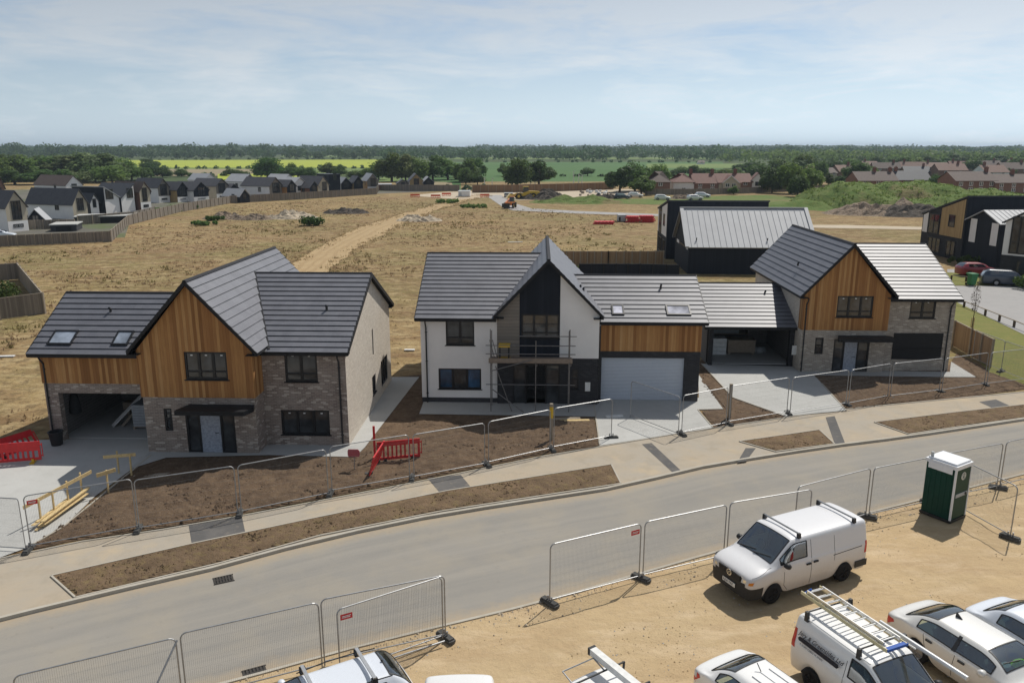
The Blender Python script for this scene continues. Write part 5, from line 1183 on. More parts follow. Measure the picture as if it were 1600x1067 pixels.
# white box vents / meter boxes
for o_, x, y, z0, z1, l in ((OB, 9.0, -.16, .8, 1.3, 'white meter box on the black brick beside the scaffold'), (OC, -.14, .75, .9, 1.5, 'grey meter box on the garage side of the right house')):
    mb = MB(); mb.box(-.14, .14, 0, .03, z0, z1); mb.box(-.11, .11, -.012, -.001, z0+.03, z1-.03); p = wl(o_, x, y); tag(mb.build('meter_box', 'white_paint', loc=(p.x, p.y, 0), rz=YAW), l, 'meter box')
# ---------------------------------------------------------------- what stands in the open garages
def gar(o_, x, y, z, name, label, cat, parts):
    p = wl(o_, x, y, z); t = thing(name, label, cat, p, YAW)
    for nm, m, boxes in parts:
        mb = MB()
        for b_ in boxes: mb.box(*b_)
        mb.build(nm, m, t)
    return t
slats = lambda x0, x1, y0, y1: [(x0, x1, y0+(y1-y0)*k/5, y0+(y1-y0)*(k+.6)/5, .1, .13) for k in range(5)]+[(x0+k*(x1-x0-.1)/2, x0+k*(x1-x0-.1)/2+.1, y0, y1, 0, .1) for k in range(3)]
gar(OA, -1.5, 3.4, .06, 'wrapped_pallet', 'pallet of grey wrapped boards in the left house garage', 'pallet', [('pallet', 'grey_timber', slats(-.7, .7, -.5, .5)), ('stack', 'insulation', [(-.68, .68, -.48, .48, .13+.14*k, .255+.14*k) for k in range(8)])])
gar(OA, -2.3, 5.2, .06, 'board_stack', 'stack of long boards at the back of the left garage', 'board stack', [('boards', 'cardboard', [(-1.4, .8, -.3, .3, .3+.05*k, .34+.05*k) for k in range(8)]), ('bearer', 'grey_timber', [(-1.2, -1.1, -.3, .3, 0, .3), (.4, .5, -.3, .3, 0, .3)])])
p = wl(OA, -3.4, 3.2, .1); q = wl(OA, -2.0, 4.4, 1.7); plank(p, q, .35, .04, 'long pale sheet leaning in the left garage', 'white_paint', 'leaning_board')
p = wl(OA, -2.9, 3.2, .1); q = wl(OA, -1.9, 4.6, 1.5); plank(p, q, .2, .04, 'grey board leaning beside the pale sheet in the left garage', 'grey_timber', 'leaning_board')
t = thing('plastic_bin', 'black plastic rubble bin at the left garage corner', 'bin', wl(OA, -4.75, .75, .04), YAW); mb = MB(); mb.lathe([(.001, 0), (.24, 0), (.31, .62), (.34, .62), (.34, .66), (.29, .66), (.22, .03)], 18); mb.build('tub', 'black_plastic', t)
t = thing('coat_bundle', 'dark work clothes hung on the left wall of the left garage', 'work clothes', wl(OA, -4.8, 2.6, .9), YAW); mb = MB(); mb.lathe([(.02, 1.1), (.16, 1.0), (.24, .6), (.28, .1), (.05, .0)], 12); mb.build('cloth', 'interior_dark', t, smooth=True)
gar(OC, -4.2, 4.2, .06, 'board_stack', 'stack of white boxed goods at the left of the garage link', 'box stack', [('boxes', 'paper', [(-.55, .55, -.4, .4, .02+.28*k, .28+.28*k) for k in range(4)])])
gar(OC, -2.6, 4.4, .06, 'cardboard_crate', 'pale wide crate in the middle of the garage link', 'crate', [('crate', 'cardboard', [(-.9, .9, -.45, .45, .12, .95)]), ('lid', 'grey_timber', [(-.93, .93, -.48, .48, .953, 1.0)]), ('skid', 'grey_timber', [(-.85, -.7, -.4, .4, 0, .117), (.7, .85, -.4, .4, 0, .117)])])
gar(OC, -3.2, 6.4, .06, 'shelf_rack', 'low rack with sheets along the back of the garage link', 'rack', [('shelf', 'grey_timber', [(-1.6, 1.6, -.3, .3, .9, .95), (-1.6, 1.6, -.3, .3, 1.5, 1.55)]), ('post', 'scaffold_steel', [(-1.6, -1.52, -.3, .3, 0, 1.6), (1.52, 1.6, -.3, .3, 0, 1.6)]), ('sheets', 'insulation', [(-1.3, .9, -.28, .28, .953, 1.2)])])
t = thing('sack_heap', 'heap of dark sacks and tools right of the pale crate in the garage link', 'sacks', wl(OC, -1.35, 4.5, .06), YAW)
for k in range(4): mb = MB(); mb.lathe([(.01, .42), (.16, .38), (.26, .2), (.22, .02), (.01, 0)], 10, (-.35+.23*k, .1*(k % 2), 0)); mb.build('sack', 'dash_grey' if k % 2 else 'insulation', t, smooth=True)

# ---------------------------------------------------------------- road vehicles
def car(label, loc, rz, st, wheels, paintm, L, wr=.32, name='parked_car', cat='car', black=(), group=None, detail=True, sub=2, wheel_x=.8, screen_rows=(5, 6), hw=.9):
    """st: stations from front (x=0) to rear (x=L): (x, [(y,z)*8], flags) flags: s side glass to the next station, w windscreen, r rear window, b black below row1
       local frame: x forward is -x (front at x=0), y across"""
    t = thing(name, label, cat, loc, rz, group)
    bm = bmesh.new(); n = 8; rows = []
    for x, prof, fl in st:
        r = [bm.verts.new((x, y, z)) for y, z in prof]; l = [r[-1]] + [bm.verts.new((x, -y, z)) for y, z in reversed(prof[:-1])]
        rows.append(r+l[1:])
    m = len(rows[0])
    def matof(i, j):
        fl = st[i][2]; jj = j if j < n-1 else m-2-j
        if 's' in fl and jj == 3: return 3 if j < n-1 else 4
        if 'w' in fl and jj in screen_rows: return 1
        if 'r' in fl and jj in screen_rows: return 2
        if 'b' in fl and jj < 1: return 5
        if 'B' in fl and jj < 2: return 5
        return 0
    for i in range(len(rows)-1):
        for j in range(m-1):
            f = bm.faces.new((rows[i][j], rows[i][j+1], rows[i+1][j+1], rows[i+1][j])); f.material_index = matof(i, j)
    for idx, rw in ((0, rows[0]), (-1, rows[-1])):      # end caps: quads between right and left halves
        for j in range(n-1):
            a, b_, c, d = rw[j], rw[j+1], rw[m-2-j], rw[m-1-j]
            f = bm.faces.new((a, b_, c, d) if b_ is not c else (a, b_, d)); f.material_index = 5 if (j < black[0 if idx == 0 else 1] if black else False) else 0
    cr = bm.edges.layers.float.get('crease_edge') or bm.edges.layers.float.new('crease_edge')
    for i in range(len(rows)-1):
        for j, cv in ((2, .35), (5, .3), (3, .25), (4, .25), (1, .3)):
            for jj in (j, m-1-j):
                e = bm.edges.get((rows[i][jj], rows[i+1][jj]))
                if e: e[cr] = cv
    for rw in (rows[0], rows[-1]):
        for j in range(m-1):
            e = bm.edges.get((rw[j], rw[j+1]))
            if e: e[cr] = .35
    bmesh.ops.recalc_face_normals(bm, faces=bm.faces)
    me = bpy.data.meshes.new('tmp'); bm.to_mesh(me); bm.free()
    tmp = bpy.data.objects.new('tmp', me); COL.objects.link(tmp)
    if sub: md = tmp.modifiers.new('s', 'SUBSURF'); md.levels = sub
    dg = bpy.context.evaluated_depsgraph_get(); ev = tmp.evaluated_get(dg); m2 = ev.to_mesh()
    vs = [v.co.copy() for v in m2.vertices]; fs = [(tuple(p.vertices), p.material_index) for p in m2.polygons]
    ev.to_mesh_clear(); bpy.data.objects.remove(tmp); bpy.data.meshes.remove(me)
    parts = {0: ('body', paintm), 1: ('windscreen', 'glass_car'), 2: ('rear_window', 'glass_car'), 3: ('side_window', 'glass_car'), 4: ('side_window', 'glass_car'), 5: ('lower_trim', 'black_plastic')}
    out = {}
    for k, (nm, mt) in parts.items():
        F = [f for f, q in fs if q == k]
        if not F: continue
        for G in ([f for f in F if vs[f[0]].x < L/2], [f for f in F if vs[f[0]].x >= L/2]) if k == 5 else (F,):
            if not G: continue
            used = sorted({v for f in G for v in f}); ix = {v: i for i, v in enumerate(used)}
            mb = MB(); mb.v = [tuple(vs[v]) for v in used]; mb.f = [tuple(ix[v] for v in f) for f in G]; mb.mi = [0]*len(G)
            out[k] = mb.build(nm, mt, t, smooth=True, uv=False)
    for k, o in out.items():
        if k not in (1, 2, 3, 4) or not detail: continue
        cnt = {}
        for p in o.data.polygons:
            for e in p.edge_keys: cnt[e] = cnt.get(e, 0)+1
        mb = MB(); nv = {}
        for p in o.data.polygons:
            for vi in p.vertices: nv[vi] = nv.get(vi, V())+p.normal
        for (a, b_), c in cnt.items():
            if c == 1:
                pa, pb = o.data.vertices[a].co+nv[a].normalized()*.004, o.data.vertices[b_].co+nv[b_].normalized()*.004
                if (pa-pb).length > .002: mb.bar(pa, pb, .03, .012, up=nv[a].normalized())
        if mb.f: mb.build('window_seal', 'black_plastic', o, uv=False)
    if detail and 1 in out:
        zs_ = [v.co for v in out[1].data.vertices]; zmin = min(v.z for v in zs_); base = [v for v in zs_ if v.z < zmin+.12]
        mb = MB()
        for y0, y1 in ((-.05, -.6), (.55, .0)):
            p = min(base, key=lambda v: abs(v.y-y0)); q = min(zs_, key=lambda v: abs(v.y-y1)+abs(v.z-zmin-.10)*2); mb.bar(p+V((-.01, 0, .03)), q+V((-.01, 0, .03)), .018, .018); mb.build('wiper', 'black_plastic', out[1], uv=False); mb = MB()
    for wx in wheels:
        for s in (-1, 1):
            y = s*wheel_x; mb = MB(); pr = [(wr*.62, -.1), (wr*.93, -.1), (wr, -.06), (wr, .06), (wr*.93, .1), (wr*.62, .1)]
            mb.lathe(pr, 22, (wx, y, wr), 'y'); w = mb.build('wheel', 'rubber', t, smooth=True, uv=False)
            mb = MB(); o = s*.085; mb.lathe([(.001, o), (wr*.18, o+s*.01), (wr*.55, o-s*.01), (wr*.62, o+s*.012), (wr*.62, -o)], 22, (wx, y, wr), 'y')
            for k in range(5): a = 2*pi*k/5; mb.bar((wx+wr*.12*cos(a), y+o+s*.012, wr+wr*.12*sin(a)), (wx+wr*.58*cos(a), y+o+s*.008, wr+wr*.58*sin(a)), .05, .03, up=(0, 1, 0))
            mb.build('rim', 'rim_metal' if 'van' not in cat else 'rubber', w, uv=False)
    mb = MB(); mb.box(.35, L-.35, -wheel_x+.12, wheel_x-.12, .2, .42)
    for wx in wheels: mb.box(wx-wr-.08, wx+wr+.08, -wheel_x-.06, wheel_x+.06, .30, wr*2+.1)
    mb.build('underbody', 'interior_dark', t)
    return t
def prof(hw, zs, zm, zb, wt, zt, crown=.04, wr_=.07, glassin=.03):
    """half section: sill, lower side, shoulder, glass bottom, glass top, roof edge, roof, centre"""
    return [(hw-.06, zs), (hw, zm), (hw-.01, zb), (hw-glassin-.01, zb+.05), (wt, zt-.07), (wt-wr_, zt), (wt*.5, zt+crown*.8), (0, zt+crown)]
def hood(hw, zs, zm, zb, zc):
    return [(hw-.06, zs), (hw, zm), (hw-.02, zb-.06), (hw-.06, zb-.01), (hw-.16, zb+.02), (hw-.3, zb+(zc-zb)*.7), (hw*.4, zc), (0, zc+.01)]
def seats(t, rows_, hw, z=.45, m='seat_grey'):
    mb = MB()
    for x in rows_:
        for y in (-hw*.48, hw*.48): mb.box(x, x+.5, y-.26, y+.26, z-.15, z+.08); mb.prism([(x+.42, y-.25, z+.05), (x+.6, y-.25, z+.05), (x+.78, y-.22, z+.62), (x+.66, y-.22, z+.62)], (0, 0, 0), (0, .5, 0)); mb.box(x+.68, x+.78, y-.12, y+.12, z+.64, z+.82)
    mb.build('seats', m, t)
def dash(t, x0, x1, hw, z):
    mb = MB(); mb.prism([(x0, -hw+.12, z-.25), (x1, -hw+.12, z-.2), (x1, -hw+.12, z-.02), (x0+.2, -hw+.12, z)], (0, 0, 0), (0, 2*hw-.24, 0)); mb.build('dashboard', 'dash_grey', t)
    mb = MB(); c = V((x1+.1, .38, z+.02))
    mb.tube([c+V((.09*sin(a*pi/6), .18*cos(a*pi/6), .16*sin(a*pi/6))) for a in range(13)], .015, 6); mb.build('steering_wheel', 'black_plastic', t)
def mirror(t, x, hw, z, m='black_plastic'):
    for s in (-1, 1):
        mb = MB(); mb.lathe([(.001, -.1), (.07, -.085), (.1, 0), (.09, .08), (.001, .1)], 10, (x, 0, z), 'y')
        mb.v = [(v[0]*1, s*(hw+.13)+v[1], z+(v[2]-z)*.95) for v in mb.v]; mb.tube([(x, s*(hw-.06), z-.06), (x, s*(hw+.08), z-.03)], .025, 6); mb.build('mirror', m, t, smooth=True, uv=False)
def lamps(t, pts, m, nm):
    for P in pts: mb = MB(); mb.face(P); mb.build(nm, m, t, uv=False)
def text(parent, s, m, size, loc, rot, name='lettering', shear=0.0, extr=.001, align='LEFT', bold=0.0):
    cu = bpy.data.curves.new('lettering', 'FONT'); cu.body = s; cu.size = size; cu.shear = shear; cu.extrude = extr; cu.align_x = align; cu.offset = bold; cu.resolution_u = 3
    o = bpy.data.objects.new('tmp', cu); COL.objects.link(o); dg = bpy.context.evaluated_depsgraph_get(); me = bpy.data.meshes.new_from_object(o.evaluated_get(dg)); bpy.data.objects.remove(o)
    q = bpy.data.objects.new(name, me); COL.objects.link(q); me.materials.clear(); me.materials.append(M[m]); q.parent = parent; q.location = loc; q.rotation_euler = rot
    return q
def handles(t, pts, s):
    for x, y, z in pts: mb = MB(); mb.box(x-.09, x+.09, y-.02, y+.02, z-.025, z+.025); mb.build('door_handle', 'black_plastic', t)
def skin(t):
    from mathutils.bvhtree import BVHTree
    if t.name not in SKINS:
        v, f = [], []
        for o in t.children:
            if o.name.split('.')[0] in ('body', 'lower_trim', 'side_window', 'windscreen', 'rear_window'):
                i = len(v); v += [x.co.copy() for x in o.data.vertices]; f += [tuple(i+k for k in p.vertices) for p in o.data.polygons]
        SKINS[t.name] = BVHTree.FromPolygons(v, f)
    return SKINS[t.name]
SKINS = {}
def drop(t, p, d, off):
    # slide a point along d on to the bodywork
    d = V(d).normalized(); h = skin(t).ray_cast(V(p)-d*1.2, d)
    return (h[0]-d*off) if h[0] is not None else None
def decal(t, quad, d, m, nm, off=.006, nu=8, nv=4):
    A, B, C, D = [V(q) for q in quad]; mb = MB(); G = [[drop(t, A.lerp(B, i/nu).lerp(D.lerp(C, i/nu), j/nv), d, off) for i in range(nu+1)] for j in range(nv+1)]
    for j in range(nv):
        for i in range(nu):
            q = [G[j][i], G[j][i+1], G[j+1][i+1], G[j+1][i]]
            if None not in q and max((q[a]-q[b]).length for a in range(4) for b in range(a)) < .4: mb.face(q)
    if not mb.f: return None
    return mb.build(nm, m, t, uv=False)
def seam(t, pts, r=.007):
    s = 1 if sum(p[1] for p in pts) > 0 else -1; P = resample(pts, 14); pts = [q for q in (drop(t, p, (0, -s, 0), .001) for p in P) if q is not None]
    mb = MB(); mb.tube(pts, r, 4); mb.build('panel_gap', 'interior_dark', t, uv=False)
def arch(x0, wx, wr, base):
    d = abs(x0-wx); R_ = wr+.07
    return max(base, .30+sqrt(max(0, R_*R_-d*d))) if d < R_ else base

# -- silver panel van (front at local x = 0)
def van_stations(L, H, hw, wheels, wr, x_ws0, x_ws1, z_hood0, z_hood1, door0, door1, zb=1.12, wt=.8):
    xs = sorted({0, .06, .3, x_ws0*.75, x_ws0, x_ws0+.18, (x_ws0+x_ws1)/2, x_ws1, x_ws1+.15, door1, door1+.12, 2.6, L*.64, L-.3, L-.06, L, *[w+d for w in wheels for d in (-wr-.09, -wr*.72, 0, wr*.72, wr+.09)]})
    out = []; last = -9
    for x in xs:
        if x-last < .055 and x not in (0, L): continue
        last = x; zs = .28
        for w in wheels: zs = max(zs, arch(x, w, wr, .28))
        h_ = hw-(.16 if x == 0 else .05 if x < .1 else 0)-(.05 if x == L else 0)
        if x < x_ws0:
            k = x/x_ws0; zc = z_hood0+(z_hood1-z_hood0)*sqrt(k); out.append((x, hood(h_, zs, max(.70 if x < wheels[0]-wr-.05 else .62, zs+.1), zc-.06, zc), 'b' if x < wheels[0]-wr-.1 else ''))
        else:
            k = min(1, (x-x_ws0)/(x_ws1-x_ws0)); zt = z_hood1+.03+(H-.05-z_hood1-.03)*(k if k < 1 else 1); 
            wtop = hw-.1+(wt-hw+.1)*k; zz = min(zb, z_hood1-.02+.3*k)
            if x == L: zt -= .06; wtop -= .04
            if x == 0: pass
            fl = ('w' if x < x_ws1-.01 else '')+('s' if door0-.01 <= x < door1-.01 else '')
            out.append((x, prof(h_, zs, max(.62, zs+.1), min(zz, zt-.16), wtop, zt), fl))
    return out
LV, HV = 4.89, 1.96
fw, rw = g(1203, 941), g(1313, 906); dv = (rw-fw).normalized(); rzv = atan2(dv.y, dv.x)
nv = V((-dv.y, dv.x, 0)); org = fw-dv*.92+nv*.83
VAN = car('silver panel van with black bumper, roof bars and dusty side on the sand', org, rzv, van_stations(LV, HV, .95, (.92, 3.92), .33, .90, 1.66, .98, 1.24, 1.1, 2.3, zb=1.17, wt=.80), (.92, 3.92), 'paint_dirty_white', LV, .33, 'panel_van', 'van', (3, 1), wheel_x=.83)
seats(VAN, (1.75,), .9, .75); dash(VAN, .95, 1.45, .86, 1.22); mirror(VAN, 1.3, .93, 1.25)
mb = MB(); mb.box(2.45, 2.5, -.68, .68, .4, 1.7); mb.build('bulkhead', 'dash_grey', VAN)
for s in (-1, 1): decal(VAN, [(0, s*.50, .76), (0, s*.90, .80), (0, s*.905, .99), (0, s*.54, .93)], (1, 0, 0), 'lamp_clear', 'headlight'); decal(VAN, [(0, s*.80, .79), (0, s*.895, .80), (0, s*.90, .90), (0, s*.81, .88)], (1, 0, 0), 'lamp_amber', 'indicator', .012); decal(VAN, [(0, s*.58, .80), (0, s*.70, .81), (0, s*.71, .91), (0, s*.60, .90)], (1, 0, 0), 'chrome', 'reflector', .012)
decal(VAN, [(0, -.46, .745), (0, .46, .745), (0, .5, .94), (0, -.5, .94)], (1, 0, 0), 'black_plastic', 'grille_surround', .008)
for s in (-1, 1): seam(VAN, [(.12, s*.9, 1.0), (.5, s*.93, 1.1), (.85, s*.92, 1.2)], .006)
for s in (-1, 1): decal(VAN, [(4.72, s*.95, .85), (4.86, s*.95, .85), (4.86, s*.95, 1.25), (4.76, s*.95, 1.25)], (0, -s, 0), 'lamp_red', 'tail_light')
mb = MB(); mb.box(-.03, .02, -.46, .46, .76, .94); gr2 = mb.build('grille', 'black_plastic', VAN)
mb = MB()
for z in (.78, .83, .88, .92): mb.box(-.036, -.031, -.42, .42, z, z+.012)
mb.build('grille_bar', 'trim_dark', gr2)
mb = MB(); mb.lathe([(.085, -.05), (.105, -.05), (.105, -.035), (.085, -.035)], 20, (0, 0, 0), 'y')
for a, b_ in (((-.05, .075), (-.012, .0)), ((-.012, .0), (.0, .035)), ((.0, .035), (.012, 0)), ((.012, 0), (.05, .075)), ((-.085, .02), (-.04, -.08)), ((-.04, -.08), (0, -.01)), ((0, -.01), (.04, -.08)), ((.04, -.08), (.085, .02))): mb.bar((a[0], -.045, a[1]), (b_[0], -.045, b_[1]), .016, .01)
em = mb.build('badge', 'chrome', VAN, uv=False); em.location = (.005, 0, .86); em.rotation_euler = (0, 0, -pi/2)
mb = MB(); mb.box(-.035, -.02, -.28, .28, .46, .59); pl_ = mb.build('number_plate', 'plate_white', VAN); text(pl_, 'AJ58 YKE', 'ink', .115, (-.037, .26, .488), (pi/2, 0, -pi/2), shear=0)
for x in (1.98, 4.35):
    mb = MB(); mb.tube([(x, -.74, HV+.075), (x, .74, HV+.075)], .03, 8)
    rb = mb.build('roof_bar', 'galv', VAN)
    for s in (-1, 1): mb = MB(); mb.prism([(x-.06, s*.74-.05, HV-.07), (x+.06, s*.74-.05, HV-.07), (x+.045, s*.74-.04, HV+.09), (x-.045, s*.74-.04, HV+.09)], (0, 0, 0), (0, .09, 0)); mb.build('bar_foot', 'black_plastic', rb)
for s in (-1, 1):
    seam(VAN, [(1.3, s*.953, 1.0), (1.32, s*.957, .55), (1.5, s*.95, .34)]); seam(VAN, [(2.42, s*.90, 1.78), (2.42, s*.957, 1.1), (2.42, s*.957, .34)]); seam(VAN, [(3.35, s*.955, 1.08), (4.6, s*.955, 1.12)], .012); seam(VAN, [(3.4, s*.957, .9), (3.42, s*.90, 1.7)], .006)
    handles(VAN, [(2.28, s*.965, 1.05), (2.58, s*.965, 1.07)], s)
    mb = MB(); mb.box(4.35, 4.87, s*.955-.01, s*.955+.012, .40, .62); mb.build('bumper_corner', 'black_plastic', VAN)

# -- cars and vans nosing to the lower right: heading unit vector (.40,-.917)
hd = V((.40, -.917, 0)); RZC = atan2(-hd.y, -hd.x)                   # local +x runs from nose to tail
def sedan_stations(L, H, hw, wheels, wr, zb=.93, boot=1.0, nose=.72, ws0=1.2, ws1=1.95, rf1=3.1, rw1=4.0, door0=1.55, door1=3.65):
    xs = sorted({0, .08, .4, ws0*.7, ws0, ws0+.2, (ws0+ws1)/2, ws1, ws1+.4, 2.62, 2.72, rf1, (rf1+rw1)/2, rw1-.12, rw1, L-.3, L-.07, L, door1, *[w+d for w in wheels for d in (-wr-.09, -wr*.72, 0, wr*.72, wr+.09)]})
    out = []; last = -9
    for x in xs:
        if x-last < .055 and x not in (0, L): continue
        last = x; zs = .24
        for w in wheels: zs = max(zs, arch(x, w, wr, .24))
        h_ = hw-(.2 if x == 0 else .06 if x < .12 else 0)-(.14 if x == L else .04 if x > L-.1 else 0)
        zm = max(.55, zs+.08)
        if x < ws0: k = x/ws0; zc = nose+(zb+.03-nose)*k**.6; out.append((x, hood(h_, zs, min(zm, zc-.15) if zs < .3 else zm, zc-.04, zc), ''))
        elif x > rw1: k = (x-rw1)/(L-rw1); zc = boot+.04-(.04 if x < L else .12)*k; out.append((x, hood(h_, zs, zm, zc-.05, zc), ''))
        else:
            if x <= ws1: k = (x-ws0)/(ws1-ws0)
            elif x <= rf1: k = 1
            else: k = 1-(x-rf1)/(rw1-rf1)
            sb = zb if x < 2.6 else zb+(boot-zb)*min(1, (x-2.6)/(rw1-2.6))
            zt = sb+.06+(H-.04-sb-.06)*(sin(k*pi/2)**.9 if k < 1 else 1); wtop = hw-.12+(hw*.66-hw+.12)*k
            fl = ('w' if x < ws1-.01 else '')+('r' if rf1-.01 <= x < rw1-.01 else '')+('s' if door0-.01 <= x < door1-.01 else '')
            out.append((x, prof(h_, zs, zm, sb, wtop, zt, .03, .09), fl))
    return out
def rear_lights(t, L, hw, z0, z1, m='lamp_red', inset=.42):
    for s in (-1, 1): decal(t, [(L-.02, s*(hw-.03), z0), (L-.02, s*(hw-inset), z0), (L-.02, s*(hw-inset), z1), (L-.02, s*(hw-.03), z1)], (-1, 0, 0), m, 'tail_light'); decal(t, [(L-.34, s*hw, z1-.06), (L-.1, s*hw, z0), (L-.08, s*hw, z1-.01), (L-.3, s*hw, z1)], (0, -s, 0), m, 'tail_light_side')
def place(rear_corner, hw, L, hd=hd):
    """ground origin (nose centre) for a car whose rear right corner is at rear_corner"""
    rgt = V((hd.y, -hd.x, 0)); c = V((rear_corner[0], rear_corner[1], 0))-rgt*hw*.95; return c+hd*L
# silver saloon
L_, h_ = 4.75, .925
o = place((10.52, 20.0), h_, L_); SS = car('silver four-door saloon with a bright yellow-green vest behind its windscreen', o, RZC, sedan_stations(L_, 1.40, h_, (.95, 3.66), .33, rf1=3.38, rw1=4.25, boot=.98, door1=3.75), (.95, 3.66), 'paint_silver', L_, .33, cat='car', wheel_x=.78)
seats(SS, (1.75, 2.65), .85, .5); dash(SS, 1.15, 1.7, .85, .93); mirror(SS, 1.72, .9, 1.0, 'paint_silver'); rear_lights(SS, L_, h_, .62, .86)
mb = MB(); mb.lathe([(.001, .12), (.1, .09), (.16, .03), (.18, 0)], 10); v_ = mb.build('vest', 'hi_vis', None, smooth=True); hv = thing('hi_vis_vest', 'crumpled yellow-green vest on the dashboard of the silver saloon', 'vest'); v_.parent = hv
rot = Matrix.Rotation(RZC, 3, 'Z'); hv.location = o+rot@V((1.62, -.25, .95)); hv.rotation_euler = (0, 0, RZC); hv.scale = (1, 1.5, 1)
fin = MB(); fin.prism([(3.1, -.015, 1.40), (3.3, -.015, 1.38), (3.28, -.015, 1.52)], (0, 0, 0), (0, .03, 0)); fin.build('aerial', 'black_plastic', SS)
for s in (-1, 1):
    seam(SS, [(2.55, s*.925, .93), (2.6, s*.93, .5), (2.6, s*.9, .3)]); seam(SS, [(3.5, s*.91, .98), (3.4, s*.92, .6)]); handles(SS, [(2.35, s*.935, .86), (3.3, s*.935, .88)], s)
    decal(SS, [(2.58, s*.9, .99), (2.70, s*.9, .99), (2.72, s*.9, 1.32), (2.62, s*.9, 1.32)], (0, -s, 0), 'black_plastic', 'door_pillar')
# white saloon, left
L_, h_ = 4.45, .88
hW = V((.5, -.866, 0)); o = place((4.5, 17.45), h_, L_, hW); WS = car('white saloon with ribbed roof at the bottom edge, left of the lettered van', o, atan2(-hW.y, -hW.x), sedan_stations(L_, 1.44, h_, (.9, 3.45), .31, rf1=3.35, rw1=3.95, boot=1.04, zb=.95, door1=3.5), (.9, 3.45), 'paint_white', L_, .31, wheel_x=.75)
seats(WS, (1.75, 2.55), .82, .5); dash(WS, 1.15, 1.7, .8, .93); mirror(WS, 1.7, .86, 1.0, 'paint_white'); rear_lights(WS, L_, h_, .66, .95)
for y in (-.28, 0, .28): mb = MB(); mb.box(2.05, 3.0, y-.02, y+.02, 1.425, 1.447); mb.build('roof_rib', 'paint_white', WS)
fin = MB(); fin.tube([(3.0, 0, 1.44), (3.14, 0, 1.6)], .012, 6); fin.build('aerial', 'black_plastic', WS)
for s in (-1, 1): decal(WS, [(L_-.2, s*h_, .8), (L_-.08, s*h_, .8), (L_-.08, s*h_, .95), (L_-.2, s*h_, .98)], (0, -s, 0), 'lamp_clear', 'reversing_lamp', .01)
# white car at the right edge
L_, h_ = 4.5, .9
o = place((12.75, 20.15), h_, L_); WR = car('white saloon cut off by the right edge, beyond the silver saloon', o, RZC, sedan_stations(L_, 1.43, h_, (.9, 3.5), .32, rf1=3.3, rw1=4.0, boot=1.0, door1=3.5), (.9, 3.5), 'paint_bluegrey', L_, .32, wheel_x=.77)
seats(WR, (1.75, 2.6), .82, .5); dash(WR, 1.15, 1.7, .8, .93); mirror(WR, 1.7, .88, 1.0, 'paint_white'); rear_lights(WR, L_, h_, .64, .9, 'black_plastic')
# lettered van
def berlingo(): return van_stations(4.4, 1.80, .90, (.9, 3.6), .31, 1.1, 2.05, .80, 1.06, 1.3, 2.55, zb=1.04, wt=.74)
L_, h_ = 4.4, .9
o = place((7.36, 18.55), h_, L_); JV = car('white lettered van carrying a ladder on its roof rack', o, RZC, berlingo(), (.9, 3.6), 'paint_white', L_, .31, 'panel_van', 'van', (2, 1), wheel_x=.78); JO = o
seats(JV, (1.9,), .85, .7); dash(JV, 1.1, 1.65, .82, 1.06); mirror(JV, 1.5, .88, 1.1); mb = MB(); mb.box(2.75, 2.8, -.62, .62, .4, 1.6); mb.build('bulkhead', 'dash_grey', JV)
mb = MB()
for k in range(6): mb.box(1.25+.03*k, 1.47+.02*k, -.5+.14*k, -.34+.16*k, 1.062+.004*k, 1.07+.004*k)
mb.build('paperwork', 'paper', JV)
for s in (-1, 1): decal(JV, [(4.22, s*.9, .9), (4.36, s*.9, .9), (4.36, s*.9, 1.4), (4.26, s*.9, 1.4)], (0, -s, 0), 'lamp_red', 'tail_light'); decal(JV, [(4.4, s*.86, .9), (4.4, s*.76, .9), (4.4, s*.76, 1.4), (4.4, s*.84, 1.4)], (-1, 0, 0), 'lamp_red', 'tail_light_rear')
mb = MB()
for s in (-1, 1): mb.tube([(4.2, s*.72, 1.79), (2.0, s*.74, 1.80)], .02, 6); mb.build('roof_gutter', 'paint_white', JV); mb = MB()
for x in (2.35, 4.05):
    mb = MB(); mb.tube([(x, -.72, 1.98), (x, .72, 1.98)], .02, 8); rk = mb.build('rack_bar', 'black_plastic', JV)
    for s in (-1, 1): mb = MB(); mb.prism([(x-.06, s*.74-.05, 1.72), (x+.06, s*.74-.05, 1.72), (x+.04, s*.74-.04, 2.0), (x-.04, s*.74-.04, 2.0)], (0, 0, 0), (0, .08, 0)); mb.build('rack_foot', 'black_plastic', rk)
# lettering runs nose-wards along the visible flank (+y is the car's right, seen from the lower left)
sy = .905; rt_ = (R(90-9), 0, pi)
text(JV, 'Jary & Greensides Ltd', 'ink', .165, (4.14, sy-.035, 1.34), rt_, shear=.4, bold=.002)
mb = MB(); mb.prism([(4.08, sy+.0, 1.20), (2.80, sy+.0, 1.20), (2.76, sy-.006, 1.25), (2.80, sy-.014, 1.30), (4.08, sy-.014, 1.30), (4.12, sy-.006, 1.25)], (0, -.01, 0), (0, .012, 0)); bn = mb.build('lettering_band', 'ink', JV)
text(bn, 'Electrical Contractors', 'plate_white', .085, (4.02, sy+.006, 1.225), (R(81), 0, pi), bold=.001)
text(JV, 'T: 01603 720022  M: 07899', 'ink', .07, (4.05, sy+.002, 1.09), (R(84), 0, pi))
seam(JV, [(2.62, sy-.03, 1.5), (2.62, sy+.003, 1.1), (2.6, sy+.006, .4)])
rot = Matrix.Rotation(RZC, 3, 'Z')
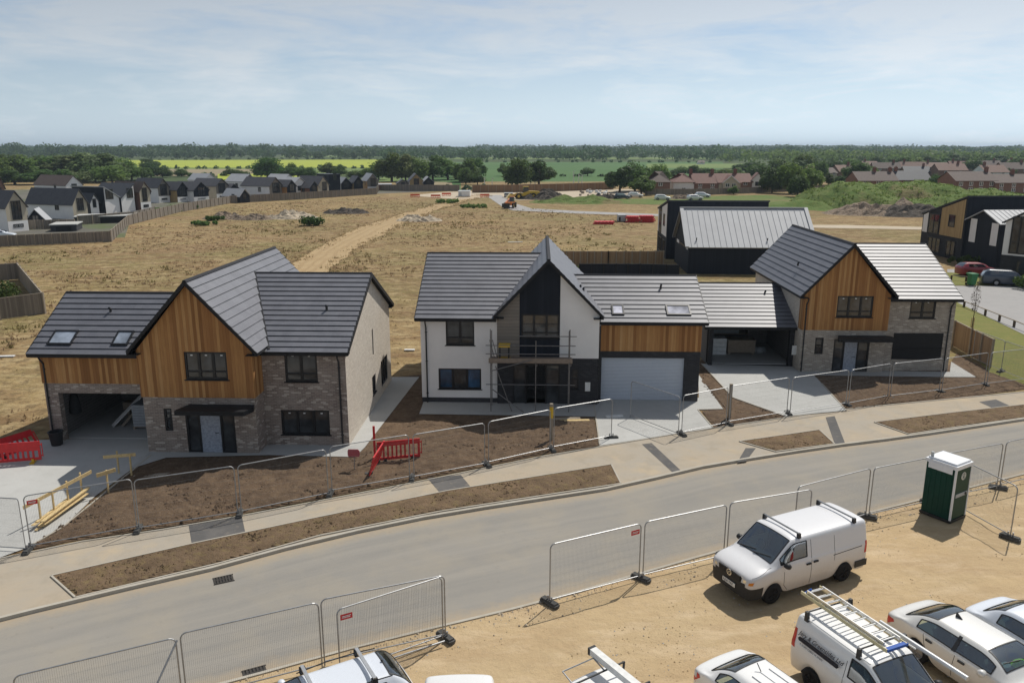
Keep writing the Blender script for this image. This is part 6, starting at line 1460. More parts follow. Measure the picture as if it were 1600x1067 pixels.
# ladder on the rack, pipe tube beside it
LD = thing('ladder', 'double aluminium ladder with pale yellow stiles on the white lettered van', 'ladder', o, RZC)
for s, (xa, xb, dz, m_) in zip((0, 1), ((1.95, 4.75, 2.06, 'fibreglass'), (2.1, 4.6, 2.14, 'alu'))):
    for y in (-.34+.06*s, .30-.06*s): mb = MB(); mb.bar((xa, y, dz), (xb, y, dz), .03, .09); mb.build('stile', m_, LD)
    k = 0; x = xa+.12
    while x < xb: mb = MB(); mb.tube([(x, -.32+.05*s, dz), (x, .28-.05*s, dz)], .017, 6); mb.build('rung', 'alu', LD); x += .29
mb = MB(); mb.box(1.93, 2.03, -.37, .30, 2.03, 2.10); mb.build('strap', 'rope_blue', LD); mb = MB(); mb.bar((4.6, .1, 2.18), (4.72, .22, 2.02), .06, .04); mb.build('rope', 'rope_blue', LD)
mb = MB(); mb.tube([(2.9, -.52, 2.06), (.55, -.62, 2.0)], .055, 12); mb.cur = 0; o2 = mb.build('pipe_tube', 'pipe_grey', loc=o); o2.rotation_euler = (0, 0, RZC); tag(o2, 'grey conduit tube lashed beside the ladder, overhanging the windscreen', 'tube')
# silver estate with roof bars, bottom left
hd2 = V((-.867, -.498, 0)); rz2 = atan2(-hd2.y, -hd2.x); Le = 4.5
def estate_stations(L, H, hw, wheels, wr):
    st = sedan_stations(L, H, hw, wheels, wr, rf1=L-.62, rw1=L-.12, boot=1.02, door0=1.5, door1=L-.75, zb=.98, ws0=1.15, ws1=1.95); return st
o = V((-2.6, 17.22, 0))+hd2*Le
SE = car('silver estate car with two roof bars in the bottom left foreground', o, rz2, estate_stations(Le, 1.52, .9, (.9, 3.55), .32), (.9, 3.55), 'paint_bluegrey', Le, .32, cat='car', wheel_x=.77)
seats(SE, (1.75, 2.6), .85, .55); dash(SE, 1.15, 1.65, .84, .98); mirror(SE, 1.68, .88, 1.05, 'paint_bluegrey')
for s in (-1, 1): decal(SE, [(Le-.34, s*.9, .8), (Le-.04, s*.9, .8), (Le-.04, s*.9, 1.08), (Le-.4, s*.9, 1.1)], (0, -s, 0), 'lamp_red', 'tail_light'); decal(SE, [(Le, s*.86, .8), (Le, s*.62, .8), (Le, s*.62, 1.08), (Le, s*.84, 1.08)], (-1, 0, 0), 'lamp_red', 'tail_light_rear')
for x in (2.1, 3.45):
    mb = MB(); mb.box(x-.04, x+.04, -.66, .66, 1.60, 1.64); rb = mb.build('roof_bar', 'alu', SE)
    for s in (-1, 1): mb = MB(); mb.box(x-.07, x+.07, s*.62-.05, s*.62+.05, 1.44, 1.6); mb.build('bar_foot', 'black_plastic', rb)
for s in (-1, 1): mb = MB(); mb.tube([(1.95, s*.60, 1.5), (2.6, s*.62, 1.54), (3.4, s*.62, 1.54), (3.9, s*.6, 1.5)], .014, 6); mb.build('roof_seal', 'black_plastic', SE)
mb = MB(); mb.tube([(3.85, 0, 1.53), (3.87, 0, 1.56)], .03, 8); mb.build('aerial_base', 'black_plastic', SE)
# two vans whose roofs peep over the bottom edge
def peep(label, rear, hd_, H_, m):
    L2 = 4.6; o = V((rear[0], rear[1], 0))+hd_*L2; return car(label, o, atan2(-hd_.y, -hd_.x), van_stations(L2, H_, .92, (.9, 3.7), .32, .9, 1.7, .85, 1.1, 1.15, 2.0, zb=1.08, wt=.80), (.9, 3.7), m, L2, .32, 'panel_van', 'van', (2, 1), wheel_x=.8), o, L2
h3 = V((.04, -1, 0)).normalized(); P1, o1, _ = peep('white van showing only its roof rear at the bottom edge', (-1.22, 16.1), h3, 1.82, 'paint_white')
seats(P1, (1.6,), .85, .7)
h4 = V((.55, -.835, 0)); P2, o2_, L2 = peep('white van with roof rack and long tube carrier at the bottom edge', (1.75, 16.25), h4, 1.72, 'paint_white')
rz4 = atan2(-h4.y, -h4.x)
for x in (2.3, 3.3, 4.15): mb = MB(); mb.tube([(x, -.75, 1.95), (x, .75, 1.95)], .022, 8); rk = mb.build('rack_bar', 'black_plastic', P2); mb = MB(); mb.tube([(x, -.72, 1.68), (x, -.74, 1.95)], .03, 6); mb.build('rack_foot', 'black_plastic', rk); mb = MB(); mb.tube([(x, .72, 1.68), (x, .74, 1.95)], .03, 6); mb.build('rack_foot', 'black_plastic', rk)
mb = MB(); mb.tube([(4.15, .75, 1.95), (4.62, .7, 1.98), (4.62, -.2, 1.98), (4.15, -.15, 1.95)], .02, 6); mb.build('ladder_roller', 'galv', P2)
t = thing('pipe_carrier', 'white square tube carrier with black end cap on the van roof rack', 'tube carrier', o2_, rz4); mb = MB(); mb.box(1.6, 4.75, -.38, -.2, 1.98, 2.14); mb.build('tube', 'white_paint', t); mb = MB(); mb.box(4.752, 4.82, -.39, -.19, 1.97, 2.15); mb.build('end_cap', 'black_plastic', t)
# parked cars far right
def small_car(label, px, py, rz, m, H_=1.5, L2=4.1): 
    c = g(px, py); return car(label, c, rz, estate_stations(L2, H_, .87, (.8, 3.25), .31), (.8, 3.25), m, L2, .31, wheel_x=.75, sub=1, detail=False)
c_ = small_car('dark red hatchback parked before the black houses', 1550, 431, pi, 'paint_red'); c_.location.x += .3
c_ = small_car('navy estate car parked at the right edge of the lane', 1612, 448, R(158), 'paint_navy', 1.6, 4.6)
c_ = small_car('blue-white hatchback at the beige house far left', 26, 373, R(200), 'paint_bluegrey')

# ---------------------------------------------------------------- permanent fences and walls
def fence_run(label, px, h_, m, name='timber_fence', posts=12, cat='fence', pm='grey_timber'):
    P = gl(px); t = thing(name, label, cat, P[0]); O = P[0]
    L = sum((P[i+1]-P[i]).length for i in range(len(P)-1))
    for i in range(len(P)-1):
        a, b = P[i]-O, P[i+1]-O; d = (b-a).normalized(); n = V((-d.y, d.x, 0))*.03
        mb = MB(); mb.prism([a-n, b-n, b-n+V((0, 0, h_)), a-n+V((0, 0, h_))], (0, 0, .04), 2*n+V((0, 0, .04))); mb.build('panelling', m, t)
        mb = MB(); mb.bar(a+V((0, 0, h_+.06)), b+V((0, 0, h_+.06)), .09, .04); mb.build('capping', pm, t)
        k = max(1, round(posts*(b-a).length/L))
        for j in range(k+1):
            p = a.lerp(b, j/k)-n*2.2; mb = MB(); mb.box(p.x-.06, p.x+.06, p.y-.06, p.y+.06, 0, h_+.12); mb.build('post', pm, t)
    return t
fence_run('grey timber boundary fence at the left, below the long white house', [(-90, 393), (0, 386), (174, 378)], 1.5, 'fence_timber', posts=20)
fence_run('short return of grey boundary fence running away from the field corner', [(174, 378), (201, 352)], 1.6, 'fence_timber', posts=8)
fence_run('grey timber fence rising from the corner towards the rubble heaps', [(201, 352), (280, 332), (360, 318)], 1.7, 'fence_timber', posts=24)
fence_run('grey timber fence behind the rubble heaps, below the row of gabled houses', [(360, 318), (470, 312), (588, 304)], 1.8, 'fence_timber', posts=30)
fence_run('dark fence below the isolated pair of houses', [(588, 304), (592, 298), (640, 299), (718, 299)], 1.9, 'fence_timber', posts=20)
fence_run('long brown hoarding behind the gravel yard under the two big trees', [(738, 301.5), (800, 301), (880, 299), (958, 296.5)], 2.3, 'hoarding', 'hoarding', 20)
fence_run('grey fence in front of the red brick cottages', [(1008, 305), (1100, 305), (1180, 302), (1300, 297)], 1.7, 'fence_timber', posts=24)
fence_run('weathered fence panel corner round the garden at the left edge, nearer one', [(-40, 505), (0, 500), (70, 490), (30, 437)], 1.7, 'fence_timber', posts=10)
fence_run('weathered fence at the left edge behind the green bush', [(30, 437), (-40, 442)], 1.7, 'fence_timber', posts=4)
fence_run('brown garden fence between the field and the dark houses', [(874, 417), (950, 417), (1036, 417)], 1.75, 'fence_brown', posts=14)
fence_run('black garden fence behind the cedar garage roof', [(905, 432), (1000, 432), (1060, 434)], 1.3, 'dark_boards', posts=8, pm='trim_dark')
fence_run('two brown timber fence panels beside the right house', [(1489, 541), (1515, 556), (1548, 574)], 1.75, 'fence_brown', posts=3)
A, B, C_ = near2(1525, 516), near2(1571, 533), near2(1622, 550)
panel(A.xy.to_3d(), B.xy.to_3d(), 'grey mesh fence panel behind the brown fence panels, across the lawn', 'mesh fence panels round the right lawn'); panel(B.xy.to_3d(), C_.xy.to_3d(), 'grey mesh fence panel across the lawn at the right edge', 'mesh fence panels round the right lawn')
foot(B, .5, 'grey base block on the soil below the lawn')
def knee_rail(label, px):
    P = gl(px); t = thing('knee_rail', label, 'rail fence', P[0]); O = P[0]
    for p in P: q = p-O; mb = MB(); mb.box(q.x-.07, q.x+.07, q.y-.07, q.y+.07, 0, .5); mb.build('post', 'bark', t)
    for i in range(len(P)-1): mb = MB(); mb.bar(P[i]-O+V((0, 0, .52)), P[i+1]-O+V((0, 0, .52)), .1, .05); mb.build('rail', 'grey_timber', t)
knee_rail('low timber knee rail between the lawn and the lane', [(1485, 474), (1506, 480), (1539, 493), (1561, 502), (1584, 511), (1612, 523)])
knee_rail('low timber knee rail along the far grass strip by the red car', [(1486, 438), (1509, 440), (1531, 442), (1554, 444), (1580, 446)])
# wheelie bin
p = g(1517, 446); t = thing('wheelie_bin', 'green wheelie bin at the corner of the lane', 'bin', p, R(10)); mb = MB()
for (a, z0), (b_, z1) in ((((.27, .30), .08), ((.36, .42), 1.15)),): mb.prism([(-a[0], -a[1], z0), (a[0], -a[1], z0), (b_[0], -b_[1], z1), (-b_[0], -b_[1], z1)], (0, 0, 0), (0, 2*a[1], 0))
mb.box(-.38, .38, -.44, .36, 1.06, 1.152); mb.build('body', 'bin_green', t); mb = MB(); mb.prism([(-.39, -.46, 1.156), (.39, -.46, 1.156), (.39, .4, 1.156), (-.39, .4, 1.156)], (0, 0, 0), (0, .03, .09)); mb.build('lid', 'bin_green', t)
for s in (-1, 1): mb = MB(); mb.lathe([(.001, -.03), (.13, -.03), (.13, .03), (.001, .03)], 14, (0, 0, 0), 'y'); w = mb.build('wheel', 'rubber', t, loc=(s*.3, .34, .13)); w.rotation_euler = (0, 0, pi/2)

# ---------------------------------------------------------------- machines, huts and stacks on the site
def wheel4(t, xs, y, r, w=.4):
    for x in xs:
        for s in (-1, 1): mb = MB(); mb.lathe([(r*.5, -w/2), (r, -w/2*.8), (r, w/2*.8), (r*.5, w/2)], 16, (x, s*y, r), 'y'); k = mb.build('wheel', 'rubber', t); mb = MB(); mb.lathe([(.001, s*w*.42), (r*.5, s*w*.42), (r*.5, -s*w*.42)], 12, (x, s*y, r), 'y'); mb.build('rim', 'paint_yellow', k)
p = g(797, 325); t = thing('telehandler', 'orange-brown telehandler facing the camera on the haul road', 'telehandler', p, R(78)); wheel4(t, (-1.3, 1.4), 1.0, .62)
mb = MB(); mb.prism([(-2.1, -.8, .7), (2.2, -.8, .7), (2.3, -.8, 1.2), (1.6, -.8, 1.5), (-.2, -.8, 1.5), (-2.1, -.8, 1.35)], (0, 0, 0), (0, 1.6, 0)); mb.build('chassis', 'paint_orange', t)
mb = MB(); mb.prism([(-.6, -.85, 1.45), (.9, -.85, 1.45), (.8, -.85, 2.5), (-.4, -.85, 2.5)], (0, 0, 0), (0, .9, 0)); mb.build('cab', 'glass_house', t); mb = MB(); mb.box(-.5, .9, -.9, .1, 2.5, 2.62); mb.build('cab_roof', 'paint_orange', t)
mb = MB(); mb.bar((2.0, .5, 1.9), (-3.0, .5, 1.2), .35, .4); mb.build('boom', 'paint_orange', t); mb = MB(); mb.box(-3.3, -3.1, -.6, 1.2, .3, 1.2); mb.box(-3.9, -3.3, -.4, -.25, .3, .36); mb.box(-3.9, -3.3, .8, .95, .3, .36); mb.build('forks', 'gate_iron', t)
p = g(822, 311); t = thing('wheel_loader', 'yellow loading machine parked in the gravel yard', 'loader', p, R(8)); wheel4(t, (-2.2, 1.8), 1.2, .8, .5)
mb = MB(); mb.prism([(-1.2, -1.1, .8), (3.6, -1.1, .9), (3.6, -1.1, 2.0), (.6, -1.1, 2.2), (-1.2, -1.1, 1.6)], (0, 0, 0), (0, 2.2, 0)); mb.prism([(-3.4, -.7, .7), (-1.2, -.9, .8), (-1.2, -.9, 1.5), (-3.4, -.7, 1.3)], (0, 0, 0), (0, 1.5, 0)); mb.build('chassis', 'paint_yellow', t)
mb = MB(); mb.prism([(-.9, -.8, 1.7), (.6, -.8, 2.1), (.5, -.8, 3.2), (-.7, -.8, 3.2)], (0, 0, 0), (0, 1.6, 0)); mb.build('cab', 'glass_house', t); mb = MB(); mb.box(-.85, .65, -.9, .9, 3.2, 3.35); mb.build('cab_roof', 'paint_yellow', t)
mb = MB(); mb.bar((-1.3, 0, 1.5), (-4.2, 0, .9), .5, .5); mb.prism([(-4.2, -1.4, .3), (-5.2, -1.4, .3), (-5.3, -1.4, .5), (-4.4, -1.4, 1.5), (-4.2, -1.4, 1.4)], (0, 0, 0), (0, 2.8, 0)); mb.build('bucket_arm', 'paint_yellow', t)
def cabin(label, x0, x1, yb, yt, dep, m, name='site_cabin', cat='site cabin', rz=0):
    c = g((x0+x1)/2, yb); w = (x1-x0)*c.y/FPX; z = zat((x0+x1)/2, yt, c.y); t = thing(name, label, cat, c, R(rz)); mb = MB(); mb.box(-w/2, w/2, 0, dep, .15, z)
    mb.build('body', m, t); mb = MB(); mb.box(-w/2-.05, w/2+.05, -.05, dep+.05, z+.003, z+.12); mb.build('roof', 'cabin_grey', t); mb = MB(); mb.box(-w*.42, -w*.2, -.04, -.003, .2, z-.3); mb.build('door', 'cabin_grey' if m != 'cabin_grey' else 'trim_dark', t); mb = MB(); mb.box(-w/2, -w/2+.3, .1, dep-.1, 0, .147); mb.box(w/2-.3, w/2, .1, dep-.1, 0, .147); mb.build('skids', 'trim_dark', t)
    return t
cabin('pale grey site hut beside the far red barriers', 716, 734, 308, 299.5, 5, 'white_paint')
cabin('dark blue-grey container left of the yellow machine', 788, 801, 309, 302.5, 3, 'metal_dark_roof', 'shipping_container', 'container')
sk = []
for k in range(16):
    x, y = 905+44*random.random(), 299.5+7*random.random(); p = g(x, y); mb = MB(); r = random.uniform(.5, 1.0); mb.lathe([(.05, .95*r), (.5*r, .9*r), (.62*r, .45*r), (.55*r, .05), (.01, 0)], 8); mb.v = [(a+.08*mnoise.noise(V((a*3+k, b_*3, c_*3))), b_+.08*mnoise.noise(V((b_*3, k, a*3))), c_) for a, b_, c_ in mb.v]
    o = mb.build('bulk_bag', random.choice(('white_paint', 'paper', 'cardboard')), loc=p, smooth=True); tag(o, 'pale bulk bag among those dumped by the dark trees at the yard end', 'bulk bag', 'bulk bags at the yard end')
def stack(label, x0, x1, yb, yt, dep, m, n=4, name='barrier_stack', cat='barrier stack', rz=0):
    c = g((x0+x1)/2, yb); w = (x1-x0)*c.y/FPX; z = zat((x0+x1)/2, yt, c.y); t = thing(name, label, cat, c, R(rz))
    for k in range(n):
        mb = MB(); o = random.uniform(-.25, .25); mb.box(-w/2+o, w/2+o-.3, .0, dep, z*k/n+.02, z*(k+.72)/n); 
        for j in range(6): mb.box(-w/2+o+w*j/6, -w/2+o+w*j/6+.2, -.05, -.003, z*k/n+.02, z*(k+.9)/n)
        mb.build('barrier', m, t)
stack('low stack of red plastic barriers on the field, left of the bigger red stacks', 930, 963, 351, 346, 2, 'plastic_red', 2)
stack('red plastic barrier stack beside the haul road, middle of the three', 980, 1002, 348, 338, 2, 'plastic_red', 5); stack('red plastic barrier stack nearest the dark house', 1003, 1026, 348, 337, 2, 'plastic_red', 5)
cabin('grey crate behind the red barrier stacks', 966, 978, 347, 337, 2, 'cabin_grey', 'storage_crate', 'crate')
for k, (x, yb, yt) in enumerate(((829, 291, 271), (836, 291, 274), (841, 291, 275), (896, 291, 268), (904, 291, 272), (909, 291, 274), (757, 290, 278), (769, 290, 279))):
    c = g(x, yb); z = zat(x, yt, c.y); t = thing('lamp_post', f'white lamp post beyond the hoarding, {ordn[k]} counting the big-tree trio first', 'lamp post', c, 0, 'white lamp posts beyond the hoarding'); mb = MB(); mb.tube([(0, 0, 0), (0, 0, z)], [.16, .09], 6); mb.build('column', 'white_paint', t); mb = MB(); mb.box(-.15, .7, -.15, .15, z-.05, z+.12); mb.build('lantern', 'cabin_grey', t)
def far_car(label, px, py, rz, m): c = g(px, py); o = car(label, c, rz, estate_stations(4.3, 1.5, .87, (.85, 3.4), .32), (.85, 3.4), m, 4.3, .32, wheel_x=.75, sub=1, detail=False); return o
far_car('white car among stored materials before the cottage fence, left', 1048, 313, R(170), 'paint_white'); far_car('white car parked right of the stored materials before the cottage fence', 1098, 313, R(185), 'paint_white'); far_car('silver car half hidden beside the cottage fence', 1110, 309, R(170), 'paint_bluegrey')
far_car('white van-like car at the yard end by the dark trees', 1005, 309, R(172), 'paint_white'); far_car('dark car at the yard end left of the white one', 985, 311, R(172), 'paint_navy')
pile(1070, 311, 9, 1.2, 'rubble', 'brown materials heap between the white cars before the cottage fence', 'materials heap', 21); pile(1270, 321, 7, .8, 'gravel', 'white scaffold tubes and rubble at the foot of the green mound', 'rubble heap', 22)

# ---------------------------------------------------------------- trees
def crown_mesh(name, seed, H_, rad, nl, leaf_s, lobes, m, zlo=.18, squash=1.0):
    zlo = zlo*.3
    rnd = random.Random(seed); mb = MB(); C0 = V((0, 0, H_*(zlo+1)/2)); rz_ = H_*(1-zlo)/2
    L = []
    for k in range(lobes):
        a, u = rnd.random()*2*pi, (rnd.uniform(-.9, 1) if k % 2 else rnd.uniform(-.85, -.1)); s = max(.45 if u < 0 else 0, sqrt(1-u*u)); d = V((s*cos(a), s*sin(a), u)); rr = rnd.uniform(.35, .68) if u > -.1 else rnd.uniform(.5, .72)
        L.append((C0+V((d.x*rad*rr, d.y*rad*rr, d.z*rz_*rr*squash)), rnd.uniform(.30, .50)*rad))
    for k in range(nl):
        c, r = L[k % lobes]; a, u = rnd.random()*2*pi, rnd.uniform(-.95, 1); s = sqrt(1-u*u); d = V((s*cos(a), s*sin(a), u))
        p = c+d*r*(rnd.random()**.35)*rnd.uniform(.85, 1.12); n = (d+V((rnd.gauss(0, .45), rnd.gauss(0, .45), rnd.gauss(0, .45)))).normalized()
        t_ = n.cross(V((rnd.gauss(0, 1), rnd.gauss(0, 1), rnd.gauss(0, 1)))).normalized(); b_ = n.cross(t_); q = leaf_s*rnd.uniform(.55, 1.25)
        mb.face([p-t_*q, p-b_*q*.6, p+t_*q, p+b_*q*.6])
    return mb
def tree_proto(name, seed, H_, rad, nl, leaf_s, lobes, m, zlo=.16):
    t = thing(name, '', 'tree')
    mb = MB(); mb.tube([(0, 0, -.1), (.1, 0, H_*.2), (.05, .1, H_*.45), (0, 0, H_*.75)], [H_*.028, H_*.022, H_*.014, H_*.004], 7)
    rnd = random.Random(seed)
    for k in range(6): a = k*1.1+rnd.random(); mb.tube([(0, 0, H_*(.22+.05*k)), (rad*.3*cos(a), rad*.3*sin(a), H_*(.36+.05*k)), (rad*.62*cos(a), rad*.62*sin(a), H_*(.48+.05*k))], [H_*.012, H_*.008, H_*.003], 5)
    mb.build('trunk', 'bark', t, uv=False)
    crown_mesh(name, seed, H_, rad, nl, leaf_s, lobes, m, zlo).build('crown', m, t, uv=False)
    return t
PROT = {}
for k, m_ in (('d', 'leaf_dark'), ('m', 'leaf_mid'), ('p', 'leaf_pale')):
    PROT[k] = [tree_proto('broadleaf_tree', 10+i+ord(k), 10, (4.2, 4.8, 3.7)[i], 3600, .40, (24, 30, 20)[i], m_, (.1, .08, .14)[i]) for i in range(3)]
PROT['c'] = [tree_proto('conifer_tree', 77, 10, 1.7, 1500, .3, 16, 'leaf_dark', .05)]
used = set()
def tree(px, yb, yt, wpx, kind, label, group, xy=None):
    c = g(px, yb) if xy is None else V((*xy, 0)); z = zat(px, yt, c.y)*1.14; w = wpx*1.22*c.y/FPX
    i = random.randrange(len(PROT[kind])); pr = PROT[kind][i]
    o = pr if (kind, i) not in used else copy_tree(pr); used.add((kind, i))
    rad = (4.2, 4.8, 3.7)[i] if kind != 'c' else 1.7; s = w/2/rad/.92
    o.location = c; o.scale = (s, s, z/10.2); o.rotation_euler = (0, 0, random.random()*6.28); o['label'] = label; o['group'] = group; o['category'] = 'tree'
    return o
kd = {'d': 'dark green', 'm': 'mid green', 'p': 'pale willowy', 'c': 'narrow dark'}
def belt(group, desc_, lst):
    lst.sort(key=lambda a: a[0])
    n = len(lst)
    for k, (x, yb, yt, w, kind) in enumerate(lst):
        posn = (ordn[k]+' from the left') if k < 20 else (ordn[n-1-k]+' from the right' if n-1-k < 20 else f'about {round(100*k/n)} percent along from the left')
        tree(x, yb, yt, w, kind, f'{kd[kind]} tree {desc_}, {posn}', group)
belt('trees behind the estate at the left', 'in the wood behind the left estate', [(6, 285, 242, 60, 'd'), (42, 284, 246, 56, 'm'), (74, 283, 243, 52, 'm'), (104, 283, 240, 60, 'p'), (134, 283, 238, 62, 'p'), (163, 283, 239, 58, 'p'), (190, 282, 246, 50, 'm'), (150, 285, 254, 38, 'd'), (176, 286, 258, 46, 'm'), (206, 281, 256, 38, 'd'), (222, 280, 262, 26, 'm'), (236, 277, 254, 28, 'd'), (254, 277, 261, 28, 'd'), (284, 276, 264, 20, 'd'), (362, 275, 263, 22, 'd'), (378, 275, 266, 16, 'd'), (94, 288, 264, 44, 'm'), (60, 289, 262, 42, 'd'), (24, 289, 263, 46, 'd'), (122, 287, 266, 40, 'p'), (-15, 287, 246, 50, 'm'), (50, 276, 240, 44, 'd'), (20, 276, 241, 44, 'm'), (88, 276, 240, 40, 'd'), (235, 266, 246, 26, 'd')])
belt('trees behind the estate row', 'behind the row of gabled houses', [(418, 279, 246, 42, 'd'), (437, 278, 258, 28, 'd'), (450, 278, 262, 24, 'd'), (466, 278, 261, 26, 'm'), (481, 278, 261, 26, 'm'), (458, 277, 254, 14, 'm'), (513, 276, 254, 24, 'm'), (531, 277, 257, 22, 'm'), (556, 280, 266, 28, 'm'), (573, 280, 262, 24, 'm'), (592, 281, 254, 30, 'd'), (612, 284, 238, 42, 'm'), (634, 284, 240, 36, 'p'), (655, 284, 246, 32, 'm'), (676, 283, 238, 38, 'd'), (700, 281, 244, 38, 'm'), (718, 284, 268, 18, 'p'), (728, 289, 262, 24, 'd'), (746, 289, 270, 20, 'd'), (730, 285, 246, 36, 'm'), (744, 280, 246, 28, 'm'), (690, 277, 250, 32, 'd'), (640, 283, 258, 30, 'd'), (600, 272, 248, 26, 'd'), (660, 276, 252, 30, 'd'), (713, 278, 258, 20, 'd')])
tree(808, 294, 248, 40, 'd', 'large dense dark tree behind the hoarding, left of the twin pair', 'big field trees'); tree(842, 292, 246, 40, 'd', 'large dense dark tree behind the lamp posts, right of the twin pair', 'big field trees')
tree(787, 275, 255, 18, 'm', 'small tree in the green field left of the twin trees', 'big field trees'); tree(918, 275, 261, 20, 'd', 'single small tree in the middle of the green field', 'big field trees')
belt('trees round the cottages', 'round the red-roofed cottages', [(968, 301, 254, 40, 'd'), (992, 299, 250, 42, 'd'), (1002, 305, 274, 34, 'm'), (1030, 288, 256, 30, 'm'), (1046, 280, 264, 18, 'd'), (1066, 275, 259, 24, 'd'), (1085, 276, 256, 22, 'd'), (1108, 276, 262, 26, 'm'), (1132, 276, 264, 24, 'm'), (1150, 277, 262, 22, 'm'), (1206, 302, 262, 34, 'd'), (1236, 303, 254, 38, 'm'), (1246, 308, 274, 30, 'd'), (1264, 300, 256, 32, 'm'), (1252, 272, 240, 30, 'm'), (1146, 304, 290, 14, 'm'), (1185, 282, 252, 34, 'd'), (1165, 272, 250, 34, 'd'), (1215, 276, 248, 34, 'd'), (1240, 276, 248, 30, 'd'), (1280, 280, 252, 22, 'd')])
belt('trees among the village roofs', 'among the village rooftops at the right', [(1294, 294, 266, 12, 'c'), (1312, 292, 275, 26, 'd'), (1328, 294, 276, 20, 'd'), (1340, 289, 252, 40, 'm'), (1462, 296, 270, 20, 'd'), (1500, 284, 268, 28, 'd'), (1352, 280, 254, 28, 'm'), (1520, 270, 246, 24, 'd'), (1585, 268, 246, 26, 'm'), (1480, 266, 244, 20, 'd'), (1430, 266, 246, 22, 'm'), (1390, 266, 246, 20, 'd'), (1300, 270, 246, 28, 'd'), (1325, 268, 248, 24, 'm'), (1455, 262, 243, 22, 'm'), (1560, 262, 240, 26, 'd'), (1495, 260, 238, 24, 'd'), (1535, 260, 240, 24, 'm'), (1605, 264, 238, 30, 'd'), (1370, 262, 244, 26, 'd'), (1410, 262, 244, 24, 'm'), (1270, 264, 246, 24, 'd'), (1575, 276, 262, 18, 'd'), (1550, 300, 290, 14, 'd')])
# sapling on the lawn
p = g(1518, 516); t = thing('young_tree', 'thin staked sapling with dark leaves on the lawn', 'sapling', p); mb = MB(); mb.tube([(0, 0, 0), (.03, 0, 1.6), (0, .02, 3.6)], [.035, .025, .008], 6); mb.build('trunk', 'bark', t); mb = MB(); mb.box(-.12, -.06, -.03, .03, 0, 1.0); mb.box(.06, .12, -.03, .03, 0, 1.0); mb.build('stake', 'pine', t)
leaf('leaf_purple', (.05, .035, .03), (.07, .05, .035), (.09, .07, .04))
mb = MB()
for k in range(420):
    z = random.uniform(1.5, 3.75); r = .38*(1-abs(z-2.5)/1.9)*random.random()**.5; a = random.random()*6.28; p_ = V((r*cos(a), r*sin(a), z)); d = V((random.gauss(0, 1), random.gauss(0, 1), random.gauss(0, 1))).normalized(); e = d.cross(V((0, 0, 1))).normalized(); mb.face([p_-d*.06, p_-e*.03, p_+d*.06, p_+e*.03])
mb.build('crown', 'leaf_purple', t, uv=False)
def shrub(label, px, yb, w, h_, m='hedge', dep=None, n=1600, ls=.12, grp=None, name='shrub', cat='shrub', xy=None):
    c = g(px, yb) if xy is None else V((*xy, 0)); dep = dep or w; t = thing(name, label, cat, c, 0, grp); mb = MB(); rnd = random.Random(px)
    L = [(V((rnd.uniform(-.4, .4)*w, rnd.uniform(-.4, .4)*dep, rnd.uniform(.35, .75)*h_)), rnd.uniform(.22, .42)*min(w, dep, h_*1.4)) for k in range(max(7, int(w*3/h_)))]
    for k in range(n):
        q, r = rnd.choice(L); d = V((rnd.gauss(0, 1), rnd.gauss(0, 1), rnd.gauss(0, 1))).normalized(); p_ = q+d*r*rnd.random()**.3; p_.z = abs(p_.z); e = (d+V((rnd.gauss(0, .5), rnd.gauss(0, .5), rnd.gauss(0, .5)))).normalized(); f = e.cross(V((rnd.gauss(0, 1), rnd.gauss(0, 1), 1))).normalized(); b_ = e.cross(f); s = ls*rnd.uniform(.6, 1.3); mb.face([p_-f*s, p_-b_*s*.6, p_+f*s, p_+b_*s*.6])
    mb.build('foliage', m, t, uv=False); mb = MB()
    for k in range(4): a = k*1.6; mb.tube([(.05*cos(a), .05*sin(a), 0), (.2*w*cos(a), .2*dep*sin(a), h_*.5)], .02, 5)
    mb.build('stem', 'shrub_stem', t, uv=False); return t
shrub('big green bush behind the weathered fence at the left edge', 8, 478, 4.2, 2.3, 'hedge', 4, 2600, .14)
shrub('clipped green hedge before the timber-sided black house', 1508, 413, 5.2, 1.1, 'hedge', 1.0, 1800, .12, name='hedge', cat='hedge')
shrub('small green shrub at the right edge before the navy car', 1604, 452, 2.2, 1.5, 'hedge', 1.6, 700, .12)
for k, (x, y, w, h_) in enumerate(((910, 424, 1.6, .7), (930, 424, 1.0, .6), (960, 425, 1.4, .6), (985, 425, 1.2, .7))): shrub(f'low garden shrub between the brown and black fences, {ordn[k]} from the left', x, y, w, h_, 'leaf_mid', 1, 260, .1, 'garden shrubs behind the fence')
for k, (x, y, w, h_) in enumerate(((491, 353, 5, 1.5), (250, 335, 4, 1.2), (270, 331, 5, 1.3), (300, 327, 4, 1.1), (335, 345, 4, .8), (700, 318, 6, 1.0), (740, 325, 7, .8), (318, 352, 5, .7))): shrub(['green bush at the end of the pale rubble heap', 'garden bush behind the grey fence, left one of three', 'garden bush behind the grey fence, middle of three', 'garden bush behind the grey fence, right one of three', 'low weedy bush left of the earth heap', 'green weed clump beside the far red barriers', 'wide low weed clump left of the haul road', 'low weedy clump below the earth heap'][k], x, y, w, h_, 'leaf_mid' if k else 'hedge', w*.6, 800, .25)

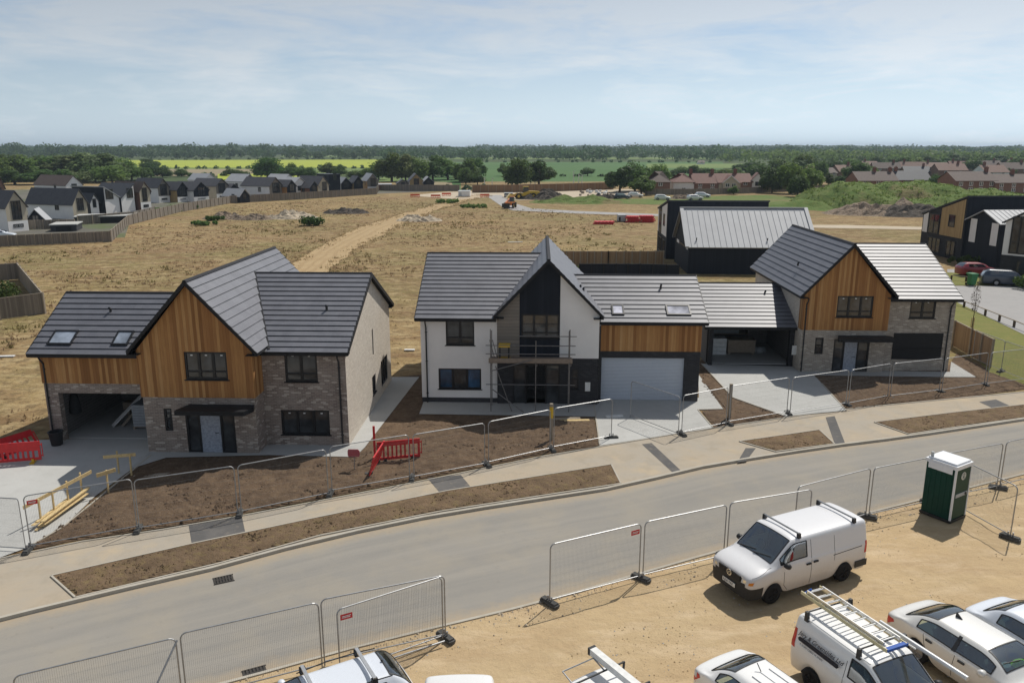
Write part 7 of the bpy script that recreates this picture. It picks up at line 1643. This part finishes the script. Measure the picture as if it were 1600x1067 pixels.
# hedgerows and woods
def hedgerow(label, px, h_, step=1.4, m='leaf_far', ls=1.0, dens=26):
    P = gl(px); mb = MB(); rnd = random.Random(int(px[0][0])+3)
    for i in range(len(P)-1):
        n = max(2, int((P[i+1]-P[i]).length/step/2))
        for k in range(n):
            c = P[i].lerp(P[i+1], (k+rnd.random())/n); hh = h_*rnd.uniform(.6, 1.25)
            for q in range(dens): d = V((rnd.gauss(0, 1), rnd.gauss(0, 1), abs(rnd.gauss(0, 1)))).normalized(); p = c+V((d.x*1.6, d.y*1.6, d.z*hh*rnd.uniform(.5, 1))); e = (d+V((rnd.gauss(0, .4), rnd.gauss(0, .4), rnd.gauss(0, .4)))).normalized(); f = e.cross(V((rnd.gauss(0, 1), rnd.gauss(0, 1), 1))).normalized(); b_ = e.cross(f); s = ls*rnd.uniform(.5, 1.1); mb.face([p-f*s, p-b_*s*.7, p+f*s, p+b_*s*.7])
    tag(mb.build('hedgerow', m, uv=False), label, 'hedgerow')
hedgerow('dark hedgerow between the yellow field and the brown strip', [(225, 263.5), (330, 263.5), (440, 263.5), (590, 263)], 2.2, 3)
hedgerow('hedgerow below the brown fallow strip', [(225, 275), (440, 274.5)], 2.0, 2.5); hedgerow('far hedgerow along the top of the yellow field', [(200, 250.5), (420, 249.8), (600, 249.5)], 2.6, 5, ls=1.5, dens=14)
hedgerow('hedgerow crossing the green field behind the twin trees', [(745, 276), (800, 276), (880, 275.5), (960, 276), (990, 276)], 1.3, 3, dens=14); hedgerow('hedge in front of the fallow corner, right of the isolated houses', [(690, 297), (760, 297)], 2.0, 2); hedgerow('top hedgerow of the big green field', [(755, 254), (880, 253.7), (1000, 254), (1120, 254)], 2.6, 5, ls=1.5, dens=14)
hedgerow('hedge behind the brown hoarding', [(740, 299.5), (860, 297.5), (960, 295)], 1.6, 2, dens=10)
def wood(name, label, n, rowf, m, q=64, ls=1.9, wide=1.0):
    mb = MB(); rnd = random.Random(n)
    for k in range(n):
        x, y, h_, w = rowf(rnd); w *= wide
        for j in range(q): d = V((rnd.gauss(0, 1), rnd.gauss(0, 1), rnd.gauss(0, 1)+.25)).normalized(); rr = rnd.random()**.3; p = V((x+d.x*w*rr, y+d.y*w*rr, h_*.52+d.z*h_*.47*rr)); e = (d+V((rnd.gauss(0, .4), rnd.gauss(0, .4), rnd.gauss(0, .4)))).normalized(); f = e.cross(V((rnd.gauss(0, 1), rnd.gauss(0, 1), 1))).normalized(); b_ = e.cross(f); s = ls*rnd.uniform(.5, 1.15)*(y/1200)**.4; mb.face([p-f*s, p-b_*s*.7, p+f*s, p+b_*s*.7])
    tag(mb.build(name, m, uv=False), label, 'wood', kind='stuff')
def band(x0, x1, y0, y1, h0, h1):
    def f(r):
        px, py = r.uniform(x0, x1), r.uniform(y0, y1); c = g(px, py); h_ = (h0+(h1-h0)*r.random()**1.6)*(1+.25*mnoise.noise(V((px*.02, py*.3, 0)))); return c.x, c.y, h_, h_*r.uniform(.5, 1.05)
    return f
wood('woodland', 'nearer dark tree belt across the middle distance', 380, band(-80, 1680, 241.5, 246.5, 8, 18), 'leaf_far', 80)
wood('woodland', 'tree belt behind the yellow field at the left', 150, band(-60, 620, 245.5, 249.5, 7, 15), 'leaf_far')
wood('woodland', 'tree belt behind the village at the right', 200, band(1120, 1680, 247, 256, 8, 13), 'leaf_mid')
wood('woodland', 'tall dark wood on the left skyline', 110, band(-60, 430, 243.5, 247, 13, 20), 'leaf_far', 110, 2.0)
wood('woodland', 'belt of trees above the big green field', 160, band(600, 1180, 247, 252, 8, 14), 'leaf_far')
wood('woodland', 'far woods in the haze', 640, band(-80, 1680, 238, 242.5, 9, 19), 'leaf_far', 60, 2.4, 1.7)
wood('woodland', 'farthest woods under the skyline', 460, band(-80, 1680, 235.2, 238.5, 12, 22), 'leaf_far', 60, 3.0, 2.4)
# low hills on the skyline
mb = MB(); nx = 240
for j, Y in enumerate((3600, 4200, 5000, 6200)):
    for i in range(nx):
        x = (-1+2*i/(nx-1))*Y*.8; mb.v.append((x, Y, -.3 if j in (0, 3) else 16+12*mnoise.fractal(V((x*.0007, Y*.001, 2)), 1, 2, 4)+5*mnoise.noise(V((x*.02, Y, 1)))))
for j in range(3):
    for i in range(nx-1): mb.f.append((j*nx+i, j*nx+i+1, (j+1)*nx+i+1, (j+1)*nx+i)); mb.mi.append(0)
ground('hill_woods', [(.002, .4, .6, (.07, .10, .045), .8), (.01, .5, .62, (.10, .13, .05), .5)], (.05, .075, .035), bs=.02, bstr=1, bdist=8)
tag(mb.build('hills', 'hill_woods', smooth=True, uv=False), kind='structure')

# ---------------------------------------------------------------- loose ground cover
def scatter_px(poly_px, n, rnd, dens=None):
    xs = [p[0] for p in poly_px]; ys = [p[1] for p in poly_px]; out = []
    while len(out) < n:
        px, py = rnd.uniform(min(xs), max(xs)), rnd.uniform(min(ys), max(ys))
        if in_poly(px, py, poly_px): out.append(g(px, py))
    return out
def lumps(name, label, pts, r0, r1, m, rnd, z=0.0, flat=.6):
    mb = MB()
    for p in pts:
        r = r0+(r1-r0)*rnd.random()**3; i = len(mb.v); a0 = rnd.random()*6
        for a in range(4): mb.v.append((p.x+r*cos(a0+a*pi/2)*rnd.uniform(.6, 1.2), p.y+r*sin(a0+a*pi/2)*rnd.uniform(.6, 1.2), z-.01))
        mb.v.append((p.x+rnd.uniform(-.3, .3)*r, p.y+rnd.uniform(-.3, .3)*r, z+r*flat*rnd.uniform(.6, 1.2)))
        for a in range(4): mb.f.append((i+a, i+(a+1) % 4, i+4)); mb.mi.append(0)
    tag(mb.build(name, m, uv=False), label, 'ground cover', kind='stuff')
rnd = random.Random(5)
soilpx = [(48, 856), (110, 844), (300, 816), (500, 778), (640, 750), (850, 708), (930, 695), (925, 662), (800, 655), (650, 655), (560, 716), (430, 716), (260, 720), (200, 742)]
lumps('soil_clods', 'brown clods on the front garden soil', scatter_px(soilpx, 2600, rnd), .02, .11, 'soil', rnd, .07)
lumps('soil_clods', 'clods on the soil left of the right house', scatter_px([(1118, 666), (1226, 652), (1145, 624), (1100, 575), (1094, 600), (1132, 640), (1095, 643)], 600, rnd), .02, .10, 'soil', rnd, .03)
lumps('soil_clods', 'clods on the soil before the right house', scatter_px([(1322, 640), (1500, 620), (1640, 606), (1550, 588), (1490, 592), (1270, 590), (1290, 602)], 900, rnd), .02, .10, 'soil', rnd, .03)
lumps('verge_clods', 'clods on the long roadside verge', scatter_px([(90, 902), (300, 853), (500, 811), (700, 770), (950, 730), (962, 752), (690, 796), (500, 833), (345, 876), (122, 928)], 1900, rnd), .02, .09, 'verge_soil', rnd, .06)
lumps('verge_clods', 'clods on the right roadside verges', scatter_px([(1372, 661), (1600, 634), (1600, 650), (1420, 677)], 1500, rnd)+scatter_px([(1162, 690), (1276, 674), (1296, 693), (1214, 704)], 700, rnd), .025, .11, 'verge_soil', rnd, .03)
sandpx = [(420, 1060), (700, 985), (870, 945), (1150, 862), (1440, 795), (1600, 752), (1640, 900), (1640, 1080), (420, 1080)]
lumps('pebbles', 'small stones on the sandy parking area', scatter_px(sandpx, 2600, rnd), .008, .035, 'sand', rnd, -.03, .5)
lumps('pebbles', 'pale stones on the sandy parking area', scatter_px(sandpx, 900, rnd), .008, .035, 'concrete', rnd, -.03, .5)
edge = []
for k in range(3600): i = rnd.randrange(8, nk-16); a, b = RN[i], RN[i+1]; q = a.lerp(b, rnd.random()); n_ = (b-a).normalized(); w_ = .12+abs(rnd.gauss(0, .45)); edge.append(q+V((n_.y, -n_.x, 0))*w_)
lumps('edge_gravel', 'loose gravel along the road edge under the fence', edge, .012, .06, 'gravel', rnd, -.02, .5)
def tufts(name, label, pts, m, s0, s1, rnd, blades=6):
    mb = MB()
    for p in pts:
        s = s0+(s1-s0)*rnd.random()**2.5
        for k in range(blades):
            a = rnd.random()*6.28; q = V((p.x+rnd.gauss(0, .5)*s, p.y+rnd.gauss(0, .5)*s, 0)); w_ = s*rnd.uniform(.15, .32); hh = s*rnd.uniform(.35, .9); d = V((cos(a), sin(a), 0)); mb.face([q-d*w_, q+d*w_, q+V((rnd.gauss(0, .3)*s, rnd.gauss(0, .3)*s, hh))])
    tag(mb.build(name, m, uv=False), label, 'ground cover', kind='stuff')
fieldpx = [(0, 690), (0, 500), (70, 492), (0, 395), (180, 382), (205, 356), (360, 322), (590, 308), (1000, 340), (1020, 400), (860, 420), (650, 430), (650, 580), (600, 560), (540, 430), (380, 395), (260, 450), (100, 458), (40, 560), (60, 660)]
fp2 = [(g(*p).x, g(*p).y) for p in fieldpx]; tr2 = [(g(*p).x, g(*p).y) for p in ((400, 450), (500, 385), (560, 356), (640, 331), (715, 310), (735, 312), (672, 332), (608, 360), (552, 392), (490, 445))]
def field_pts_(n, thr, sc, seed):
    out = []; r = random.Random(seed)
    while len(out) < n:
        x, y = r.uniform(-75, 60), r.uniform(36, 250)
        if r.random() > (60/y)**.7 and y > 60: continue
        if in_poly(x, y, fp2) and not in_poly(x, y, tr2) and mnoise.noise(V((x*sc, y*sc, seed)))+.35*mnoise.noise(V((x*sc*4, y*sc*4, seed))) > thr: out.append(V((x, y, 0)))
    return out
tufts('weeds', 'green weeds dotted over the dry field', field_pts_(1500, .16, .06, 3), 'weed', .10, .50, rnd, 6)
tufts('dry_tufts', 'dry grass tufts over the field', field_pts_(6000, -.1, .05, 8), 'dry_grass', .10, .36, rnd, 6)
tr_e = []
rr_ = random.Random(4)
for k in range(1500):
    a_ = random.choice((TL, TR)); i_ = rr_.randrange(len(a_)-1); tr_e.append(a_[i_].lerp(a_[i_+1], rr_.random())+V((rr_.gauss(0, .7), rr_.gauss(0, .7), 0)))
tufts('track_edge_tufts', 'dry grass along the edges of the dirt track', tr_e, 'dry_grass', .12, .45, rr_, 6)
lumps('field_clods', 'earth clods over the dry field', field_pts_(3500, .0, .08, 5), .04, .22, 'dry_field', rnd, 0, .55)
leaf('mound_leaf', (.11, .17, .04), (.15, .21, .055), (.22, .24, .08), .4)
mp_ = []
r = random.Random(9)
while len(mp_) < 2600: 
    x, y = r.uniform(58, 136), r.uniform(165, 215); mp_.append((x, y))
mb = MB()
dg = bpy.context.evaluated_depsgraph_get(); mo = bpy.data.objects['mound']
for x, y in mp_:
    ok, loc_, nn, _ = mo.ray_cast(V((x, y, 50)), V((0, 0, -1)))
    if not ok or loc_.z < .2: continue
    for k in range(5): a = r.random()*6.28; d = V((cos(a), sin(a), 0)); q = loc_+V((r.gauss(0, .3), r.gauss(0, .3), -.05)); mb.face([q-d*.2, q+d*.2, q+V((r.gauss(0, .2), r.gauss(0, .2), r.uniform(.2, .5)))])
tag(mb.build('mound_weeds', 'mound_leaf', uv=False), 'rough weeds over the green mounds', 'ground cover', kind='stuff')

# ---------------------------------------------------------------- air
HZ_D = 0.00014
m, t = newmat('haze_air')
pv = nd(t, 'VolumePrincipled', Color=(.72, .86, 1.0), Density=HZ_D); pv.inputs['Anisotropy'].default_value = .1
t.links.new(pv.outputs[0], nd(t, 'OutputMaterial').inputs['Volume'])
mb = MB(); mb.box(-6100, 6100, -210, 7100, -1.4, 46); tag(mb.build('haze', m, uv=False), kind='stuff')

fence_run('inner garden fence below the long white house', [(44, 359), (118, 357)], 1.5, 'fence_timber', posts=6)
fence_run('inner garden fence below the black and white modern houses', [(122, 352), (210, 345), (242, 336)], 1.6, 'fence_timber', posts=8)
